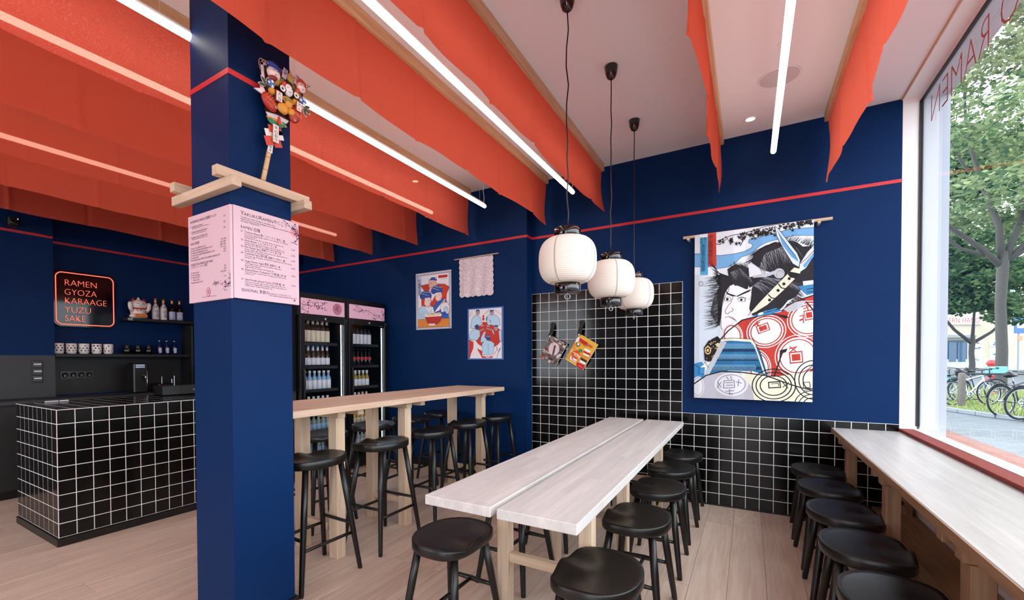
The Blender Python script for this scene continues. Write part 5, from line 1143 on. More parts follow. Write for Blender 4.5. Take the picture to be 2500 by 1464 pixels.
(1,0,210,569,242,568,244,517,211,518),(2,0,-12,459,48,464,53,416,-7,411),(7,0,38,189,93,184,86,141,31,146),(10,0,208,50,245,52,246,32,208,29),(9,0,95,192,165,188,163,159,92,163),(9,0,222,481,295,482,297,444,224,443),
(7,0,215,338,289,327,284,294,210,304),(9,0,-138,351,-76,361,-68,320,-130,309),(2,0,319,377,397,385,402,346,324,338),(10,0,237,264,266,269,272,231,243,226),(6,0,242,330,325,321,322,293,239,302),
(9,0,-131,259,-79,261,-79,227,-132,225),(9,0,-16,388,16,383,10,347,-22,352),(10,0,207,38,262,39,261,-11,205,-13),(2,0,170,107,244,112,245,70,171,64),(6,0,-21,173,62,193,73,147,-9,126),(9,0,-47,110,-7,113,-6,86,-46,83),
(7,0,277,520,342,512,339,482,274,490),(1,0,404,93,444,101,447,81,407,73),(1,0,155,197,189,203,195,164,160,158),(2,0,312,382,343,381,342,354,311,356),(10,0,-178,405,-94,421,-89,399,-173,383),
(10,0,512,181,553,184,555,164,513,161),(2,0,381,324,456,320,455,281,380,285),(7,0,230,359,316,361,318,319,231,316),(4,0,-76,216,-30,225,-27,206,-73,197),(5,0,-167,328,-108,322,-115,273,-175,279),
(4,0,443,293,491,301,497,269,449,261),(0,0,352,531,389,530,391,490,353,491),(1,0,432,169,503,161,499,129,428,136),(0,0,453,278,489,281,492,252,455,250),(9,0,400,153,472,171,484,121,412,101),
(11,-1,197,302,117,27,33,-133),(2,0,166,378,203,388,255,198,224,158),(12,10,31,452,258,387,283,225),(10,0,314,192,364,284,400,275,363,148),(8,0,-2,33,62,60,69,9,19,-11),]),
}
def draw(key, seed=1):
    w, h, cols, ops = ART[key]
    cols = cols.split()
    A = Art(w, h); rg = random.Random(seed); k = 1 / 2000
    for o in ops:
        c, t = cols[o[0]], o[1]
        if t >= 0:
            P = [(o[i] * k, o[i + 1] * k) for i in range(2, len(o), 2)]
            if t == 0: A.poly(P, c)
            else: A.stroke(P, t * k, c)
        elif t in (-1, -2):
            x, y, ax, ay, bx, by = [q * k for q in o[2:8]]
            if t == -1:
                A.poly([(x + ax * math.cos(q) + bx * math.sin(q), y + ay * math.cos(q) + by * math.sin(q)) for q in [2 * PI * i / 20 for i in range(20)]], c)
            else:
                a0, a1 = o[9], o[10]
                A.stroke([(x + ax * math.cos(q) + bx * math.sin(q), y + ay * math.cos(q) + by * math.sin(q)) for q in [a0 + (a1 - a0) * i / 30 for i in range(31)]], o[8] * k, c)
        else:
            ang, ln, wd, n, cv = o[2], o[3] * k, o[4] * k, o[5], o[6]
            P = [(o[i] * k, o[i + 1] * k) for i in range(7, len(o), 2)]
            A.k += 1
            kk = A.k
            for _ in range(n):
                i = rg.randrange(len(P) - 1); t_ = rg.random()
                x = P[i][0] * (1 - t_) + P[i + 1][0] * t_; y = P[i][1] * (1 - t_) + P[i + 1][1] * t_
                a = ang + rg.uniform(-.25, .25); L = ln * rg.uniform(.6, 1.2); S = [(x, y)]
                for _q in range(4):
                    a += cv * rg.uniform(0, .35)
                    x += math.cos(a) * L / 4; y -= math.sin(a) * L / 4
                    S.append((x, y))
                A.k = kk
                A.stroke(S, wd, c, True)
    return A
# ------------------------------------------------------------------ things on the pillar
tb = thing('beam_frame', 'pale wooden beams crossed like a gate around the navy pillar', 'beam', (-2.175, 1.308, 2.05))
def beam(a, b_, mt):
    MB().box([q - w for q, w in zip(a, (-2.175, 1.308, 2.05))], [q - w for q, w in zip(b_, (-2.175, 1.308, 2.05))], bev=.002).build('beam', mt, tb)
beam((-2.44, 1.103, 2.068), (-1.912, 1.148, 2.112), 'pale_wood_x')
beam((-2.44, 1.468, 2.068), (-1.905, 1.513, 2.112), 'pale_wood_x')
beam((-2.009, 1.070, 2.113), (-1.967, 1.548, 2.157), 'pale_wood_y')
beam((-2.382, 1.070, 2.113), (-2.340, 1.548, 2.157), 'pale_wood_y')

M['menu'] = mat('pink_menu_board', 'dcb9c4', .45, var=.02, vscale=2)
M['ink'] = mat('menu_ink', '2c2436', .6)
def menu(name, label, w, h, mtx, lines, deco):
    t = thing(name, label, 'menu', (0, 0, 0))
    t.matrix_world = mtx
    MB().box((0, 0, -.012), (w, h, 0), bev=.001).build('board', 'menu', t)
    lettering([(tx, u * w, h - v * h, sz, al, xs) for tx, u, v, sz, al, xs in lines], 'lettering', 'ink', t, Matrix.Translation((0, 0, .0006)))
    A = Art(w, h); deco(A, w, h)
    A.build('print', 'print', t, Matrix.Translation((0, 0, .0004)))
INK, SUN = '2a2145', 'e69aa0'
L = []
def item(v, num, name, desc, price, pv):
    L.append((num, .10, v, .0125, 'LEFT', .9)); L.append((name, .15, v, .0132, 'LEFT', .84))
    for k, d in enumerate(desc):
        L.append((d, .15, v + .022 + .020 * k, .0086, 'LEFT', .92))
    L.append((price, .86, pv, .0115, 'LEFT', .95))
L += [('Y', .10, .086, .0265, 'LEFT', 1), ('AKUKO', .146, .086, .021, 'LEFT', 1.02), ('R', .365, .086, .0265, 'LEFT', 1), ('AMEN', .412, .086, .021, 'LEFT', 1.02), ('やくこラーメン', .585, .086, .0245, 'LEFT', .78)]
for k, tx in enumerate(('Traditional ramen noodle is not gluten free.', 'Please inform us of any allergies, we are happy to recommend you allergies.', 'We offer TAKEAWAY')):
    L.append((tx, .10, .118 + .023 * k, .0104, 'LEFT', .95))
L.append(('RAMEN 拉麺', .10, .232, .019, 'LEFT', .9))
item(.272, '01', 'Tonkotsu Ramen 豚こつラーメン, 塩辛い ♨', ('Pork chashu, egg, pink ginger, scallions, corn, black garlic oil, fried garlic,', 'sesame seeds, nori', 'Noodles: broth, milk, fish, soy, wheat, barley, wheat gluten, oils'), '16.90', .262)
item(.365, '02', 'Shoyu Ramen しょうゆラーメン ♛', ('Chicken chashu, egg, bamboo, scallions, bok choy | spinach, nori', 'Noodles: broth, milk, fish, soy, shellfish, barley, wheat gluten, oils'), '15.90', .352)
item(.437, '03', 'Miso Ramen Spicy 味噌ラーメン 辛い ♛', ('Chicken chashu, egg, scallions, bean sprouts, corn, sesame seeds, nori', 'Noodles: fish, soy, wheat gluten, oils'), '15.90', .422)
item(.507, '04', 'Tantanmen Spicy 担々麺, 胡麻ラー油タレ ♨', ('Pork mince, egg, chili pepper oil, sesame oil, scallions, bok choy | bean sprouts,', 'fried garlic, nori'), '16.90', .486)
item(.590, '05', 'Veggie Ramen, Vegan 野菜, 味噌タレ ✿', ('Tofu | veggie tempura, bean sprouts, scallions, vegan butter,', 'sesame seeds, seaweeds', 'Veggie: broth, soy, mustard, wheat gluten, oils'), '15.90', .577)
item(.686, '06', 'Dipping Ramen (Tsukemen) つけ麺 ♨ | ♛ | ✿', ('Meat: pork chashu | chicken chashu, soft egg, tomato, bean sprouts,', 'scallions, nori'), '15.90', .668)
item(.794, '07', 'Salad Noodle (Hiyashi Chuka) まぜ麺 ♨ | ✿', ('Meat: ham | pork belly, egg, cucumber, tomato, bean sprouts, nori', 'Veggie: tofu | veggie tempura, cucumber, tomato, bean sprouts, nori', 'Sesame, sauces, mustard, wheat gluten, oils'), '15.90', .785)
L += [('SEASONAL 季節の', .10, .918, .019, 'LEFT', .9), ('Tantanmen: 1,2,3,4,5,6,10,11,12,', .50, .912, .0098, 'LEFT', .95), ('Cold noodles (Tsukemen, Hiyashi Chuka) 5,6,7,8', .50, .934, .0092, 'LEFT', .85)]
def deco_r(A, w, h):
    rg = random.Random(4)
    A.ell(w * .925, h * .875, .024, .024, SUN)
    A.branch([(w, h * .845), (w * .97, h * .855), (w * .94, h * .90), (w * .88, h * .92), (w * .80, h * .965), (w * .73, h * .985)], INK, .0018, 34, rg, .0062)
    A.branch([(w * .96, h * .87), (w * .92, h * .945), (w * .95, h * .965)], INK, .0013, 12, rg, .006)
    A.branch([(w, h * .83), (w * .96, h * .80), (w * .94, h * .755)], INK, .0013, 14, rg, .006)
    A.poly([(w * .905, h * .035), (w * .905, h * .062), (w * .935, h * .048)], INK)
menu('menu_board', 'pink ramen menu board on the pillar face turned to the window', .344, .421, plane((-1.992, 1.153, 1.589), (0, 1, 0), (0, 0, 1)), L, deco_r)
L = [('HOMEMADE DRINKS 自家製ドリンク', .06, .085, .0165, 'LEFT', .85)]
for k, (n_, d_, p_) in enumerate((('16  Sparkling Yuzu Matcha', 'Yuzu syrup, sparkling water, matcha, lemon, lime, ice', '5.90'), ('17  Matcha Latte Double Strawberry', 'Milk, oat milk, matcha, strawberry syrup, ice', '6.90'), ('18  Japanese Cream Soda Blue | Red', 'Sparkling water, flavored syrup, vanilla ice cream', '6.90'))):
    L += [(n_, .06, .135 + .062 * k, .0115, 'LEFT', .9), (d_, .10, .153 + .062 * k, .0080, 'LEFT', .9), (p_, .90, .115 + .062 * k, .0105, 'RIGHT', .9)]
L.append(('SAKE 日本酒', .06, .335, .0165, 'LEFT', .85))
for k, (n_, p_) in enumerate((('19  Hot | Cold, JUNMAI 0,1l | 0,2l', '5.90 | 9.90'), ('20  Dry Sake, NONNO KURASEIZEN 0,1l | 0,2l', '6.90 | 10.90'), ('21  Unfiltered, SASANIGORI 0,1l | 0,2l', '8.90 | 14.90'), ('22  "Sweet" Sake, SUIGEI MASUMI JUNMAI 0,1l | 0,2l', '7.90 | 12.90'), ('23  Sparkling 0,25l', '16.90'), ('24  Sake Bottle Special, NOMU GOLD JUNMAI DAIGINJO 0,72l', '67.90'))):
    L += [(n_, .06, .385 + .027 * k, .0108, 'LEFT', .9), (p_, .90, .358 + .027 * k, .0105, 'RIGHT', .9)]
L += [('HOUSE TEA & WINE, PLUM WINE', .06, .575, .0155, 'LEFT', .85), ('ハウスティー, ワイン, 梅酒', .06, .605, .0145, 'LEFT', .85)]
for k, (n_, p_) in enumerate((('25  Hot tea Green', '3.90'), ('26  Hot tea Oolong', '3.90'), ('27  Wine 0,2l | 0,75l', '6.90 | 22.90'), ('       White or Red', ''), ('28  Japanese plum wine 0,1l', '7.90'))):
    L += [(n_, .06, .665 + .028 * k, .0108, 'LEFT', .9), (p_, .90, .650 + .028 * k, .0105, 'RIGHT', .9)]
L += [('All prices are in EUR incl. VAT. Subject to change.', .5, .955, .0066, 'CENTER', .9)]
def deco_l(A, w, h):
    rg = random.Random(9)
    A.branch([(w, h * .165), (w * .94, h * .15), (w * .88, h * .185), (w * .78, h * .165), (w * .68, h * .19), (w * .62, h * .18)], INK, .0016, 46, rg, .0062)
    A.branch([(w * .99, h * .15), (w * .975, h * .22), (w * .99, h * .27)], INK, .0014, 9, rg, .006)
    A.branch([(w * .93, h * .15), (w * .87, h * .115)], INK, .0014, 10, rg, .006)
    A.ell(w * .49, h * .10, .0175, .0215, 'b0505e'); A.ell(w * .49, h * .10, .0150, .0188, 'd7a3ae')
    for P in ([(-.6, .5), (-.1, .55), (-.4, -.2), (.1, -.6)], [(.0, .6), (.3, .2), (-.1, .1), (.4, -.3), (.6, -.5)], [(-.5, -.4), (-.1, -.2)], [(.2, .7), (.5, .55)]):
        A.stroke([(w * .49 + x * .012, h * .10 + y * .015) for x, y in P], .0019, '8d2f3f')
menu('menu_board', 'pink drinks menu board on the pillar face towards the viewer', .364, .421, plane((-2.353, 1.137, 1.585), (1, 0, 0), (0, 0, 1)), L, deco_l)

# ---- lucky rake charm leaning on the beam
km = thing('rake_charm', 'colourful lucky bamboo rake with masks, fish and coins on the pillar', 'ornament', (-1.986, 1.38, 2.157))
def K(x, y):   # sketch grid of the charm to metres in its own plane
    return ((x - 360) * .00053, .435 - (y - 400 - .615 * (x - 190)) * .000445)
KP = plane((0, 0, 0), (0, 1, 0), (0, 0, 1))
CM = {}
def kc(c, rough=.45):
    if c not in CM: CM[c] = mat('charm_' + c, c, rough)
    return CM[c]
def kball(name, x, y, rx, ry, rz, col, w=.03, rot=0):
    u, v = K(x, y)
    o = MB().ball((0, 0, 0), (rx, ry, rz), 0, 16, 10).build(name, kc(col), km)
    o.matrix_local = KP @ Matrix.Translation((u, v, w)) @ Matrix.Rotation(rot, 4, 'Z')
    return o
def kflat(name, pts, col, w, th=.002, grid=True):
    P = [K(*p) for p in pts] if grid else pts
    if sum(P[i - 1][0] * P[i][1] - P[i][0] * P[i - 1][1] for i in range(len(P))) < 0: P = P[::-1]
    o = MB().prism(P, 0, th).build(name, kc(col), km)
    o.matrix_local = KP @ Matrix.Translation((0, 0, w))
    return o
u0, v0 = K(190, 1378); u1, v1 = K(268, 1000); u2, v2 = K(310, 780)
o = MB().path([(u0, .001, .012), (u0 * .75 + u1 * .25, v0 * .75 + v1 * .25, .012), (u1, v1, .012), (u2, v2, .012)], [.0115, .0115, .011, .010], 12).build('handle', 'bamboo' if 'bamboo' in M else mat('bamboo', 'd3b183', .4, var=.15, vscale=20), km); o.matrix_local = KP
s_ = MB()
for q in (.28, .62):
    p = Vector((u0, v0, .012)).lerp(Vector((u1, v1, .012)), q); d = Vector((u1 - u0, v1 - v0, 0)).normalized()
    s_.tube(p - d * .0012, p + d * .0012, .0122, n=12)
o = s_.build('joints', kc('8d6a42'), km); o.matrix_local = KP; stuff(o)
for k in range(22):
    q = k / 21
    a = K(300 + 20 * q, 760 + 5 * q); bq = K(165 + 480 * q, 150 + 268 * q)
    dx, dy = bq[0] - a[0], bq[1] - a[1]; dl = (dx * dx + dy * dy) ** .5; dx, dy = dx / dl, dy / dl
    P = [(a[0], a[1], .006), (a[0] + dx * dl * .5, a[1] + dy * dl * .5, .008)] + [(bq[0] + dx * (.004 + .016 * math.sin(h_)), bq[1] + dy * (.004 + .016 * math.sin(h_)), .012 + .017 * (1 - math.cos(h_))) for h_ in [k2 * PI / 6 for k2 in range(7)]]
    o = MB().path(P, .0019, 6).build('tine', kc('c99b62'), km); o.matrix_local = KP
kflat('backing', [(172, 185), (632, 445), (560, 700), (440, 800), (230, 700), (190, 400)], '5a2c20', .011)
kflat('paper_skirt', [(215, 650), (320, 690), (450, 770), (430, 795), (400, 800), (330, 780), (250, 740), (235, 700)], 'e8e2e4', .018)
for pts in ([(160, 130), (185, 125), (205, 320), (180, 330)], [(160, 130), (290, 150), (285, 175), (165, 158)]): kflat('paper_strip', pts, 'd9cfd6', .022)
kball('mask', 275, 262, .034, .033, .020, 'ead9d0', .036); kball('blue_cap', 272, 198, .036, .016, .022, '1f3f9c', .04, -.25); kball('red_sleeve', 255, 315, .026, .012, .012, '8a2f22', .046, .3)
kball('black_hair', 418, 412, .034, .034, .014, '17130f', .036); kball('mask', 412, 448, .026, .030, .016, 'efe9ea', .044)
kball('red_hood', 560, 395, .034, .036, .018, 'c3442f', .036); kball('mask', 552, 422, .026, .026, .015, 'e9d3cb', .046)
fe = MB()
for (x, y, w_) in ((412, 448, .0605), (552, 422, .0615), (275, 258, .0565)):
    u, v = K(x, y)
    for sx in (-1, 1):
        fe.path([(u + sx * .010 - .005, v + .004, w_ - .002), (u + sx * .010, v + .007, w_), (u + sx * .010 + .005, v + .004, w_ - .002)], .0010, 5)
    fe.path([(u - .006, v - .012, w_ - .001), (u, v - .015, w_), (u + .006, v - .012, w_ - .001)], .0011, 5)
o = fe.build('features', kc('3a1d1a'), km); o.matrix_local = KP; stuff(o)
for (x, y) in ((255, 448), (500, 575)): kball('gold_ball', x, y, .018, .018, .014, 'd9922e', .036)
for (x, y, rr) in ((412, 608, .022), (350, 640, .030), (438, 690, .020), (365, 668, .022)): kball('coin', x, y, rr, rr * .86, .012, 'dc9a38', .046, .4)
def fish(x, y, rot, sx):
    u, v = K(x, y)
    o = MB().ball((0, 0, 0), (.046, .033, .017), 0, 20, 12).build('fish', kc('b52f22', .3), km)
    Fm = KP @ Matrix.Translation((u, v, .034)) @ Matrix.Rotation(rot, 4, 'Z')
    o.matrix_local = Fm
    tl = MB().prism([(-.040, -.012), (-.075, -.034), (-.062, -.004), (-.078, .024), (-.040, .012)], -.003, .003).build('tail', kc('e5d5d6'), o)
    g_ = MB()
    for i in range(5):
        for j in range(4):
            px, py = -.028 + i * .012, -.018 + j * .012 + (i % 2) * .006
            r_ = (px / .046) ** 2 + (py / .033) ** 2
            if r_ < .8:
                z = .0172 * (1 - r_) ** .5
                g_.path([(px, py - .005, z * .97), (px - .004, py, z + .0008), (px, py + .005, z * .97)], .0009, 5)
    stuff(g_.build('scales', kc('dd9a4a'), o))
    e = MB().lathe([(0, .0), (.0055, .0), (.0055, .003), (0, .004)], 12).build('eye', kc('f0ece6'), o, (.032, .008, .010))
    MB().lathe([(0, .0), (.003, .0), (.003, .0045), (0, .005)], 10).build('pupil', kc('17130f'), o, (.032, .008, .0105))
fish(232, 560, -.75, 1); fish(495, 715, -2.0, 1)
def plaque(x, y, w_, h_, tx, rot=-.05):
    u, v = K(x, y)
    Pm = KP @ Matrix.Translation((u, v, .056)) @ Matrix.Rotation(rot, 4, 'Z')
    o = MB().box((-w_ / 2 - .003, -h_ / 2 - .003, -.004), (w_ / 2 + .003, h_ / 2 + .003, -.0005), bev=.002).build('plaque', kc('b52f22'), km); o.matrix_local = Pm
    MB().box((-w_ / 2, -h_ / 2, -.0005), (w_ / 2, h_ / 2, .001)).build('panel', kc('eee6e2'), o)
    lettering([(c, 0, h_ / 2 - (k + .85) * h_ / len(tx), h_ / len(tx) * .95, 'CENTER', 1) for k, c in enumerate(tx)], 'lettering', kc('17130f'), o, Matrix.Translation((0, 0, .0013)))
plaque(305, 520, .030, .046, '大当'); plaque(513, 642, .026, .044, '大入', -.05)
for (x, y) in ((343, 432), (488, 512)):
    u, v = K(x, y)
    o = MB().lathe([(.006, 0), (.0155, 0), (.0155, .003), (.006, .003)], 24).build('ring', kc('f0ece6'), km); o.matrix_local = KP @ Matrix.Translation((u, v, .052))
    MB().lathe([(.0152, -.001), (.0185, -.001), (.0185, .0032), (.0152, .0032)], 24).build('rim', kc('17130f'), o)
    kball('tassel', x + 15, y - 50, .010, .018, .006, 'c3442f', .052, -.5)
for (x, y, rs) in ((195, 400, (.2, 1.1, 2.1)), (572, 640, (-1.2, -.4, .4))):
    u, v = K(x, y)
    for a in rs:
        if x < 300: a += 1.2
        for sc_, cl, dz in ((1.0, 'e9e4dc', 0), (.78, '1f3d2c', .001)):
            P = [(.004, 0), (.018, .0095 * sc_), (.034, .008 * sc_), (.048 * (.5 + .5 * sc_), 0), (.034, -.008 * sc_), (.018, -.0095 * sc_)]
            o = MB().prism(P, dz, dz + .0012).build('leaf', kc(cl), km); o.matrix_local = KP @ Matrix.Translation((u, v, .046)) @ Matrix.Rotation(a, 4, 'Z')
for (x, y) in ((238, 372), (572, 572)):
    for k in range(7):
        a = k * 2 * PI / 6; rr = 0 if k == 6 else .013
        u, v = K(x, y)
        o = MB().ball((0, 0, 0), (.0085, .0085, .006), 0, 10, 6).build('blossom', kc('e8ecf4' if k % 2 else '3f6fc0'), km); o.matrix_local = KP @ Matrix.Translation((u + rr * math.cos(a), v + rr * math.sin(a), .044))
u, v = K(410, 590)
P = [(0, -.012)] + [(.040 * math.cos(a), .032 * math.sin(a)) for a in [.35 + k * .24 for k in range(11)]]
o = MB().prism(P, 0, .003).build('gold_fan', kc('a8842e'), km); o.matrix_local = KP @ Matrix.Translation((u, v, .040))
o2 = lettering([('招', -.012, .008, .016, 'CENTER', 1), ('福', .012, .008, .016, 'CENTER', 1)], 'lettering', kc('17130f'), o, Matrix.Translation((0, 0, .0034)))
for (x, y, a, c) in ((318, 352, .6, 'b58a34'), (470, 400, -.3, '6f6a2c'), (360, 330, .9, '6f6a2c'), (520, 480, .2, 'b58a34'), (455, 320, -.4, 'c9a354')): kball('gold_bundle', x, y, .026, .017, .010, c, .030, a)
for (x, y) in ((382, 262), (512, 332)):
    u, v = K(x, y)
    o = MB().box((-.012, -.026, 0), (.012, .026, .003), bev=.001).build('tag', kc('cfc4dc'), km); o.matrix_local = KP @ Matrix.Translation((u, v, .040)) @ Matrix.Rotation(-.25, 4, 'Z')
    lettering([(c, 0, .010 - .016 * k, .016, 'CENTER', 1) for k, c in enumerate('開運')], 'lettering', kc('4a3a6a'), o, Matrix.Translation((0, 0, .0034)))
u, v = K(455, 295)
P = [((.034 if k % 2 == 0 else .013) * math.cos(k * PI / 4 + .2), (.034 if k % 2 == 0 else .013) * math.sin(k * PI / 4 + .2)) for k in range(8)]
o = MB().prism(P, 0, .003).build('star', kc('c9ab76'), km); o.matrix_local = KP @ Matrix.Translation((u, v, .036))
kball('boat', 315, 772, .056, .010, .012, 'd59a4a', .026, -.05)
for sx, x, y in ((-1, 262, 775), (1, 352, 815)):
    u, v = K(x, y)
    o = MB().prism([(-.030, 0), (-.012, .014), (.014, .012), (.030, 0), (.012, -.013), (-.014, -.012)], 0, .002).build('fern', kc('2f7a56'), km); o.matrix_local = KP @ Matrix.Translation((u, v, .034)) @ Matrix.Rotation(.35 * sx + .25, 4, 'Z')
kball('lobster', 315, 772, .008, .022, .007, 'c3342a', .044)
for (x, y, c, a) in ((262, 838, 'cf4a38', .3), (335, 880, 'cf4a38', .3), (240, 888, 'ece6e4', .3), (338, 925, 'ece6e4', .3), (232, 965, 'cf4a38', .35), (322, 1002, 'cf4a38', .35)):
    u, v = K(x, y); sz = .017 if c == 'cf4a38' and y < 900 else .021
    o = MB().box((-sz, -sz, 0), (sz, sz, .0012)).build('paper_square', kc(c), km); o.matrix_local = KP @ Matrix.Translation((u, v, .024 + .002 * (y % 3))) @ Matrix.Rotation(a, 4, 'Z')
u, v = K(290, 905)
o = MB().box((-.016, -.044, 0), (.016, .044, .004), bev=.001).build('name_board', kc('b79a72'), km); o.matrix_local = KP @ Matrix.Translation((u, v, .034)) @ Matrix.Rotation(-.02, 4, 'Z')
MB().box((-.0140, -.042, .004), (.0140, .042, .0046)).build('panel', kc('ece8e6'), o)
lettering([('商', 0, .022, .018, 'CENTER', 1), ('御', 0, -.020, .018, 'CENTER', 1), ('守', 0, -.038, .018, 'CENTER', 1)], 'lettering', kc('17130f'), o, Matrix.Translation((0, 0, .0049)))
MB().lathe([(.006, 0), (.0085, 0), (.0085, .0006), (.006, .0006)], 18).build('emblem', kc('b52f22'), o, (0, .006, .0048))
u, v = K(248, 1050)
o = MB().box((-.012, -.020, 0), (.012, .020, .0015)).build('paper_tag', kc('ece8e6'), km); o.matrix_local = KP @ Matrix.Translation((u, v, .0245)) @ Matrix.Rotation(-.12, 4, 'Z')
lettering([('福', 0, .002, .016, 'CENTER', 1), ('来', 0, -.015, .016, 'CENTER', 1)], 'lettering', kc('17130f'), o, Matrix.Translation((0, 0, .0018)))

# ------------------------------------------------------------------ wall decoration
tp = thing('wall_tapestry', 'hanging cloth print of a scowling warrior on the back wall', 'tapestry', (0, YB, 2.387))
MB().tube((-.511, -.062, 0), (.545, -.062, 0), .0125, n=16).build('rod', 'pale_wood_x', tp)
for x in (-.470, .462):
    MB().tube((x, -.001, -.018), (x, -.075, -.018), .0115, n=14).build('peg', 'pale_wood', tp)
A = draw('warrior')
lo = len(A.v)
fo = [(0, 0), (.04, .006), (.17, .001), (.30, .008), (.385, .0), (.50, .007), (.60, .001), (.74, .008), (.845, .002)]
A.build('cloth', 'cloth_print', tp, plane((-.417, -.0745, .0 - 1.432), (1, 0, 0), (0, 0, 1)), fo)
MB().box((-.417, -.0735, -1.432), (.428, -.0725, .0)).build('cloth_back', mat('plain_cotton', 'd8dade', .85), tp)
col = [('中', 0), ('山', 1), ('路', 2), ('百', 3), ('男', 4), ('将', 5), ('之', 6), ('内', 7)]
lettering([(c, .126, 1.390 - .0318 * k, .036, 'CENTER', 1.1) for c, k in col] + [(c, .070, 1.318 - .0345 * k, .038, 'CENTER', 1.0) for k, c in enumerate('真田喜兵衛昌幸')] + [(c, .056 + .026 * (k // 2), 1.382 - .026 * (k % 2), .025, 'CENTER', .9) for k, c in enumerate('武者勇士')], 'lettering', mat('woodblock_ink', '1d1a1f', .8), tp, plane((-.417, -.094, -1.432), (1, 0, 0), (0, 0, 1)))

def poster(key, label, x0, z0, letters):
    w, h = ART[key][0], ART[key][1]
    t = thing('poster', label, 'poster', (x0, YP, z0))
    MB().box((0, -.004, 0), (w, -.0005, h)).build('sheet', mat('poster_paper', 'e9e6e8', .6), t)
    draw(key).build('print', 'print', t, plane((0, -.0042, 0), (1, 0, 0), (0, 0, 1)))
    if letters: lettering(letters, 'lettering', mat('poster_ink', '2a3a78', .6), t, plane((0, -.012, 0), (1, 0, 0), (0, 0, 1)))
poster('bowl', 'poster of a masked figure and two women with a red noodle bowl', -3.528, 1.671, [(c, .065, .575 - .052 * k, .058, 'CENTER', .75) for k, c in enumerate('大慶至極')] + [('I LOVE', .440, .305, .036, 'CENTER', .8)])
poster('round', 'blue-edged poster of men sitting round a red table', -2.769, 1.299, None)

lc = thing('lace_cloth', 'white lace cloth hung from a thin rod on the navy wall', 'cloth', (-2.645, YP, 2.464))
MB().tube((-.292, -.02, 0), (.292, -.02, .004), .006, n=10).build('rod', 'pale_wood_x', lc)
for x in (-.25, .25):
    MB().tube((x, -.0005, .003), (x, -.022, .003), .004, n=8).build('pin', 'pale_wood', lc)
NX, NZ = 72, 72
vs, fs, idx = [], [], {}
for j in range(NZ + 1):
    for i in range(NX + 1):
        u, v = i / NX, j / NZ
        ex = .010 * abs(math.sin(v * PI * 7)); ez = .012 * abs(math.sin(u * PI * 6))
        x = -.218 + .436 * u + (1 - u * 2) * -ex * (abs(u * 2 - 1) ** 6)
        z = -.008 - .430 * v - (ez if v > .5 else 0) * v ** 8
        vs.append((x, -.022 + .006 * math.sin(u * 19 + v * 2) * (.3 + v), z))
for j in range(NZ):
    for i in range(NX):
        a = j * (NX + 1) + i
        fs.append((a, a + 1, a + NX + 2, a + NX + 1))
def lacemat():
    mt, nt, b = newmat('lace'); N, L = nt.nodes, nt.links
    tc = N.new('ShaderNodeTexCoord')
    v1 = N.new('ShaderNodeTexVoronoi'); v1.inputs['Scale'].default_value = 11; L.new(tc.outputs['Object'], v1.inputs['Vector'])
    v2 = N.new('ShaderNodeTexVoronoi'); v2.feature = 'DISTANCE_TO_EDGE'; v2.inputs['Scale'].default_value = 46; L.new(tc.outputs['Object'], v2.inputs['Vector'])
    m1 = N.new('ShaderNodeMapRange'); m1.inputs[1].default_value = .10; m1.inputs[2].default_value = .35; m1.inputs[3].default_value = 1; m1.inputs[4].default_value = 0; L.new(v1.outputs['Distance'], m1.inputs[0])
    m2 = N.new('ShaderNodeMapRange'); m2.inputs[1].default_value = .06; m2.inputs[2].default_value = .16; m2.inputs[3].default_value = 1; m2.inputs[4].default_value = .72; L.new(v2.outputs['Distance'], m2.inputs[0])
    mx = N.new('ShaderNodeMath'); mx.operation = 'MAXIMUM'; L.new(m1.outputs[0], mx.inputs[0]); L.new(m2.outputs[0], mx.inputs[1])
    b.inputs['Base Color'].default_value = lin('e4d3da') + (1,); b.inputs['Roughness'].default_value = .9
    L.new(mx.outputs[0], b.inputs['Alpha'])
    return mt
M['lace'] = lacemat()
MB().add(vs, fs, 0, True).build('lace', 'lace', lc)

def magazine(key, label, cx, cz, w, h, rot, clip_z, letters):
    t = thing('magazine', label, 'magazine', (cx, YB - .014, cz))
    pm2 = plane((0, -.036, 0), (1, 0, 0), (0, 0, 1)) @ Matrix.Rotation(rot, 4, 'Z') @ Matrix.Translation((0, -h, 0))
    o = MB().box((0, 0, -.016), (w, h, -.001), bev=.002).build('pages', mat('page_paper', 'd8d0c8', .7), t); o.matrix_local = pm2
    draw(key).build('cover', 'print', t, pm2)
    if letters:
        lettering(letters, 'lettering', mat('cover_ink', 'c2262a', .5), t, pm2 @ Matrix.Translation((0, 0, .0012)))
    c = thing('wall_clip', 'black strap clip on the tiles holding the ' + label.split(' magazine')[0] + ' magazine', 'clip', (cx + .012, YB - .014, clip_z), 0, 'black strap clips on the tiled wall')
    MB().lathe([(0, 0), (.026, 0), (.026, .010), (.022, .014), (0, .014)], 20, mtx=Matrix.Rotation(PI / 2, 4, 'X')).build('boss', 'black_matt', c)
    P = [(.002, -.016, 0), (.001, -.026, -.03), (-.004, -.038, -.07), (-.012, -.046, -.105), (-.016, -.050, -.125)]
    s_ = MB()
    vs_, fs_ = [], []
    for x, y, z in P: vs_ += [(x - .021, y, z), (x + .021, y, z), (x + .021, y + .004, z), (x - .021, y + .004, z)]
    for i in range(len(P) - 1):
        for k in range(4): fs_.append((i * 4 + k, i * 4 + (k + 1) % 4, i * 4 + 4 + (k + 1) % 4, i * 4 + 4 + k))
    fs_ += [(3, 2, 1, 0), tuple(len(vs_) - 4 + k for k in range(4))]
    MB().add(vs_, fs_).build('strap', 'black_matt', c)
    MB().ball((-.016, -.056, -.122), .0085, 0, 12, 8).build('stud', 'white_metal', c)
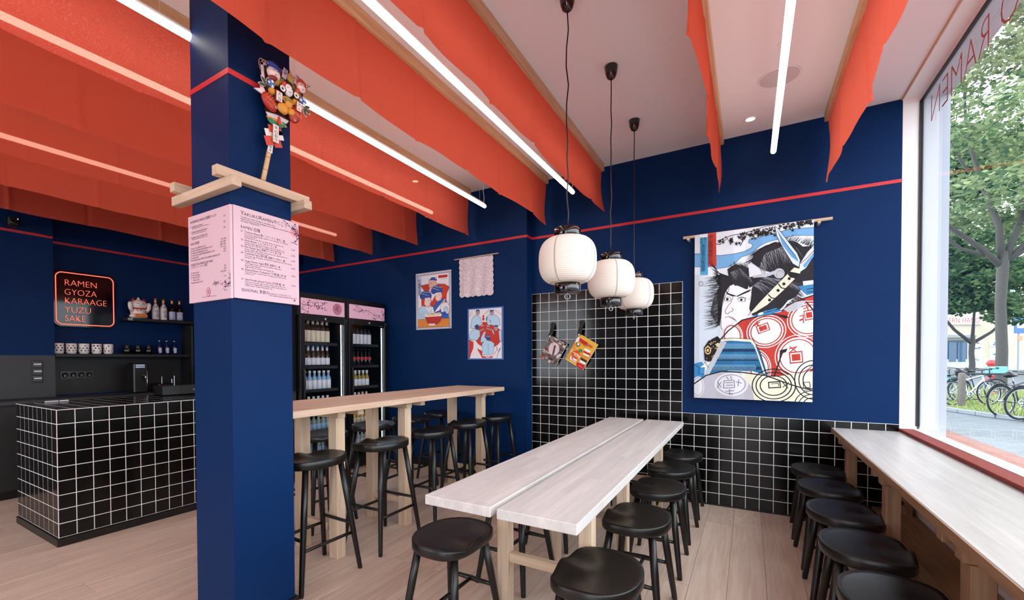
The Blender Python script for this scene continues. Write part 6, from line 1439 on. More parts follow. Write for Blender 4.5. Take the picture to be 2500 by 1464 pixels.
magazine('mag_photo', 'grey photo collage magazine hanging on the left of the tiles', -1.785, 1.552, .20, .26, -.50, 1.665, None)
magazine('mag_food', 'orange food magazine hanging on the tiles', -1.472, 1.560, .22, .30, -.55, 1.672, [('PREMIUM', .10, .245, .020, 'LEFT', .9), ('RAMEN', .03, .215, .036, 'LEFT', .9), ('極旨', .02, .06, .05, 'LEFT', 1)])
# magazines: everything hung by the top left corner
# ------------------------------------------------------------------ bar and kitchen on the left
ctr = thing('tiled_counter', 'black tiled serving counter with white grout and black plinth', 'counter', (-4.57, 1.11, 0))
cy1 = 2.975 - 1.11
MB().box((-.449, .002, .06), (.452, cy1, .9605)).build('grout', 'grout', ctr)
MB().box((-.440, .012, 0), (.444, cy1 - .01, .06)).box((-.459, -.008, 0), (.462, cy1 + .01, .052)).build('plinth', 'black', ctr)
def tiles_on(origin, u, v, cols, rows, pitch):
    pl = plane(origin, u, v)
    for j in rows:
        for i in cols:
            o = link('tile', TM, ctr)
            o.matrix_local = pl @ Matrix.Translation(((i + .5) * pitch, (j + .5) * .1, 0))
tiles_on((.452, .002, .0605), (0, 1, 0), (0, 0, 1), range(10), range(9), .1)
tiles_on((-.449, .002, .0605), (1, 0, 0), (0, 0, 1), range(9), range(9), .1)
tiles_on((-.449, .002, .9605), (1, 0, 0), (0, 1, 0), range(9), range(10), .1)
rs = MB()
def bulk(origin, u, v, cols, rows):
    pl = plane(origin, u, v)
    for j in rows:
        for i in cols:
            rs.box((i * .1 + .0026, j * .1 + .0026, 0), (i * .1 + .0974, j * .1 + .0974, .0010), mtx=pl)
bulk((.452, .002, .0605), (0, 1, 0), (0, 0, 1), range(10, 18), range(9))
bulk((-.449, .002, .9605), (1, 0, 0), (0, 1, 0), range(9), range(10, 18))
stuff(rs.build('tile_rest', 'tile', ctr))
MB().box((.4505, .0, .058), (.4535, .003, .962)).box((-.45, .0, .9605), (.4535, .0025, .963)).box((.4505, .0, .9605), (.4535, cy1, .963)).build('edge_trim', 'grout', ctr)
for k, (y0, w_) in enumerate(((1.18, .085), (1.272, .058))):
    t = thing('label_strip', ('longer' if k == 0 else 'shorter') + ' white label strip lying on the tiled counter', 'label', (-4.93, y0 + .08, .9628))
    MB().box((-.012, 0, 0), (.012, w_, .006), bev=.001, mtx=Matrix.Rotation(-.55, 4, 'Y')).build('strip', mat('label_white', 'dfe4ee', .5), t)

kc1 = thing('kitchen_cabinet', 'black base cabinet with dark worktop along the left wall', 'cabinet', (-6.1, .7, 0))
MB().box((-.20, -3.8, .0), (.16, 3.55, .885), bev=.003).build('body', 'black', kc1)
MB().box((-.205, -3.8, .886), (.20, 3.56, .925), bev=.003).build('worktop', 'panel', kc1)
for k in range(9):
    y = -3.5 + k * .75
    MB().box((.1605, y, .08), (.178, y + .742, .87), bev=.002).build('door', 'black_matt', kc1)
struct(MB().box((XF, YF + .01, .926), (XF + .012, 1.698, 1.362)).build('wall_panel_near', 'panel'))
struct(MB().box((XL, 1.702, .926), (XL + .012, 3.04, 1.345)).build('wall_panel_niche', 'black_matt'))
tall = thing('tall_cabinet', 'black tall cabinet right of the bottle shelves', 'cabinet', (-6.4, 3.3, .926))
MB().box((-.148, -.245, 0), (.12, .40, .84), bev=.003).build('body', 'black_matt', tall)
MB().box((.1205, -.24, .01), (.135, .395, .83), bev=.002).build('door', 'black', tall)
sh = thing('wall_shelf', 'black lower shelf with white cups and dark jars', 'shelf', (XL, 1.705, 1.346))
MB().box((.001, 0, 0), (.235, 1.345, .036), bev=.002).build('board', 'black_matt', sh)
sh = thing('wall_shelf', 'black upper shelf with lucky cat and sake bottles', 'shelf', (XL, 2.37, 1.785))
MB().box((.001, 0, 0), (.22, 1.30, .034), bev=.002).build('board', 'black_matt', sh)
MB().box((.221, .0, .002), (.224, .05, .032)).build('end_plate', mat('shelf_plate', '9c8f96', .4), sh)

M['cup_white'] = mat('white_glazed_cup', 'e9e5e2', .3)
M['cup_print'] = mat('dark_cup_print', '3a2420', .5)
def cup(y, ang, label):
    t = thing('tea_cup', label, 'cup', (-6.44, y, 1.3825), ang, 'printed white cups on the lower shelf')
    MB().lathe([(.0, 0), (.036, 0), (.038, .004), (.039, .008), (.046, .016), (.048, .03), (.048, .112), (.0465, .115), (.0445, .112), (.044, .02), (0, .016)], 28).build('body', 'cup_white', t)
    p = MB(); rg = random.Random(int(y * 97))
    for r_ in range(3):
        for k in range(9):
            a0 = k * 2 * PI / 9 + (r_ % 2) * .3; da = rg.uniform(.20, .42); z0 = .03 + r_ * .027; hh = rg.uniform(.012, .021)
            if rg.random() < .18: continue
            for s_ in range(3):
                q0, q1 = a0 + da * s_ / 3, a0 + da * (s_ + 1) / 3
                zz = hh * (1 if s_ == 1 else .7)
                p.add([(.0485 * math.cos(q), .0485 * math.sin(q), z) for q, z in ((q0, z0), (q1, z0), (q1, z0 + zz), (q0, z0 + zz))], [(0, 1, 2, 3)])
    stuff(p.build('print', 'cup_print', t))
CN = ['leftmost', 'second from the left', 'middle one', 'second from the right', 'rightmost']
for k, y in enumerate((1.765, 1.875, 1.985, 2.10, 2.21)):
    cup(y, k * 1.3, 'white cup with dark faces print, ' + CN[k] + ' of five on the lower shelf')
jar0 = None
for k, y in enumerate((2.40, 2.515, 2.63)):
    lb = 'dark glazed jar on the lower shelf, ' + ('nearest the cups', 'middle one of three', 'nearest the blue bottles')[k]
    if jar0 is None:
        jar0 = thing('sake_jar', lb, 'jar', (-6.44, y, 1.3825), 0, 'dark jars on the lower shelf')
        MB().lathe([(0, 0), (.034, 0), (.045, .018), (.050, .04), (.045, .062), (.036, .076), (.034, .082), (.037, .098), (.040, .103), (.034, .104), (.03, .085), (0, .08)], 28).build('body', mat('dark_glaze', '0b1213', .08, coat=.5), jar0)
        MB().lathe([(.0, .104), (.030, .104), (.031, .110), (.006, .114), (.006, .122), (0, .123)], 20).build('lid', 'black', jar0)
    else: dup(jar0, (-6.44, y, 1.3825), k, lb)

def bottle_mesh(name, h, r, neck, cols, label=(.12, .62), cap=.05, shoulder=.68, nl=0.0):
    """cols: glass, label, cap. One closed turned body, label sleeve and cap in one mesh."""
    b = MB()
    nr = neck
    hs, hn = h * shoulder, h * (shoulder + .14)
    b.lathe([(0, 0), (r * .92, 0), (r, h * .02), (r, hs), (r * .86, hs + (hn - hs) * .35), (nr * 1.25, hn - (hn - hs) * .1), (nr, hn + h * .03), (nr, h * (1 - cap)), (0, h * (1 - cap))], 16)
    if label: b.lathe([(r * 1.0, h * label[0]), (r * 1.025, h * label[0] + .001), (r * 1.025, h * label[1]), (r * 1.0, h * label[1] + .001)], 16, mi=1)
    if nl: b.lathe([(nr, h * (.99 - cap - nl)), (nr * 1.12, h * (.99 - cap - nl)), (nr * 1.08, h * (1 - cap)), (nr, h * (1 - cap))], 12, mi=1)
    b.lathe([(nr * 1.0, h * (1 - cap)), (nr * 1.2, h * (1 - cap)), (nr * 1.2, h * .995), (nr * 1.05, h), (0, h)], 12, mi=2)
    return b.mesh(name, cols)
def bm_(n, c, r=.12, **k): return mat(n, c, r, **k)
m_w = bm_('milk_white_bottle', 'd9d6da', .3); m_g = bm_('gold_cap', 'c9935a', .3, metal=.7); m_ink = 'ink'
m_db = bm_('dark_blue_glass', '0c1a44', .08); m_bk = bm_('dark_glass', '08080c', .06); m_lb = bm_('pale_blue_label', 'c6cbe6', .5); m_sv = bm_('silver_cap', 'c8ccd4', .25, metal=.8)
m_gl = bm_('gold_label', 'b58a5c', .5)
def big_bottle(y, kind, label):
    t = thing('sake_bottle', label, 'bottle', (-6.43, y, 1.8195), rnd.uniform(-.1, .1), 'tall sake bottles on the upper shelf')
    h = .272
    if kind == 'w':
        MB().lathe([(0, 0), (.036, 0), (.039, .005), (.039, .135), (.034, .165), (.020, .19), (.0135, .205), (.0135, .235), (0, .235)], 24).build('body', m_w, t)
        MB().lathe([(.0136, .205), (.0165, .208), (.0160, .268), (.012, .272), (0, .272)], 18).build('cap', m_g, t)
        MB().box((.034, -.013, .150), (.0365, .013, .172), bev=.001).build('neck_label', m_gl, t)
        q = lettering([('初', 0, .085, .048, 'CENTER', .9), ('孫', .004, .035, .048, 'CENTER', .9)], 'lettering', m_ink, t, plane((.0398, 0, 0), (0, 1, 0), (0, 0, 1)))
    else:
        MB().lathe([(0, 0), (.034, 0), (.0365, .005), (.0365, .150), (.030, .172), (.0145, .195), (.0135, .21), (.0135, .238), (0, .238)], 24).build('body', m_bk, t)
        MB().lathe([(.0136, .215), (.0160, .217), (.0155, .268), (.012, .272), (0, .272)], 18).build('cap', m_g, t)
        MB().lathe([(.0366, .012), (.0372, .012), (.0372, .118), (.0366, .118)], 24).build('label', m_lb, t)
        lettering([('吉', -.012, .085, .026, 'CENTER', .9), ('乃', -.012, .055, .026, 'CENTER', .9), ('川', -.012, .025, .026, 'CENTER', .9), ('酒', .014, .07, .022, 'CENTER', .9)], 'lettering', bm_('label_ink', '2f3f8f', .5), t, plane((.0380, 0, 0), (0, 1, 0), (0, 0, 1)))
big_bottle(2.705, 'w', 'white sake bottle with black characters, beside the lucky cat')
big_bottle(2.795, 'w', 'white sake bottle with black characters, beside the dark bottles')
big_bottle(2.895, 'd', 'dark sake bottle with pale label, beside the white bottles')
big_bottle(2.985, 'd', 'dark sake bottle with pale label, furthest from the lucky cat')
for k, y in enumerate((2.745, 2.83, 2.92)):
    t = thing('small_bottle', 'small blue bottle with white label, ' + ('first beside the jars', 'middle one of three', 'nearest the tall cabinet')[k], 'bottle', (-6.44, y, 1.3825), 0, 'small blue bottles on the lower shelf')
    MB().lathe([(0, 0), (.026, 0), (.028, .004), (.028, .095), (.020, .115), (.011, .130), (.010, .165), (0, .165)], 20).build('body', m_db, t)
    MB().lathe([(.010, .160), (.0125, .160), (.0125, .176), (.010, .178), (0, .178)], 14).build('cap', m_sv, t)
    vs = []; fs = []
    for i in range(9):
        a = -.75 + 1.5 * i / 8 + .25
        vs += [(.0284 * math.cos(a), .0284 * math.sin(a), .018), (.0284 * math.cos(a), .0284 * math.sin(a), .085)]
        if i: fs.append((2 * i - 2, 2 * i, 2 * i + 1, 2 * i - 1))
    MB().add(vs, fs, 0, True).build('label', m_lb, t)

# lucky cat
cat_ = thing('lucky_cat', 'white lucky cat figurine on the upper shelf', 'figurine', (-6.42, 2.515, 1.8195))
m_cat = mat('white_ceramic', 'e6ddd6', .25); m_red = mat('red_glaze', 'b83222', .3); m_org = mat('orange_glaze', 'd07a3c', .3); m_dk = mat('dark_glaze_line', '2a1a18', .4)
b = MB().ball((0, 0, .075), (.058, .085, .080), 0, 22, 14).ball((.0, 0, .030), (.066, .098, .036), 0, 22, 10)
b.build('body', m_cat, cat_)
hd = MB().ball((.012, 0, .170), (.058, .088, .060), 0, 24, 14).build('head', m_cat, cat_)
for s_ in (-1, 1):
    MB().lathe([(.026, 0), (.020, .02), (.010, .038), (0, .044)], 12, (.006, s_ * .055, .205)).build('ear', m_red, hd)
    MB().path([(.02, s_ * .075, .09), (.035, s_ * .098, .13), (.035, s_ * .100, .175), (.03, s_ * .096, .195)], [.022, .022, .024, .018], 12).build('arm', m_cat, cat_)
    MB().path([(.066, s_ * .030 - .012, .178), (.069, s_ * .030, .183), (.066, s_ * .030 + .012, .178)], .0025, 6).build('eye', m_dk, hd)
MB().path([(.067, -.012, .158), (.070, -.004, .154), (.070, .004, .154), (.067, .012, .158)], .002, 6).build('mouth', m_red, hd)
MB().ball((.0, 0, .236), (.018, .020, .018), 0, 12, 8).ball((0, 0, .252), (.010, .010, .012), 0, 10, 6).build('topknot', m_cat, hd)
MB().path([(.055 * math.cos(a), .080 * math.sin(a), .122) for a in [k * PI / 8 for k in range(16)]], .008, 8, 0, True).build('collar', m_red, cat_)
MB().box((.052, -.065, .012), (.072, .065, .058), bev=.006).build('gold_bar', m_org, cat_)
p = MB(); rg = random.Random(2)
for k in range(34):
    a = rg.uniform(-1.3, 1.3); z = rg.uniform(.04, .11)
    p.ball((.062 * math.cos(a) * (1 - abs(z - .07) * 2), .088 * math.sin(a), z), (.006, .006, .004), rg.choice((0, 1, 2)), 8, 5)
stuff(p.build('pattern', [m_red, m_dk, m_org], cat_))

# neon sign
ns = thing('neon_sign', 'glowing red neon menu sign with rounded border on the bar wall', 'sign', (XL, 1.745, 1.69))
def rrect(x0, y0, x1, y1, r, n=7):
    P = []
    for cx, cy, a0 in ((x1 - r, y1 - r, 0), (x0 + r, y1 - r, PI / 2), (x0 + r, y0 + r, PI), (x1 - r, y0 + r, 3 * PI / 2)):
        P += [(cx + r * math.cos(a0 + PI / 2 * k / n), cy + r * math.sin(a0 + PI / 2 * k / n)) for k in range(n + 1)]
    return P
NPL = plane((.05, 0, 0), (0, 1, 0), (0, 0, 1))
o = MB().prism(rrect(0, 0, .565, .620, .07), -.006, 0).build('acrylic_plate', mat('smoked_acrylic', '0a0610', .05, spec=.35), ns); o.matrix_local = NPL
M['neon'] = mat('neon', 'ff8a70', .5, emit=1.5, ecol='ff6a50')
o = MB().path([(x, y, .008) for x, y in rrect(.022, .022, .543, .598, .056)], .0052, 8, 0, True).build('border_tube', 'neon', ns); o.matrix_local = NPL
lettering([(tx, .092, y, .098, 'LEFT', xs) for tx, y, xs in (('RAMEN', .455, .92), ('GYOZA', .352, .86), ('KARAAGE', .255, .88), ('YUZU', .155, .92), ('SAKE', .058, .84))], 'lettering', 'neon', ns, NPL @ Matrix.Translation((0, 0, .006)), .003, -.003)
for (x, y) in ((.03, .03), (.535, .03), (.03, .59), (.535, .59)):
    MB().tube((.001, x, y), (.045, x, y), .006, n=8).build('standoff', 'steel', ns)

# wall switches, sockets, camera
sw = thing('switch_panel', 'black panel of three lit switches on the dark grey wall', 'switch', (XF + .0125, 1.515, 1.08))
MB().box((0, 0, 0), (.008, .085, .228), bev=.002).build('plate', 'black_matt', sw)
for k in range(3):
    MB().box((.008, .008, .010 + k * .073), (.013, .077, .072 + k * .073), bev=.002).build('rocker', 'black', sw)
    MB().box((.0131, .014, .038 + k * .073), (.0145, .072, .050 + k * .073)).build('label', mat('switch_label', 'd8d8de', .5), sw)
sk = thing('socket_strip', 'row of four black power sockets on the bar niche wall', 'socket', (XL + .0125, 1.80, 1.10))
MB().box((0, 0, 0), (.008, .30, .088), bev=.002).build('plate', 'black', sk)
for k in range(4):
    MB().lathe([(.012, .0), (.028, .0), (.029, .006), (.024, .006), (.022, .001), (.012, .001)], 20, mtx=Matrix.Translation((.008, .042 + k * .072, .044)) @ Matrix.Rotation(PI / 2, 4, 'Y')).build('outlet', 'black_matt', sk)
    MB().box((.0085, .036 + k * .072, .030), (.0095, .048 + k * .072, .034)).build('contact', 'steel', sk)
wcm = thing('wall_camera', 'small black camera high on the left wall above the red line', 'camera', (XF, 1.385, 2.68))
MB().box((.03, -.042, -.045), (.12, .042, .05), bev=.012).build('body', 'black', wcm)
MB().tube((.001, 0, 0), (.04, 0, 0), .022, n=14).build('bracket', 'black_matt', wcm)
MB().lathe([(.0, .0), (.024, .0), (.026, .014), (.016, .016), (0, .012)], 18, mtx=Matrix.Translation((.118, -.008, .0)) @ Matrix.Rotation(PI / 2, 4, 'Y')).build('lens', 'gloss_black', wcm)
MB().ball((.122, .026, .030), .004, 0, 8, 6).build('status_light', mat('status_light', 'e8e6ff', .4, emit=3), wcm)
MB().path([(.002, .042, -.005), (.004, .12, -.02), (.004, .2, -.045), (.004, .3, -.06)], .004, 6).build('cable', 'black', wcm)

# machines on the worktop
km2 = thing('water_boiler', 'tall black hot water boiler with tap under the lower shelf', 'boiler', (-6.17, 2.40, .926))
MB().box((-.10, -.075, 0), (.09, .075, .35), bev=.012).build('body', 'black', km2)
MB().path([(.09, .02, .20), (.13, .02, .205), (.15, .02, .19), (.15, .02, .155)], .010, 10).build('tap', 'steel', km2)
MB().path([(.09, .055, .03), (.095, .058, .12), (.10, .055, .26)], .005, 8).build('gauge_tube', 'steel', km2)
for k in range(2):
    MB().box((.0905, -.055, .315 - k * .022), (.093, .035, .332 - k * .022)).build('label', mat('boiler_label', 'bcd0f0', .5), km2)
mx_ = thing('small_machine', 'low black machine with chrome lever right of the boiler', 'machine', (-6.15, 2.66, .926))
MB().box((-.12, -.10, 0), (.12, .10, .10), bev=.01).build('body', 'black', mx_)
MB().tube((.08, -.05, .10), (.08, -.05, .17), .006, n=8).ball((.08, -.05, .175), .010, 0, 10, 6).build('lever', 'steel', mx_)
MB().tube((.08, .06, .10), (.08, .06, .15), .008, n=8).build('nozzle', 'steel', mx_)
pr = thing('receipt_printer', 'black receipt printer box at the back of the tiled counter', 'printer', (-4.90, 2.24, .9632))
MB().box((-.10, -.17, 0), (.10, .17, .095), bev=.008).build('body', 'black', pr)
MB().box((.1005, -.02, .012), (.104, .16, .085), bev=.002).build('front_cover', 'black_matt', pr)
MB().box((.1045, .10, .045), (.107, .13, .051)).build('badge', 'steel', pr)
MB().tube((.06, -.05, .095), (.06, -.05, .19), .0035, n=8).build('antenna', 'steel', pr)
ps = thing('order_terminal', 'tilted till screen on a metal foot beside the navy pillar', 'terminal', (-4.92, 2.62, .9632))
MB().box((-.09, -.12, 0), (.09, .12, .02), bev=.005).build('foot', 'black', ps)
MB().path([(-.03, 0, .02), (-.02, 0, .09), (.0, 0, .14)], .018, 10).build('neck', 'steel', ps)
o = MB().box((-.012, -.17, -.11), (.012, .17, .11), bev=.004).build('screen_body', 'black_matt', ps, (0, 0, .22)); o.rotation_euler = (0, -.45, 0)
MB().box((.0125, -.16, -.10), (.0135, .16, .10)).build('screen', mat('dark_screen', '3a3436', .15), o)
MB().box((-.014, -.173, -.112), (.0125, -.169, .112)).build('rim', 'steel', o)

# ------------------------------------------------------------------ drinks fridges
FX, FS, FZ = -3.99, 1.028, -.0366
M['cave'] = mat('fridge_liner', '10161d', .45)
M['fridge_led'] = mat('fridge_led', 'eef6ff', .4, emit=26, ecol='e2f0ff')
M['header'] = mat('lit_header', 'd7a9bb', .4, emit=.30, ecol='d8a8c0')
SH = [.30, .545, .765, .985, .1]
def fridge(y0, y1, label, logo, seed):
    t = thing('drinks_fridge', label, 'fridge', (FX, (y0 + y1) / 2 * FS, FZ), 0, 'black glass-door drinks fridges')
    t.scale = (FS, FS, FS)
    w = y1 - y0; a, c = -w / 2, w / 2
    b = MB().box((-.62, a, .06), (-.055, a + .03, 2.0)).box((-.62, c - .03, .06), (-.055, c, 2.0)).box((-.62, a + .03, .06), (-.59, c - .03, 2.0)).box((-.59, a + .03, 1.96), (-.055, c - .03, 2.0)).box((-.59, a + .03, .06), (-.055, c - .03, .24)).box((-.59, a + .03, 1.735), (-.055, c - .03, 1.76))
    b.box((-.055, a, 1.765), (-.02, c, 2.0)).box((-.055, a, .06), (-.02, c, .13))
    b.build('cabinet', 'black', t)
    MB().box((-.58, a + .04, .0357), (-.08, c - .04, .06)).build('base', 'black_matt', t)
    MB().box((-.588, a + .031, .241), (-.585, c - .031, 1.734)).box((-.585, a + .031, .241), (-.06, a + .034, 1.734)).box((-.585, c - .034, .241), (-.06, c - .031, 1.734)).build('liner', 'cave', t)
    hp = MB().box((-.0195, a + .040, 1.782), (-.010, c - .028, 1.942), bev=.002).build('header_panel', 'header', t)
    A = Art(w - .072, .156); rg = random.Random(seed); H_ = .156; W_ = A.w
    if logo:
        A.branch([(0, .10), (.03, .085), (.07, .085), (.12, .082), (.17, .097), (.21, .085), (.26, .10), (.30, .125)], '3b2450', .0034, 30, rg, .012)
        A.branch([(.07, .085), (.09, .12), (.12, .145)], '3b2450', .002, 12, rg, .012); A.branch([(0, .055), (.04, .03), (.09, .012)], '3b2450', .003, 12, rg, .012); A.branch([(.18, .09), (.24, .07), (.31, .066)], '3b2450', .002, 14, rg, .012); A.branch([(.16, .13), (.34, .135)], '3b2450', .001, 14, rg, .010)
        A.ell(.465, .078, .062, .060, '7a2f4a'); A.ell(.465, .078, .0585, .0565, 'cf8ba2')
        for P in ([(-.6, .1), (-.35, .5), (-.2, .1), (-.5, -.3), (-.7, -.1)], [(.0, .7), (.35, .85)], [(-.1, .45), (.25, .55), (.1, .2), (.4, .25)], [(.0, .1), (-.1, -.3), (.2, -.55), (.7, -.45)], [(.1, -.1), (.35, -.05)], [(-.25, .65), (-.05, .75)]):
            A.stroke([(.465 + x * .042, .078 + y * .045) for x, y in P], .005, '7a1f3c')
    else:
        A.branch([(W_, .0), (.50, .03), (.46, .065), (.40, .055), (.34, .085), (.27, .10), (.20, .10), (.14, .075), (.05, .10)], '3b2450', .0042, 34, rg, .012)
        A.branch([(W_ - .01, .01), (W_ - .02, .06), (W_ - .0, .10)], '3b2450', .0034, 8, rg, .012); A.branch([(W_ - .02, .06), (W_ - .05, .13)], '3b2450', .002, 10, rg, .012); A.branch([(.48, .055), (.43, .02), (.36, .02)], '3b2450', .0028, 14, rg, .011); A.branch([(.20, .10), (.12, .14), (.06, .15)], '3b2450', .002, 12, rg, .011)
    o = A.build('print', 'print', hp, plane((-.0098, a + .042, 1.784), (0, 1, 0), (0, 0, 1)))
    # door
    d = MB()
    d.box((-.018, a + .004, .13), (.020, a + .062, 1.762), bev=.003).box((-.018, c - .058, .13), (.020, c - .004, 1.762), bev=.003).box((-.018, a + .062, 1.712), (.020, c - .058, 1.762), bev=.003).box((-.018, a + .062, .13), (.020, c - .058, .245), bev=.003)
    d = d.build('door', 'black', t)
    MB().add([(.004, a + .062, .245), (.004, c - .058, .245), (.004, c - .058, 1.712), (.004, a + .062, 1.712)], [(0, 1, 2, 3)]).build('glass', 'fridge_glass', d)
    MB().path([(.020, a + .03, 1.22), (.045, a + .032, 1.20), (.052, a + .034, 1.05), (.045, a + .032, .90), (.020, a + .03, .88)], .009, 10).build('handle', 'black_matt', d)
    MB().lathe([(.014, 0), (.014, .006), (.010, .010), (0, .011)], 18, mtx=Matrix.Translation((.020, 0, 1.738)) @ Matrix.Rotation(PI / 2, 4, 'Y')).build('lock', 'steel', d)
    MB().ball((.020, c - .030, 1.738), .006, 0, 10, 6).build('screw', 'steel', d)
    # strip of little lamps inside the right edge
    o = MB().box((-.060, c - .074, .25), (-.030, c - .060, 1.70)).build('lamp_rail', 'black_matt', t)
    s_ = MB()
    for k in range(72): s_.box((-.0295, c - .072, .26 + k * .02), (-.0275, c - .062, .272 + k * .02))
    stuff(s_.build('lamp_dots', 'fridge_led', t))
    for z in (.30, .545, .765, .985, 1.235, 1.485):
        MB().box((-.50, a + .036, z - .014), (-.070, c - .085, z - .004)).box((-.070, a + .036, z - .026), (-.062, c - .085, z + .006)).build('shelf', 'black_matt', t)
        MB().box((-.0615, a + .06, z - .020), (-.0605, a + .12, z - .002)).build('price_tag', 'white_metal', t)
    return t
fridge(2.905, 3.545, 'black glass-door fridge on the left with round emblem on its pink header', True, 3)
fridge(3.550, 4.190, 'black glass-door fridge on the right with branch drawing on its pink header', False, 5)
g_cl = bm_('clear_bottle_glass', '9db4b4', .08); g_br = bm_('brown_bottle_glass', '2a160c', .08); g_bl = bm_('aqua_bottle_glass', '7fa6c4', .1); g_gr = bm_('lime_drink', '9aa832', .15); g_yl = bm_('yellow_drink', 'b99a4a', .15); g_ck = bm_('cola_bottle', '120a08', .1); g_am = bm_('amber_drink', '8d7a42', .12); g_pk = bm_('pink_drink', 'b89aa6', .2); g_gn = bm_('green_tint_glass', '7a9088', .1)
l_cr = bm_('cream_label', 'd8cdb4', .5); l_wh = bm_('white_bottle_label', 'd3d6dc', .5); l_bu = bm_('blue_label', '8fb6d8', .5); l_rd = bm_('red_label', 'a82a2a', .5); c_bl = bm_('blue_foil', '7d8fd0', .3); c_dk = bm_('dark_cap', '2a2a30', .35); c_wh = bm_('white_cap', 'e2e4e6', .4); c_gd = bm_('gold_foil', 'c9b27a', .35)
BM = {
 'a': bottle_mesh('beer', .262, .030, .0125, [g_br, l_cr, c_dk], (.06, .52), .05, .62, .20),
 'b': bottle_mesh('beer', .222, .0285, .0115, [g_br, l_wh, c_bl], (.08, .42), .08, .58, .14),
 'c': bottle_mesh('marble_soda', .205, .0275, .013, [g_bl, l_wh, c_wh], (.06, .50), .12, .60),
 'd': bottle_mesh('mini_soda', .150, .0235, .012, [g_gr, l_wh, c_wh], (.10, .45), .10, .58, .10),
 'e': bottle_mesh('mini_soda', .150, .0235, .012, [g_cl, l_wh, c_wh], (.10, .45), .10, .58, .14),
 'f': bottle_mesh('water', .190, .0285, .0125, [g_gn, l_bu, c_wh], (.08, .38), .09, .55, .10),
 'g': bottle_mesh('water', .185, .0285, .0125, [g_bl, l_bu, c_wh], (.08, .36), .09, .55, .10),
 'h': bottle_mesh('white_bottle', .188, .029, .014, [c_dk, l_wh, c_dk], (.05, .66), .06, .72),
 'i': bottle_mesh('cola', .205, .0265, .0115, [g_ck, l_rd, c_dk], (.34, .50), .06, .50),
 'j': bottle_mesh('tea', .195, .0285, .0135, [g_am, l_wh, c_wh], (.08, .46), .08, .58, .12),
 'k': bottle_mesh('mini_soda', .155, .0245, .0125, [g_pk, l_wh, c_wh], (.10, .42), .09, .58, .12),
 'l': bottle_mesh('lemonade', .185, .0275, .0125, [g_yl, l_cr, c_gd], (.10, .40), .08, .56),
 'm': bottle_mesh('water', .170, .0265, .0120, [g_cl, l_wh, c_wh], (.10, .36), .08, .56),
 'n': bottle_mesh('mini_soda', .155, .0245, .0125, [g_yl, l_wh, c_gd], (.10, .42), .09, .58, .12)}
ROWS = [
 (3.005, 1.486, 'aaaaaa', 'tall brown bottle with cream label on the left fridge\'s top shelf'),
 (3.005, 1.236, 'bbbbbb', 'brown beer bottle with blue neck foil on the left fridge\'s second shelf'),
 (3.020, .986, 'cccccc', 'pale blue marble soda bottle on the left fridge\'s third shelf'),
 (3.005, .766, 'ddeeee', 'small soda bottle on the left fridge\'s fourth shelf'),
 (3.005, .546, 'gfffff', 'water bottle with blue label on the left fridge\'s fifth shelf'),
 (3.005, .301, 'ggffff', 'water bottle on the left fridge\'s bottom shelf'),
 (3.640, 1.486, 'hhhhhh', 'white-labelled bottle on the right fridge\'s top shelf'),
 (3.645, 1.236, 'iiiiii', 'dark cola bottle with red band on the right fridge\'s second shelf'),
 (3.665, .986, 'jjjjj', 'amber tea bottle with white label on the right fridge\'s third shelf'),
 (3.655, .766, 'kknnn', 'small fruit soda bottle on the right fridge\'s fourth shelf'),
 (3.640, .546, 'llllll', 'yellow lemonade bottle on the right fridge\'s fifth shelf'),
 (3.640, .301, 'mmmmmm', 'clear water bottle on the right fridge\'s bottom shelf')]
COLN = {'d': 'lime green', 'e': 'clear', 'f': 'greenish', 'g': 'aqua', 'k': 'pink', 'n': 'yellow'}
for y0, z, row, lb in ROWS:
    for k, c in enumerate(row):
        o = link('drink_bottle', BM[c], None, (FX - .105 * FS, (y0 + .030 + k * .0620) * FS, (z - .0035) * FS + FZ))
        o.scale = (FS, FS, FS)
        o.rotation_euler = (0, 0, rnd.uniform(-.4, .4))
        l2 = (COLN[c] + ' ' + lb) if len(set(row)) > 1 else lb
        l2 += ', ' + (['leftmost', 'second from left', 'third from left', 'fourth from left', 'fifth from left', 'rightmost'][k] if len(row) == 6 else ['leftmost', 'second from left', 'middle one', 'fourth from left', 'rightmost'][k])
        tag(o, l2, 'bottle', lb.split(' on the ')[1].replace("'s", '') + ' bottles' + (' ' + COLN[c] if len(set(row)) > 1 else ''))
# ------------------------------------------------------------------ the street outside
GZ = -.12
M['asphalt'] = mat('asphalt', '6b7075', .9, var=.12, vscale=3, bump=.1)
def paving(name, c1, c2, cm, bw, bh):
    mt, nt, b = newmat(name); N, L = nt.nodes, nt.links
    tc = N.new('ShaderNodeTexCoord'); bk = N.new('ShaderNodeTexBrick'); L.new(tc.outputs['Object'], bk.inputs['Vector'])
    bk.inputs['Scale'].default_value = 1; bk.inputs['Brick Width'].default_value = bw; bk.inputs['Row Height'].default_value = bh; bk.inputs['Mortar Size'].default_value = .006
    for k, c in (('Color1', c1), ('Color2', c2), ('Mortar', cm)): bk.inputs[k].default_value = lin(c) + (1,)
    L.new(bk.outputs[0], b.inputs['Base Color']); b.inputs['Roughness'].default_value = .8
    bp = N.new('ShaderNodeBump'); bp.inputs['Strength'].default_value = .3; bp.invert = True; L.new(bk.outputs['Fac'], bp.inputs['Height']); L.new(bp.outputs[0], b.inputs['Normal'])
    return mt
M['red_paving'] = paving('red_clinker', '7d5046', '8e6055', '634b45', .22, .11)
M['grey_paving'] = paving('grey_setts', '666b70', '74797d', '54595e', .24, .16)
M['grass'] = mat('grass_soil', '6b7548', .95, var=.35, vscale=6)
struct(MB().box((1.21, -30, GZ - .3), (60, 110, GZ - .03)).build('street', 'asphalt'))
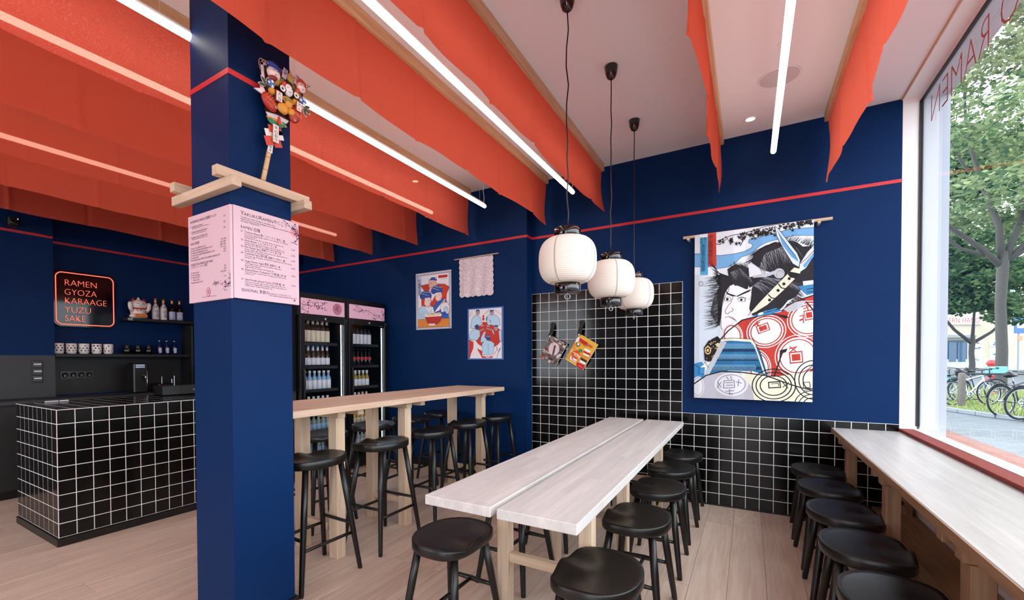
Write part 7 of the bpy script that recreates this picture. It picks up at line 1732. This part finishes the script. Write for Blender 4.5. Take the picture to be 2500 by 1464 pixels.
struct(MB().box((1.21, -12, GZ - .03), (3.32, 60, GZ)).build('pavement', 'red_paving'))
struct(MB().box((3.32, -12, GZ - .03), (9.5, 60, GZ - .002)).build('pavement', 'grey_paving'))
# raised grass bed with a kerb of single stones round the tree
kerb_o = struct(thing('kerb', '', '')); del kerb_o['label']; del kerb_o['category']
KP_ = [(4.36, 40), (4.36, 24), (4.34, 19.5), (4.42, 17.4), (4.62, 16.2), (4.95, 15.2), (5.5, 14.3), (6.4, 13.6), (8.0, 13.2)]
m_k = mat('kerb_stone', '868c90', .85, var=.15, vscale=5)
pts = [Vector((x, y, GZ)) for x, y in KP_]
acc = []
for a, c in zip(pts[:-1], pts[1:]):
    n_ = max(1, int((c - a).length / .5))
    acc += [a.lerp(c, k / n_) for k in range(n_)]
acc.append(pts[-1])
for a, c in zip(acc[:-1], acc[1:]):
    d = (c - a); q = math.atan2(d.y, d.x)
    MB().box((.006, -.07, 0), (d.length - .006, .07, .10), bev=.012, mtx=Matrix.Translation(a) @ Matrix.Rotation(q, 4, 'Z')).build('stone', m_k, kerb_o)
bed = [(x + .07, y) for x, y in KP_] + [(9.4, 13.2), (9.4, 40)]
struct(MB().prism(bed[::-1], GZ, GZ + .06).build('ground_bed', 'grass'))
# grass blades
def inside(x, y):
    c = False
    for i in range(len(bed)):
        (x0, y0), (x1, y1) = bed[i - 1], bed[i]
        if (y0 > y) != (y1 > y) and x < (x1 - x0) * (y - y0) / (y1 - y0) + x0: c = not c
    return c
b = MB(); rg = random.Random(8)
k = 0
while k < 9000:
    x, y = rg.uniform(4.4, 9.3), 13.2 + 14 * rg.random() ** 1.6
    if not inside(x, y): continue
    k += 1
    h_, a = rg.uniform(.04, .13), rg.uniform(0, 6.28)
    w_ = .012
    b.add([(x - w_ * math.cos(a), y - w_ * math.sin(a), GZ + .05), (x + w_ * math.cos(a), y + w_ * math.sin(a), GZ + .05), (x + rg.gauss(0, .04), y + rg.gauss(0, .04), GZ + .06 + h_)], [(0, 1, 2)], rg.choice((0, 0, 1)))
o = b.build('grass', [mat('grass_blade', '7f9a4a', .8), mat('dry_grass', 'b3ad6a', .85)]); stuff(o); o['label'] = 'short grass around the street tree'; o['category'] = 'grass'

# ---- trees
M['bark'] = mat('bark', '4c4a46', .9, var=.3, vscale=7, stretch=(6, 6, 1), bump=.5, bscale=18)
def leafmat(name, c1, c2):
    mt = bpy.data.materials.new(name); mt.use_nodes = True; nt = mt.node_tree; nt.nodes.clear(); N, L = nt.nodes, nt.links
    out = N.new('ShaderNodeOutputMaterial'); df = N.new('ShaderNodeBsdfDiffuse'); tl = N.new('ShaderNodeBsdfTranslucent'); mx = N.new('ShaderNodeMixShader'); mx.inputs[0].default_value = .4
    at = N.new('ShaderNodeAttribute'); at.attribute_name = 'tone'
    cm = N.new('ShaderNodeMix'); cm.data_type = 'RGBA'; cm.inputs[6].default_value = lin(c1) + (1,); cm.inputs[7].default_value = lin(c2) + (1,)
    L.new(at.outputs['Fac'], cm.inputs[0]); L.new(cm.outputs[2], df.inputs[0]); L.new(cm.outputs[2], tl.inputs[0])
    L.new(df.outputs[0], mx.inputs[1]); L.new(tl.outputs[0], mx.inputs[2]); L.new(mx.outputs[0], out.inputs[0])
    return mt
M['leaf'] = leafmat('leaf', '48624a', 'a3b182')  # greens paled and greyed: glare of the window glass is in the colour
M['leaf2'] = leafmat('leaf_far', '3c5a44', '7c9664')
def tree(name, label, loc, tr, fork, limbs, blobs, nleaf, size, lm, seed, extra=None):
    t = thing(name, label, 'tree', loc)
    rg = random.Random(seed)
    MB().path([(0, 0, -.1), (0, 0, .08), (.03, 0, fork * .35), (-.02, .02, fork * .7), (.02, 0, fork), (.04, 0, fork + .5)], [tr * 1.35, tr * 1.05, tr * .92, tr * .86, tr * .95, tr * .6], 16).build('trunk', 'bark', t)
    for P, r_ in limbs:
        n_ = len(P)
        MB().path(P, [r_ * (1 - .75 * i / (n_ - 1)) for i in range(n_)], 10).build('branch', 'bark', t)
    vs, fs, tone = [], [], []
    tot = sum(q[6] if len(q) > 6 else 1 for q in blobs)
    for q in blobs:
        cx, cy, cz, rx, ry, rz = q[:6]; wgt = q[6] if len(q) > 6 else 1
        for _ in range(int(nleaf * wgt / tot)):
            while True:
                p = Vector((rg.uniform(-1, 1), rg.uniform(-1, 1), rg.uniform(-1, 1)))
                if .12 < p.length < 1: break
            c = Vector((cx + p.x * rx, cy + p.y * ry, cz + p.z * rz))
            nrm = Vector((rg.gauss(0, .7), rg.gauss(0, .7), 1)).normalized()
            u = nrm.orthogonal().normalized(); u.rotate(Matrix.Rotation(rg.uniform(0, 6.28), 3, nrm)); v = nrm.cross(u)
            s_ = size * rg.uniform(.6, 1.25)
            o_ = len(vs)
            vs += [c - u * s_, c - u * s_ * .2 + v * s_ * .62, c + u * s_ * 1.1, c - u * s_ * .2 - v * s_ * .62]
            fs.append((o_, o_ + 1, o_ + 2, o_ + 3)); tt = min(1, max(0, rg.gauss(.45, .28))); tone += [tt] * 4
    me = bpy.data.meshes.new('foliage'); me.from_pydata([tuple(v) for v in vs], [], fs)
    at = me.attributes.new('tone', 'FLOAT', 'POINT'); at.data.foreach_set('value', tone)
    me.materials.append(M[lm])
    stuff(link('foliage', me, t))
    return t
lim = [([(0, 0, 4.7), (-.6, -.2, 5.4), (-1.6, -.8, 6.2), (-2.6, -1.4, 7.4), (-3.0, -1.8, 8.6)], 0.116),
       ([(-.3, 0, 5.1), (-1.2, -.5, 5.4), (-2.4, -1.3, 6.4), (-3.2, -1.8, 7.9)], 0.075),
       ([(0, 0, 4.9), (-.1, 0, 6.2), (-.5, .1, 7.8), (-.9, .2, 9.8), (-1.0, .2, 12)], 0.116),
       ([(.05, 0, 4.9), (.5, .2, 6.3), (.6, .4, 8.2), (.9, .4, 11)], 0.116),
       ([(0, 0, 4.8), (.9, .5, 5.5), (2.0, 1.1, 6.4), (3.2, 1.8, 7.6)], 0.110),
       ([(.1, 0, 4.9), (1.1, .6, 6.0), (1.9, 1.1, 7.6), (2.5, 1.5, 10)], 0.087),
       ([(-.5, 0, 7.6), (-1.2, -.4, 8.6), (-2.0, -.9, 10.4)], 0.058)]
bl = []
rg = random.Random(21)
for k in range(46):
    a = rg.uniform(0, 6.28); rr = 4.6 * rg.random() ** .5; z = rg.uniform(6.2, 15.5)
    rr *= (1 - max(0, z - 11) / 9)
    bl.append((rr * math.cos(a), rr * math.sin(a), z, rg.uniform(1.0, 1.7), rg.uniform(1.0, 1.7), rg.uniform(.30, .62)))
tree('street_tree', 'large street tree with grey trunk and spreading branches outside the window', (7.79, 23.8, GZ), .165, 4.75, lim, bl, 23000, .105, 'leaf', 3)
# a second tree closer to the shop whose boughs reach in at the top right
bl = []
for k in range(26):
    a = rg.uniform(0, 6.28); rr = 3.2 * rg.random() ** .5
    bl.append((rr * math.cos(a), rr * math.sin(a), rg.uniform(4.4, 10), rg.uniform(.8, 1.3), rg.uniform(.8, 1.3), rg.uniform(.22, .45)))
tree('street_tree', 'nearer street tree whose leafy boughs fill the top of the window', (8.2, 14.2, GZ), .17, 4.0, [([(0, 0, 4), (-.8, .2, 5), (-1.8, .4, 6.2)], .12), ([(0, 0, 4), (.5, .2, 5.4), (.8, .4, 7.4)], .13), ([(0, 0, 4), (-.2, .8, 5.2), (-.5, 1.8, 6.6)], .11)], bl, 22000, .085, 'leaf', 5)
bl = []
for k in range(26):
    a = rg.uniform(0, 6.28); rr = 4.4 * rg.random() ** .5
    bl.append((rr * math.cos(a), rr * math.sin(a), rg.uniform(4.2, 10.5), 1.6, 1.6, .8))
tree('street_tree', 'smaller forked tree in front of the cream building', (14.95, 50.4, GZ), .19, 2.6, [([(0, 0, 2.5), (-1.2, -.7, 3.6), (-2.6, -1.6, 5.5), (-3.0, -1.8, 8)], .13), ([(0, 0, 2.5), (1.3, .8, 3.4), (3.2, 2.0, 5.4), (4.0, 2.4, 7)], .13), ([(0, 0, 2.5), (.1, 0, 5), (.3, .2, 8)], .12)], bl, 14000, .21, 'leaf2', 7)
bl = []
for k in range(20):
    bl.append((rg.uniform(-7, 9), rg.uniform(-2, 2), rg.uniform(7, 17), 2.2, 2, 1.2))
tree('street_tree', 'tall hazy tree standing far behind the others', (16.5, 42, GZ), .3, 6, [([(0, 0, 6), (-1.5, -.9, 9), (-2.5, -1.5, 14)], .22), ([(0, 0, 6), (.6, .3, 10), (1.6, .9, 15)], .2), ([(0, 0, 6), (3, 1.8, 9), (5, 3, 14)], .2)], bl, 12000, .22, 'leaf2', 9)

# ---- building over the road, facing the shop corner
bd = thing('building', 'cream building with shop door and red lettering across the street', 'building', (18.9, 69.1, GZ), .551)
MB().box((-12.2, 0, 0), (34, 8, 17)).build('wall', mat('cream_render', 'b9b09c', .9, var=.04, vscale=1), bd)
MB().box((-12.2, -.08, 0), (34, 0, 1.2)).build('plinth', mat('grey_plinth', 'b9bcc0', .9), bd)
MB().box((-2.6, -.16, 5.0), (3.2, -.02, 6.0)).build('sign_board', mat('white_sign', 'f2f0ee', .6), bd)
lettering([('STERN HAND', 0, 0, .78, 'LEFT', .86)], 'lettering', mat('red_sign_letter', 'c2333a', .5), bd, plane((-1.2, -.17, 5.2), (1, 0, 0), (0, 0, 1)))
MB().box((-1.6, -.5, 3.55), (2.2, 0, 3.85)).build('canopy', mat('grey_canopy', '8c8f92', .7), bd)
d = MB().box((-.5, -.06, .25), (1.7, .02, 3.3)).build('door', mat('dark_door', '1e3a52', .3), bd)
for (x0, x1, z0, z1) in ((-.35, .5, .9, 3.1), (.65, 1.55, .9, 3.1)):
    MB().box((x0, -.09, z0), (x1, -.06, z1), bev=.02).build('pane', mat('door_glass', '27506a', .1), d)
MB().box((-1.0, -.06, .25), (-.5, .0, 3.4)).box((1.7, -.06, .25), (2.1, 0, 3.4)).build('door_frame', mat('grey_canopy2', 'a9abad', .7), bd)
rg = random.Random(14)
for (x0, x1, z0, z1) in ((-2.5, -1.2, .4, 3.4), (2.3, 3.4, .9, 3.3), (4.2, 5.6, 2.6, 3.2), (4.2, 5.6, 1.2, 2.5)):
    o = MB().box((x0, -.07, z0), (x1, 0, z1)).build('advert_panel', mat('white_panel', 'e9e9ea', .5), bd)
    s_ = MB()
    for k in range(7):
        cx, cz = rg.uniform(x0 + .2, x1 - .3), rg.uniform(z0 + .15, z1 - .2)
        s_.box((cx - .16, -.08, cz - .07), (cx + .16, -.07, cz + .07), rg.choice((0, 1)))
    stuff(s_.build('advert_picture', [mat('advert_dark', '4a5560', .5), mat('advert_blue', '5f8fb4', .5)], o))
for k in range(5):
    for j in range(3):
        x, z = -11.4 + k * 8.6, 8 + j * 3.2
        f_ = MB().box((x, -.06, z), (x + 1.5, .02, z + 2.0)).build('window', 'frame_white', bd)
        for q in range(2): MB().box((x + .1 + q * .7, -.09, z + .1), (x + .7 + q * .7, -.06, z + 1.9)).build('pane', mat('far_glass', '7d93a6', .1) if 'fg' not in M else M['fg'], f_)
nb = thing('building', 'grey edge of a neighbouring house left of the cream building', 'building', (9.9, 59.5, GZ), .551)
MB().box((-8, 0, 0), (.35, 10, 16)).build('wall', mat('grey_render', 'a9aaa6', .9), nb)
MB().box((.30, -.12, 0), (.48, 0, 15)).build('downpipe', mat('zinc_pipe', '8d9296', .6), nb)

# ---- bollard, sign post, red stand
bo = thing('bollard', 'weathered wooden bollard post on the grass by the bicycles', 'bollard', (5.09, 17.8, GZ + .06))
MB().lathe([(.080, 0), (.082, .05), (.078, .75), (.074, .90), (.055, .93), (0, .94)], 18).build('post', mat('weathered_post', '6b645e', .9, var=.3, vscale=9, stretch=(5, 5, 1)), bo)
MB().path([(-.05, .0, .90), (1.75, 1.05, .88), (1.95, 1.16, .78), (1.98, 1.18, .0)], .024, 10).build('rail', mat('painted_rail', '2c3440', .6), bo)
sp = thing('street_sign', 'grey post with a square blue parking sign', 'sign', (23.76, 68.76, GZ), .551)
sp.scale = (.9, .9, .9)
MB().tube((0, 0, 0), (0, 0, 6.6), .09, n=10).build('post', mat('zinc_post', '9aa0a8', .5), sp)
MB().box((-.7, -.14, 4.3), (.7, -.09, 6.2), bev=.02).build('plate', mat('blue_sign_plate', '2f5f9c', .5), sp)
MB().box((-.4, -.17, 4.9), (.4, -.14, 5.8)).build('symbol', mat('sign_white', 'e0e6ee', .5), sp)
MB().box((-.28, -.14, 3.5), (.28, -.09, 4.0), bev=.01).build('lower_plate', mat('orange_sign_plate', 'c9825a', .5), sp)
rs_ = thing('red_pump', 'red street hydrant column behind the tree trunk', 'hydrant', (12.7, 39.9, GZ))
MB().lathe([(.26, 0), (.26, .06), (.19, .08), (.19, .95), (.25, 1.0), (.25, 1.08), (.15, 1.22), (0, 1.26)], 18).build('column', mat('red_enamel', 'c23a38', .4), rs_)
MB().box((-.3, -.26, .25), (.3, -.20, .6), bev=.03).build('panel', mat('red_enamel2', 'd0504c', .4), rs_)

# ---- bicycles
def bike(x, y, rot, frame_c, label, seed=0, lean=.05, fender=True, basket=False, R=.335, dark=True):
    t = thing('bicycle', label, 'bicycle', (x, y, GZ + .058), rot, 'bicycles parked on the grass strip')
    t.rotation_euler = (lean, 0, rot)
    fm = mat('bike_paint_' + frame_c, frame_c, .3)
    rub = M.get('rubber') or mat('rubber', '17181b', .7); M['rubber'] = rub
    W = [(-.53, 0, R), (.53, 0, R)]
    for wx, wy, wz in W:
        w_ = MB().path([(wx + R * math.cos(a), 0, wz + R * math.sin(a)) for a in [2 * PI * k / 36 for k in range(36)]], .019, 8, 0, True).build('wheel', rub, t)
        MB().path([(wx + (R - .026) * math.cos(a), 0, wz + (R - .026) * math.sin(a)) for a in [2 * PI * k / 36 for k in range(36)]], .009, 6, 0, True).build('rim', 'steel', w_)
        s_ = MB()
        for k in range(18):
            a = 2 * PI * k / 18
            s_.tube((wx + .02 * math.cos(a + 1), (.02 if k % 2 else -.02), wz + .02 * math.sin(a + 1)), (wx + (R - .03) * math.cos(a), 0, wz + (R - .03) * math.sin(a)), .0016, n=4, caps=False)
        stuff(s_.build('spokes', 'steel', w_))
        MB().tube((wx, -.045, wz), (wx, .045, wz), .02, n=10).build('hub', 'steel', w_)
        if fender:
            MB().path([(wx + (R + .035) * math.cos(a), 0, wz + (R + .035) * math.sin(a)) for a in [(.15 if wx > 0 else .55) + PI * .75 * k / 14 for k in range(15)]], .014, 6).build('mudguard', 'black', t)
    bb, st, hd, ax, fx = (-.07, 0, .29), (-.20, 0, .80), (.36, 0, .84), W[0], W[1]
    f_ = MB()
    f_.tube(bb, st, .016).tube(bb, (.38, 0, .72), .019).tube((-.18, 0, .70), hd, .016).tube(hd, (.40, 0, .66), .019)
    for s_ in (-1, 1):
        f_.path([bb, (-.3, s_ * .05, .31), (ax[0], s_ * .06, ax[2])], .009, 8).path([(-.18, 0, .70), (-.3, s_ * .05, .55), (ax[0], s_ * .06, ax[2])], .008, 8).path([(.40, 0, .66), (.43, s_ * .055, .56), (fx[0], s_ * .055, fx[2])], .011, 8)
    f_.build('frame', fm, t)
    MB().tube((-.185, 0, .72), (-.225, 0, .92), .013).build('seat_post', 'steel', t)
    MB().path([(-.38, 0, .945), (-.30, 0, .955), (-.20, 0, .945), (-.08, 0, .94)], [.055, .075, .05, .022], 12).build('saddle', 'black', t)
    MB().path([(.36, 0, .84), (.345, 0, .96), (.40, 0, 1.0)], .013, 8).path([(.30, -.30, 1.03), (.40, -.20, 1.01), (.41, 0, 1.0), (.40, .20, 1.01), (.30, .30, 1.03)], .011, 8).build('handlebar', 'black', t)
    for s_ in (-1, 1): MB().tube((.23, s_ * .305, 1.035), (.32, s_ * .285, 1.03), .017, n=8).build('grip', 'black', t)
    MB().lathe([(.05, -.004), (.095, -.004), (.095, .004), (.05, .004)], 24, mtx=Matrix.Translation((bb[0], -.05, bb[2])) @ Matrix.Rotation(PI / 2, 4, 'X')).build('chainring', 'steel', t)
    MB().tube((bb[0], -.07, bb[2]), (bb[0] + .10, -.07, bb[2] - .13), .010, n=8).build('crank', 'steel', t)
    MB().box((bb[0] + .05, -.15, bb[2] - .145), (bb[0] + .15, -.08, bb[2] - .12), bev=.004).build('pedal', 'black', t)
    MB().tube((-.36, -.07, .31), (-.42, -.16, .02), .009, n=8).build('kickstand', 'black', t)
    if fender:
        MB().box((-.80, -.06, .735), (-.32, .06, .75), bev=.004).build('carrier', 'black', t)
        MB().ball((.36, 0, .80), (.05, .045, .045), 0, 12, 8).build('lamp', 'black', t)
    MB().box((fx[0] + .10, -.014, fx[2] - .03), (fx[0] + .17, .014, fx[2] + .015), bev=.004).build('reflector', mat('orange_reflector', 'd9822e', .3), t)
    if basket:
        MB().box((.40, -.19, .86), (.70, .19, 1.08), bev=.02).build('bag', mat('turquoise_bag', '6fb4c4', .6), t)
    return t
bike(5.55, 14.85, .50, '1e2126', 'black bicycle nearest the shop, with orange spoke reflector', 1, .06, True, False, .345)
bike(5.45, 15.55, .62, '2a2c30', 'black bicycle close behind the nearest one', 2, -.05, True, False, .345)
bike(5.45, 18.4, .55, 'c9ccd2', 'silver mountain bicycle behind the wooden bollard', 3, -.04, False)
bike(5.05, 19.6, .60, '4fb0c0', 'turquoise city bicycle at the left edge of the window', 4, .05, True)
bike(6.0, 19.7, .50, '2c3f58', 'dark blue bicycle with turquoise bag on its handlebar', 5, -.05, True, True)
bike(5.6, 20.8, .75, '3b3e44', 'dark grey bicycle furthest back in the row', 6, .05, True)
bike(10.6, 27.0, .35, '55585e', 'grey bicycle right of the tree trunk', 7, .04, True)
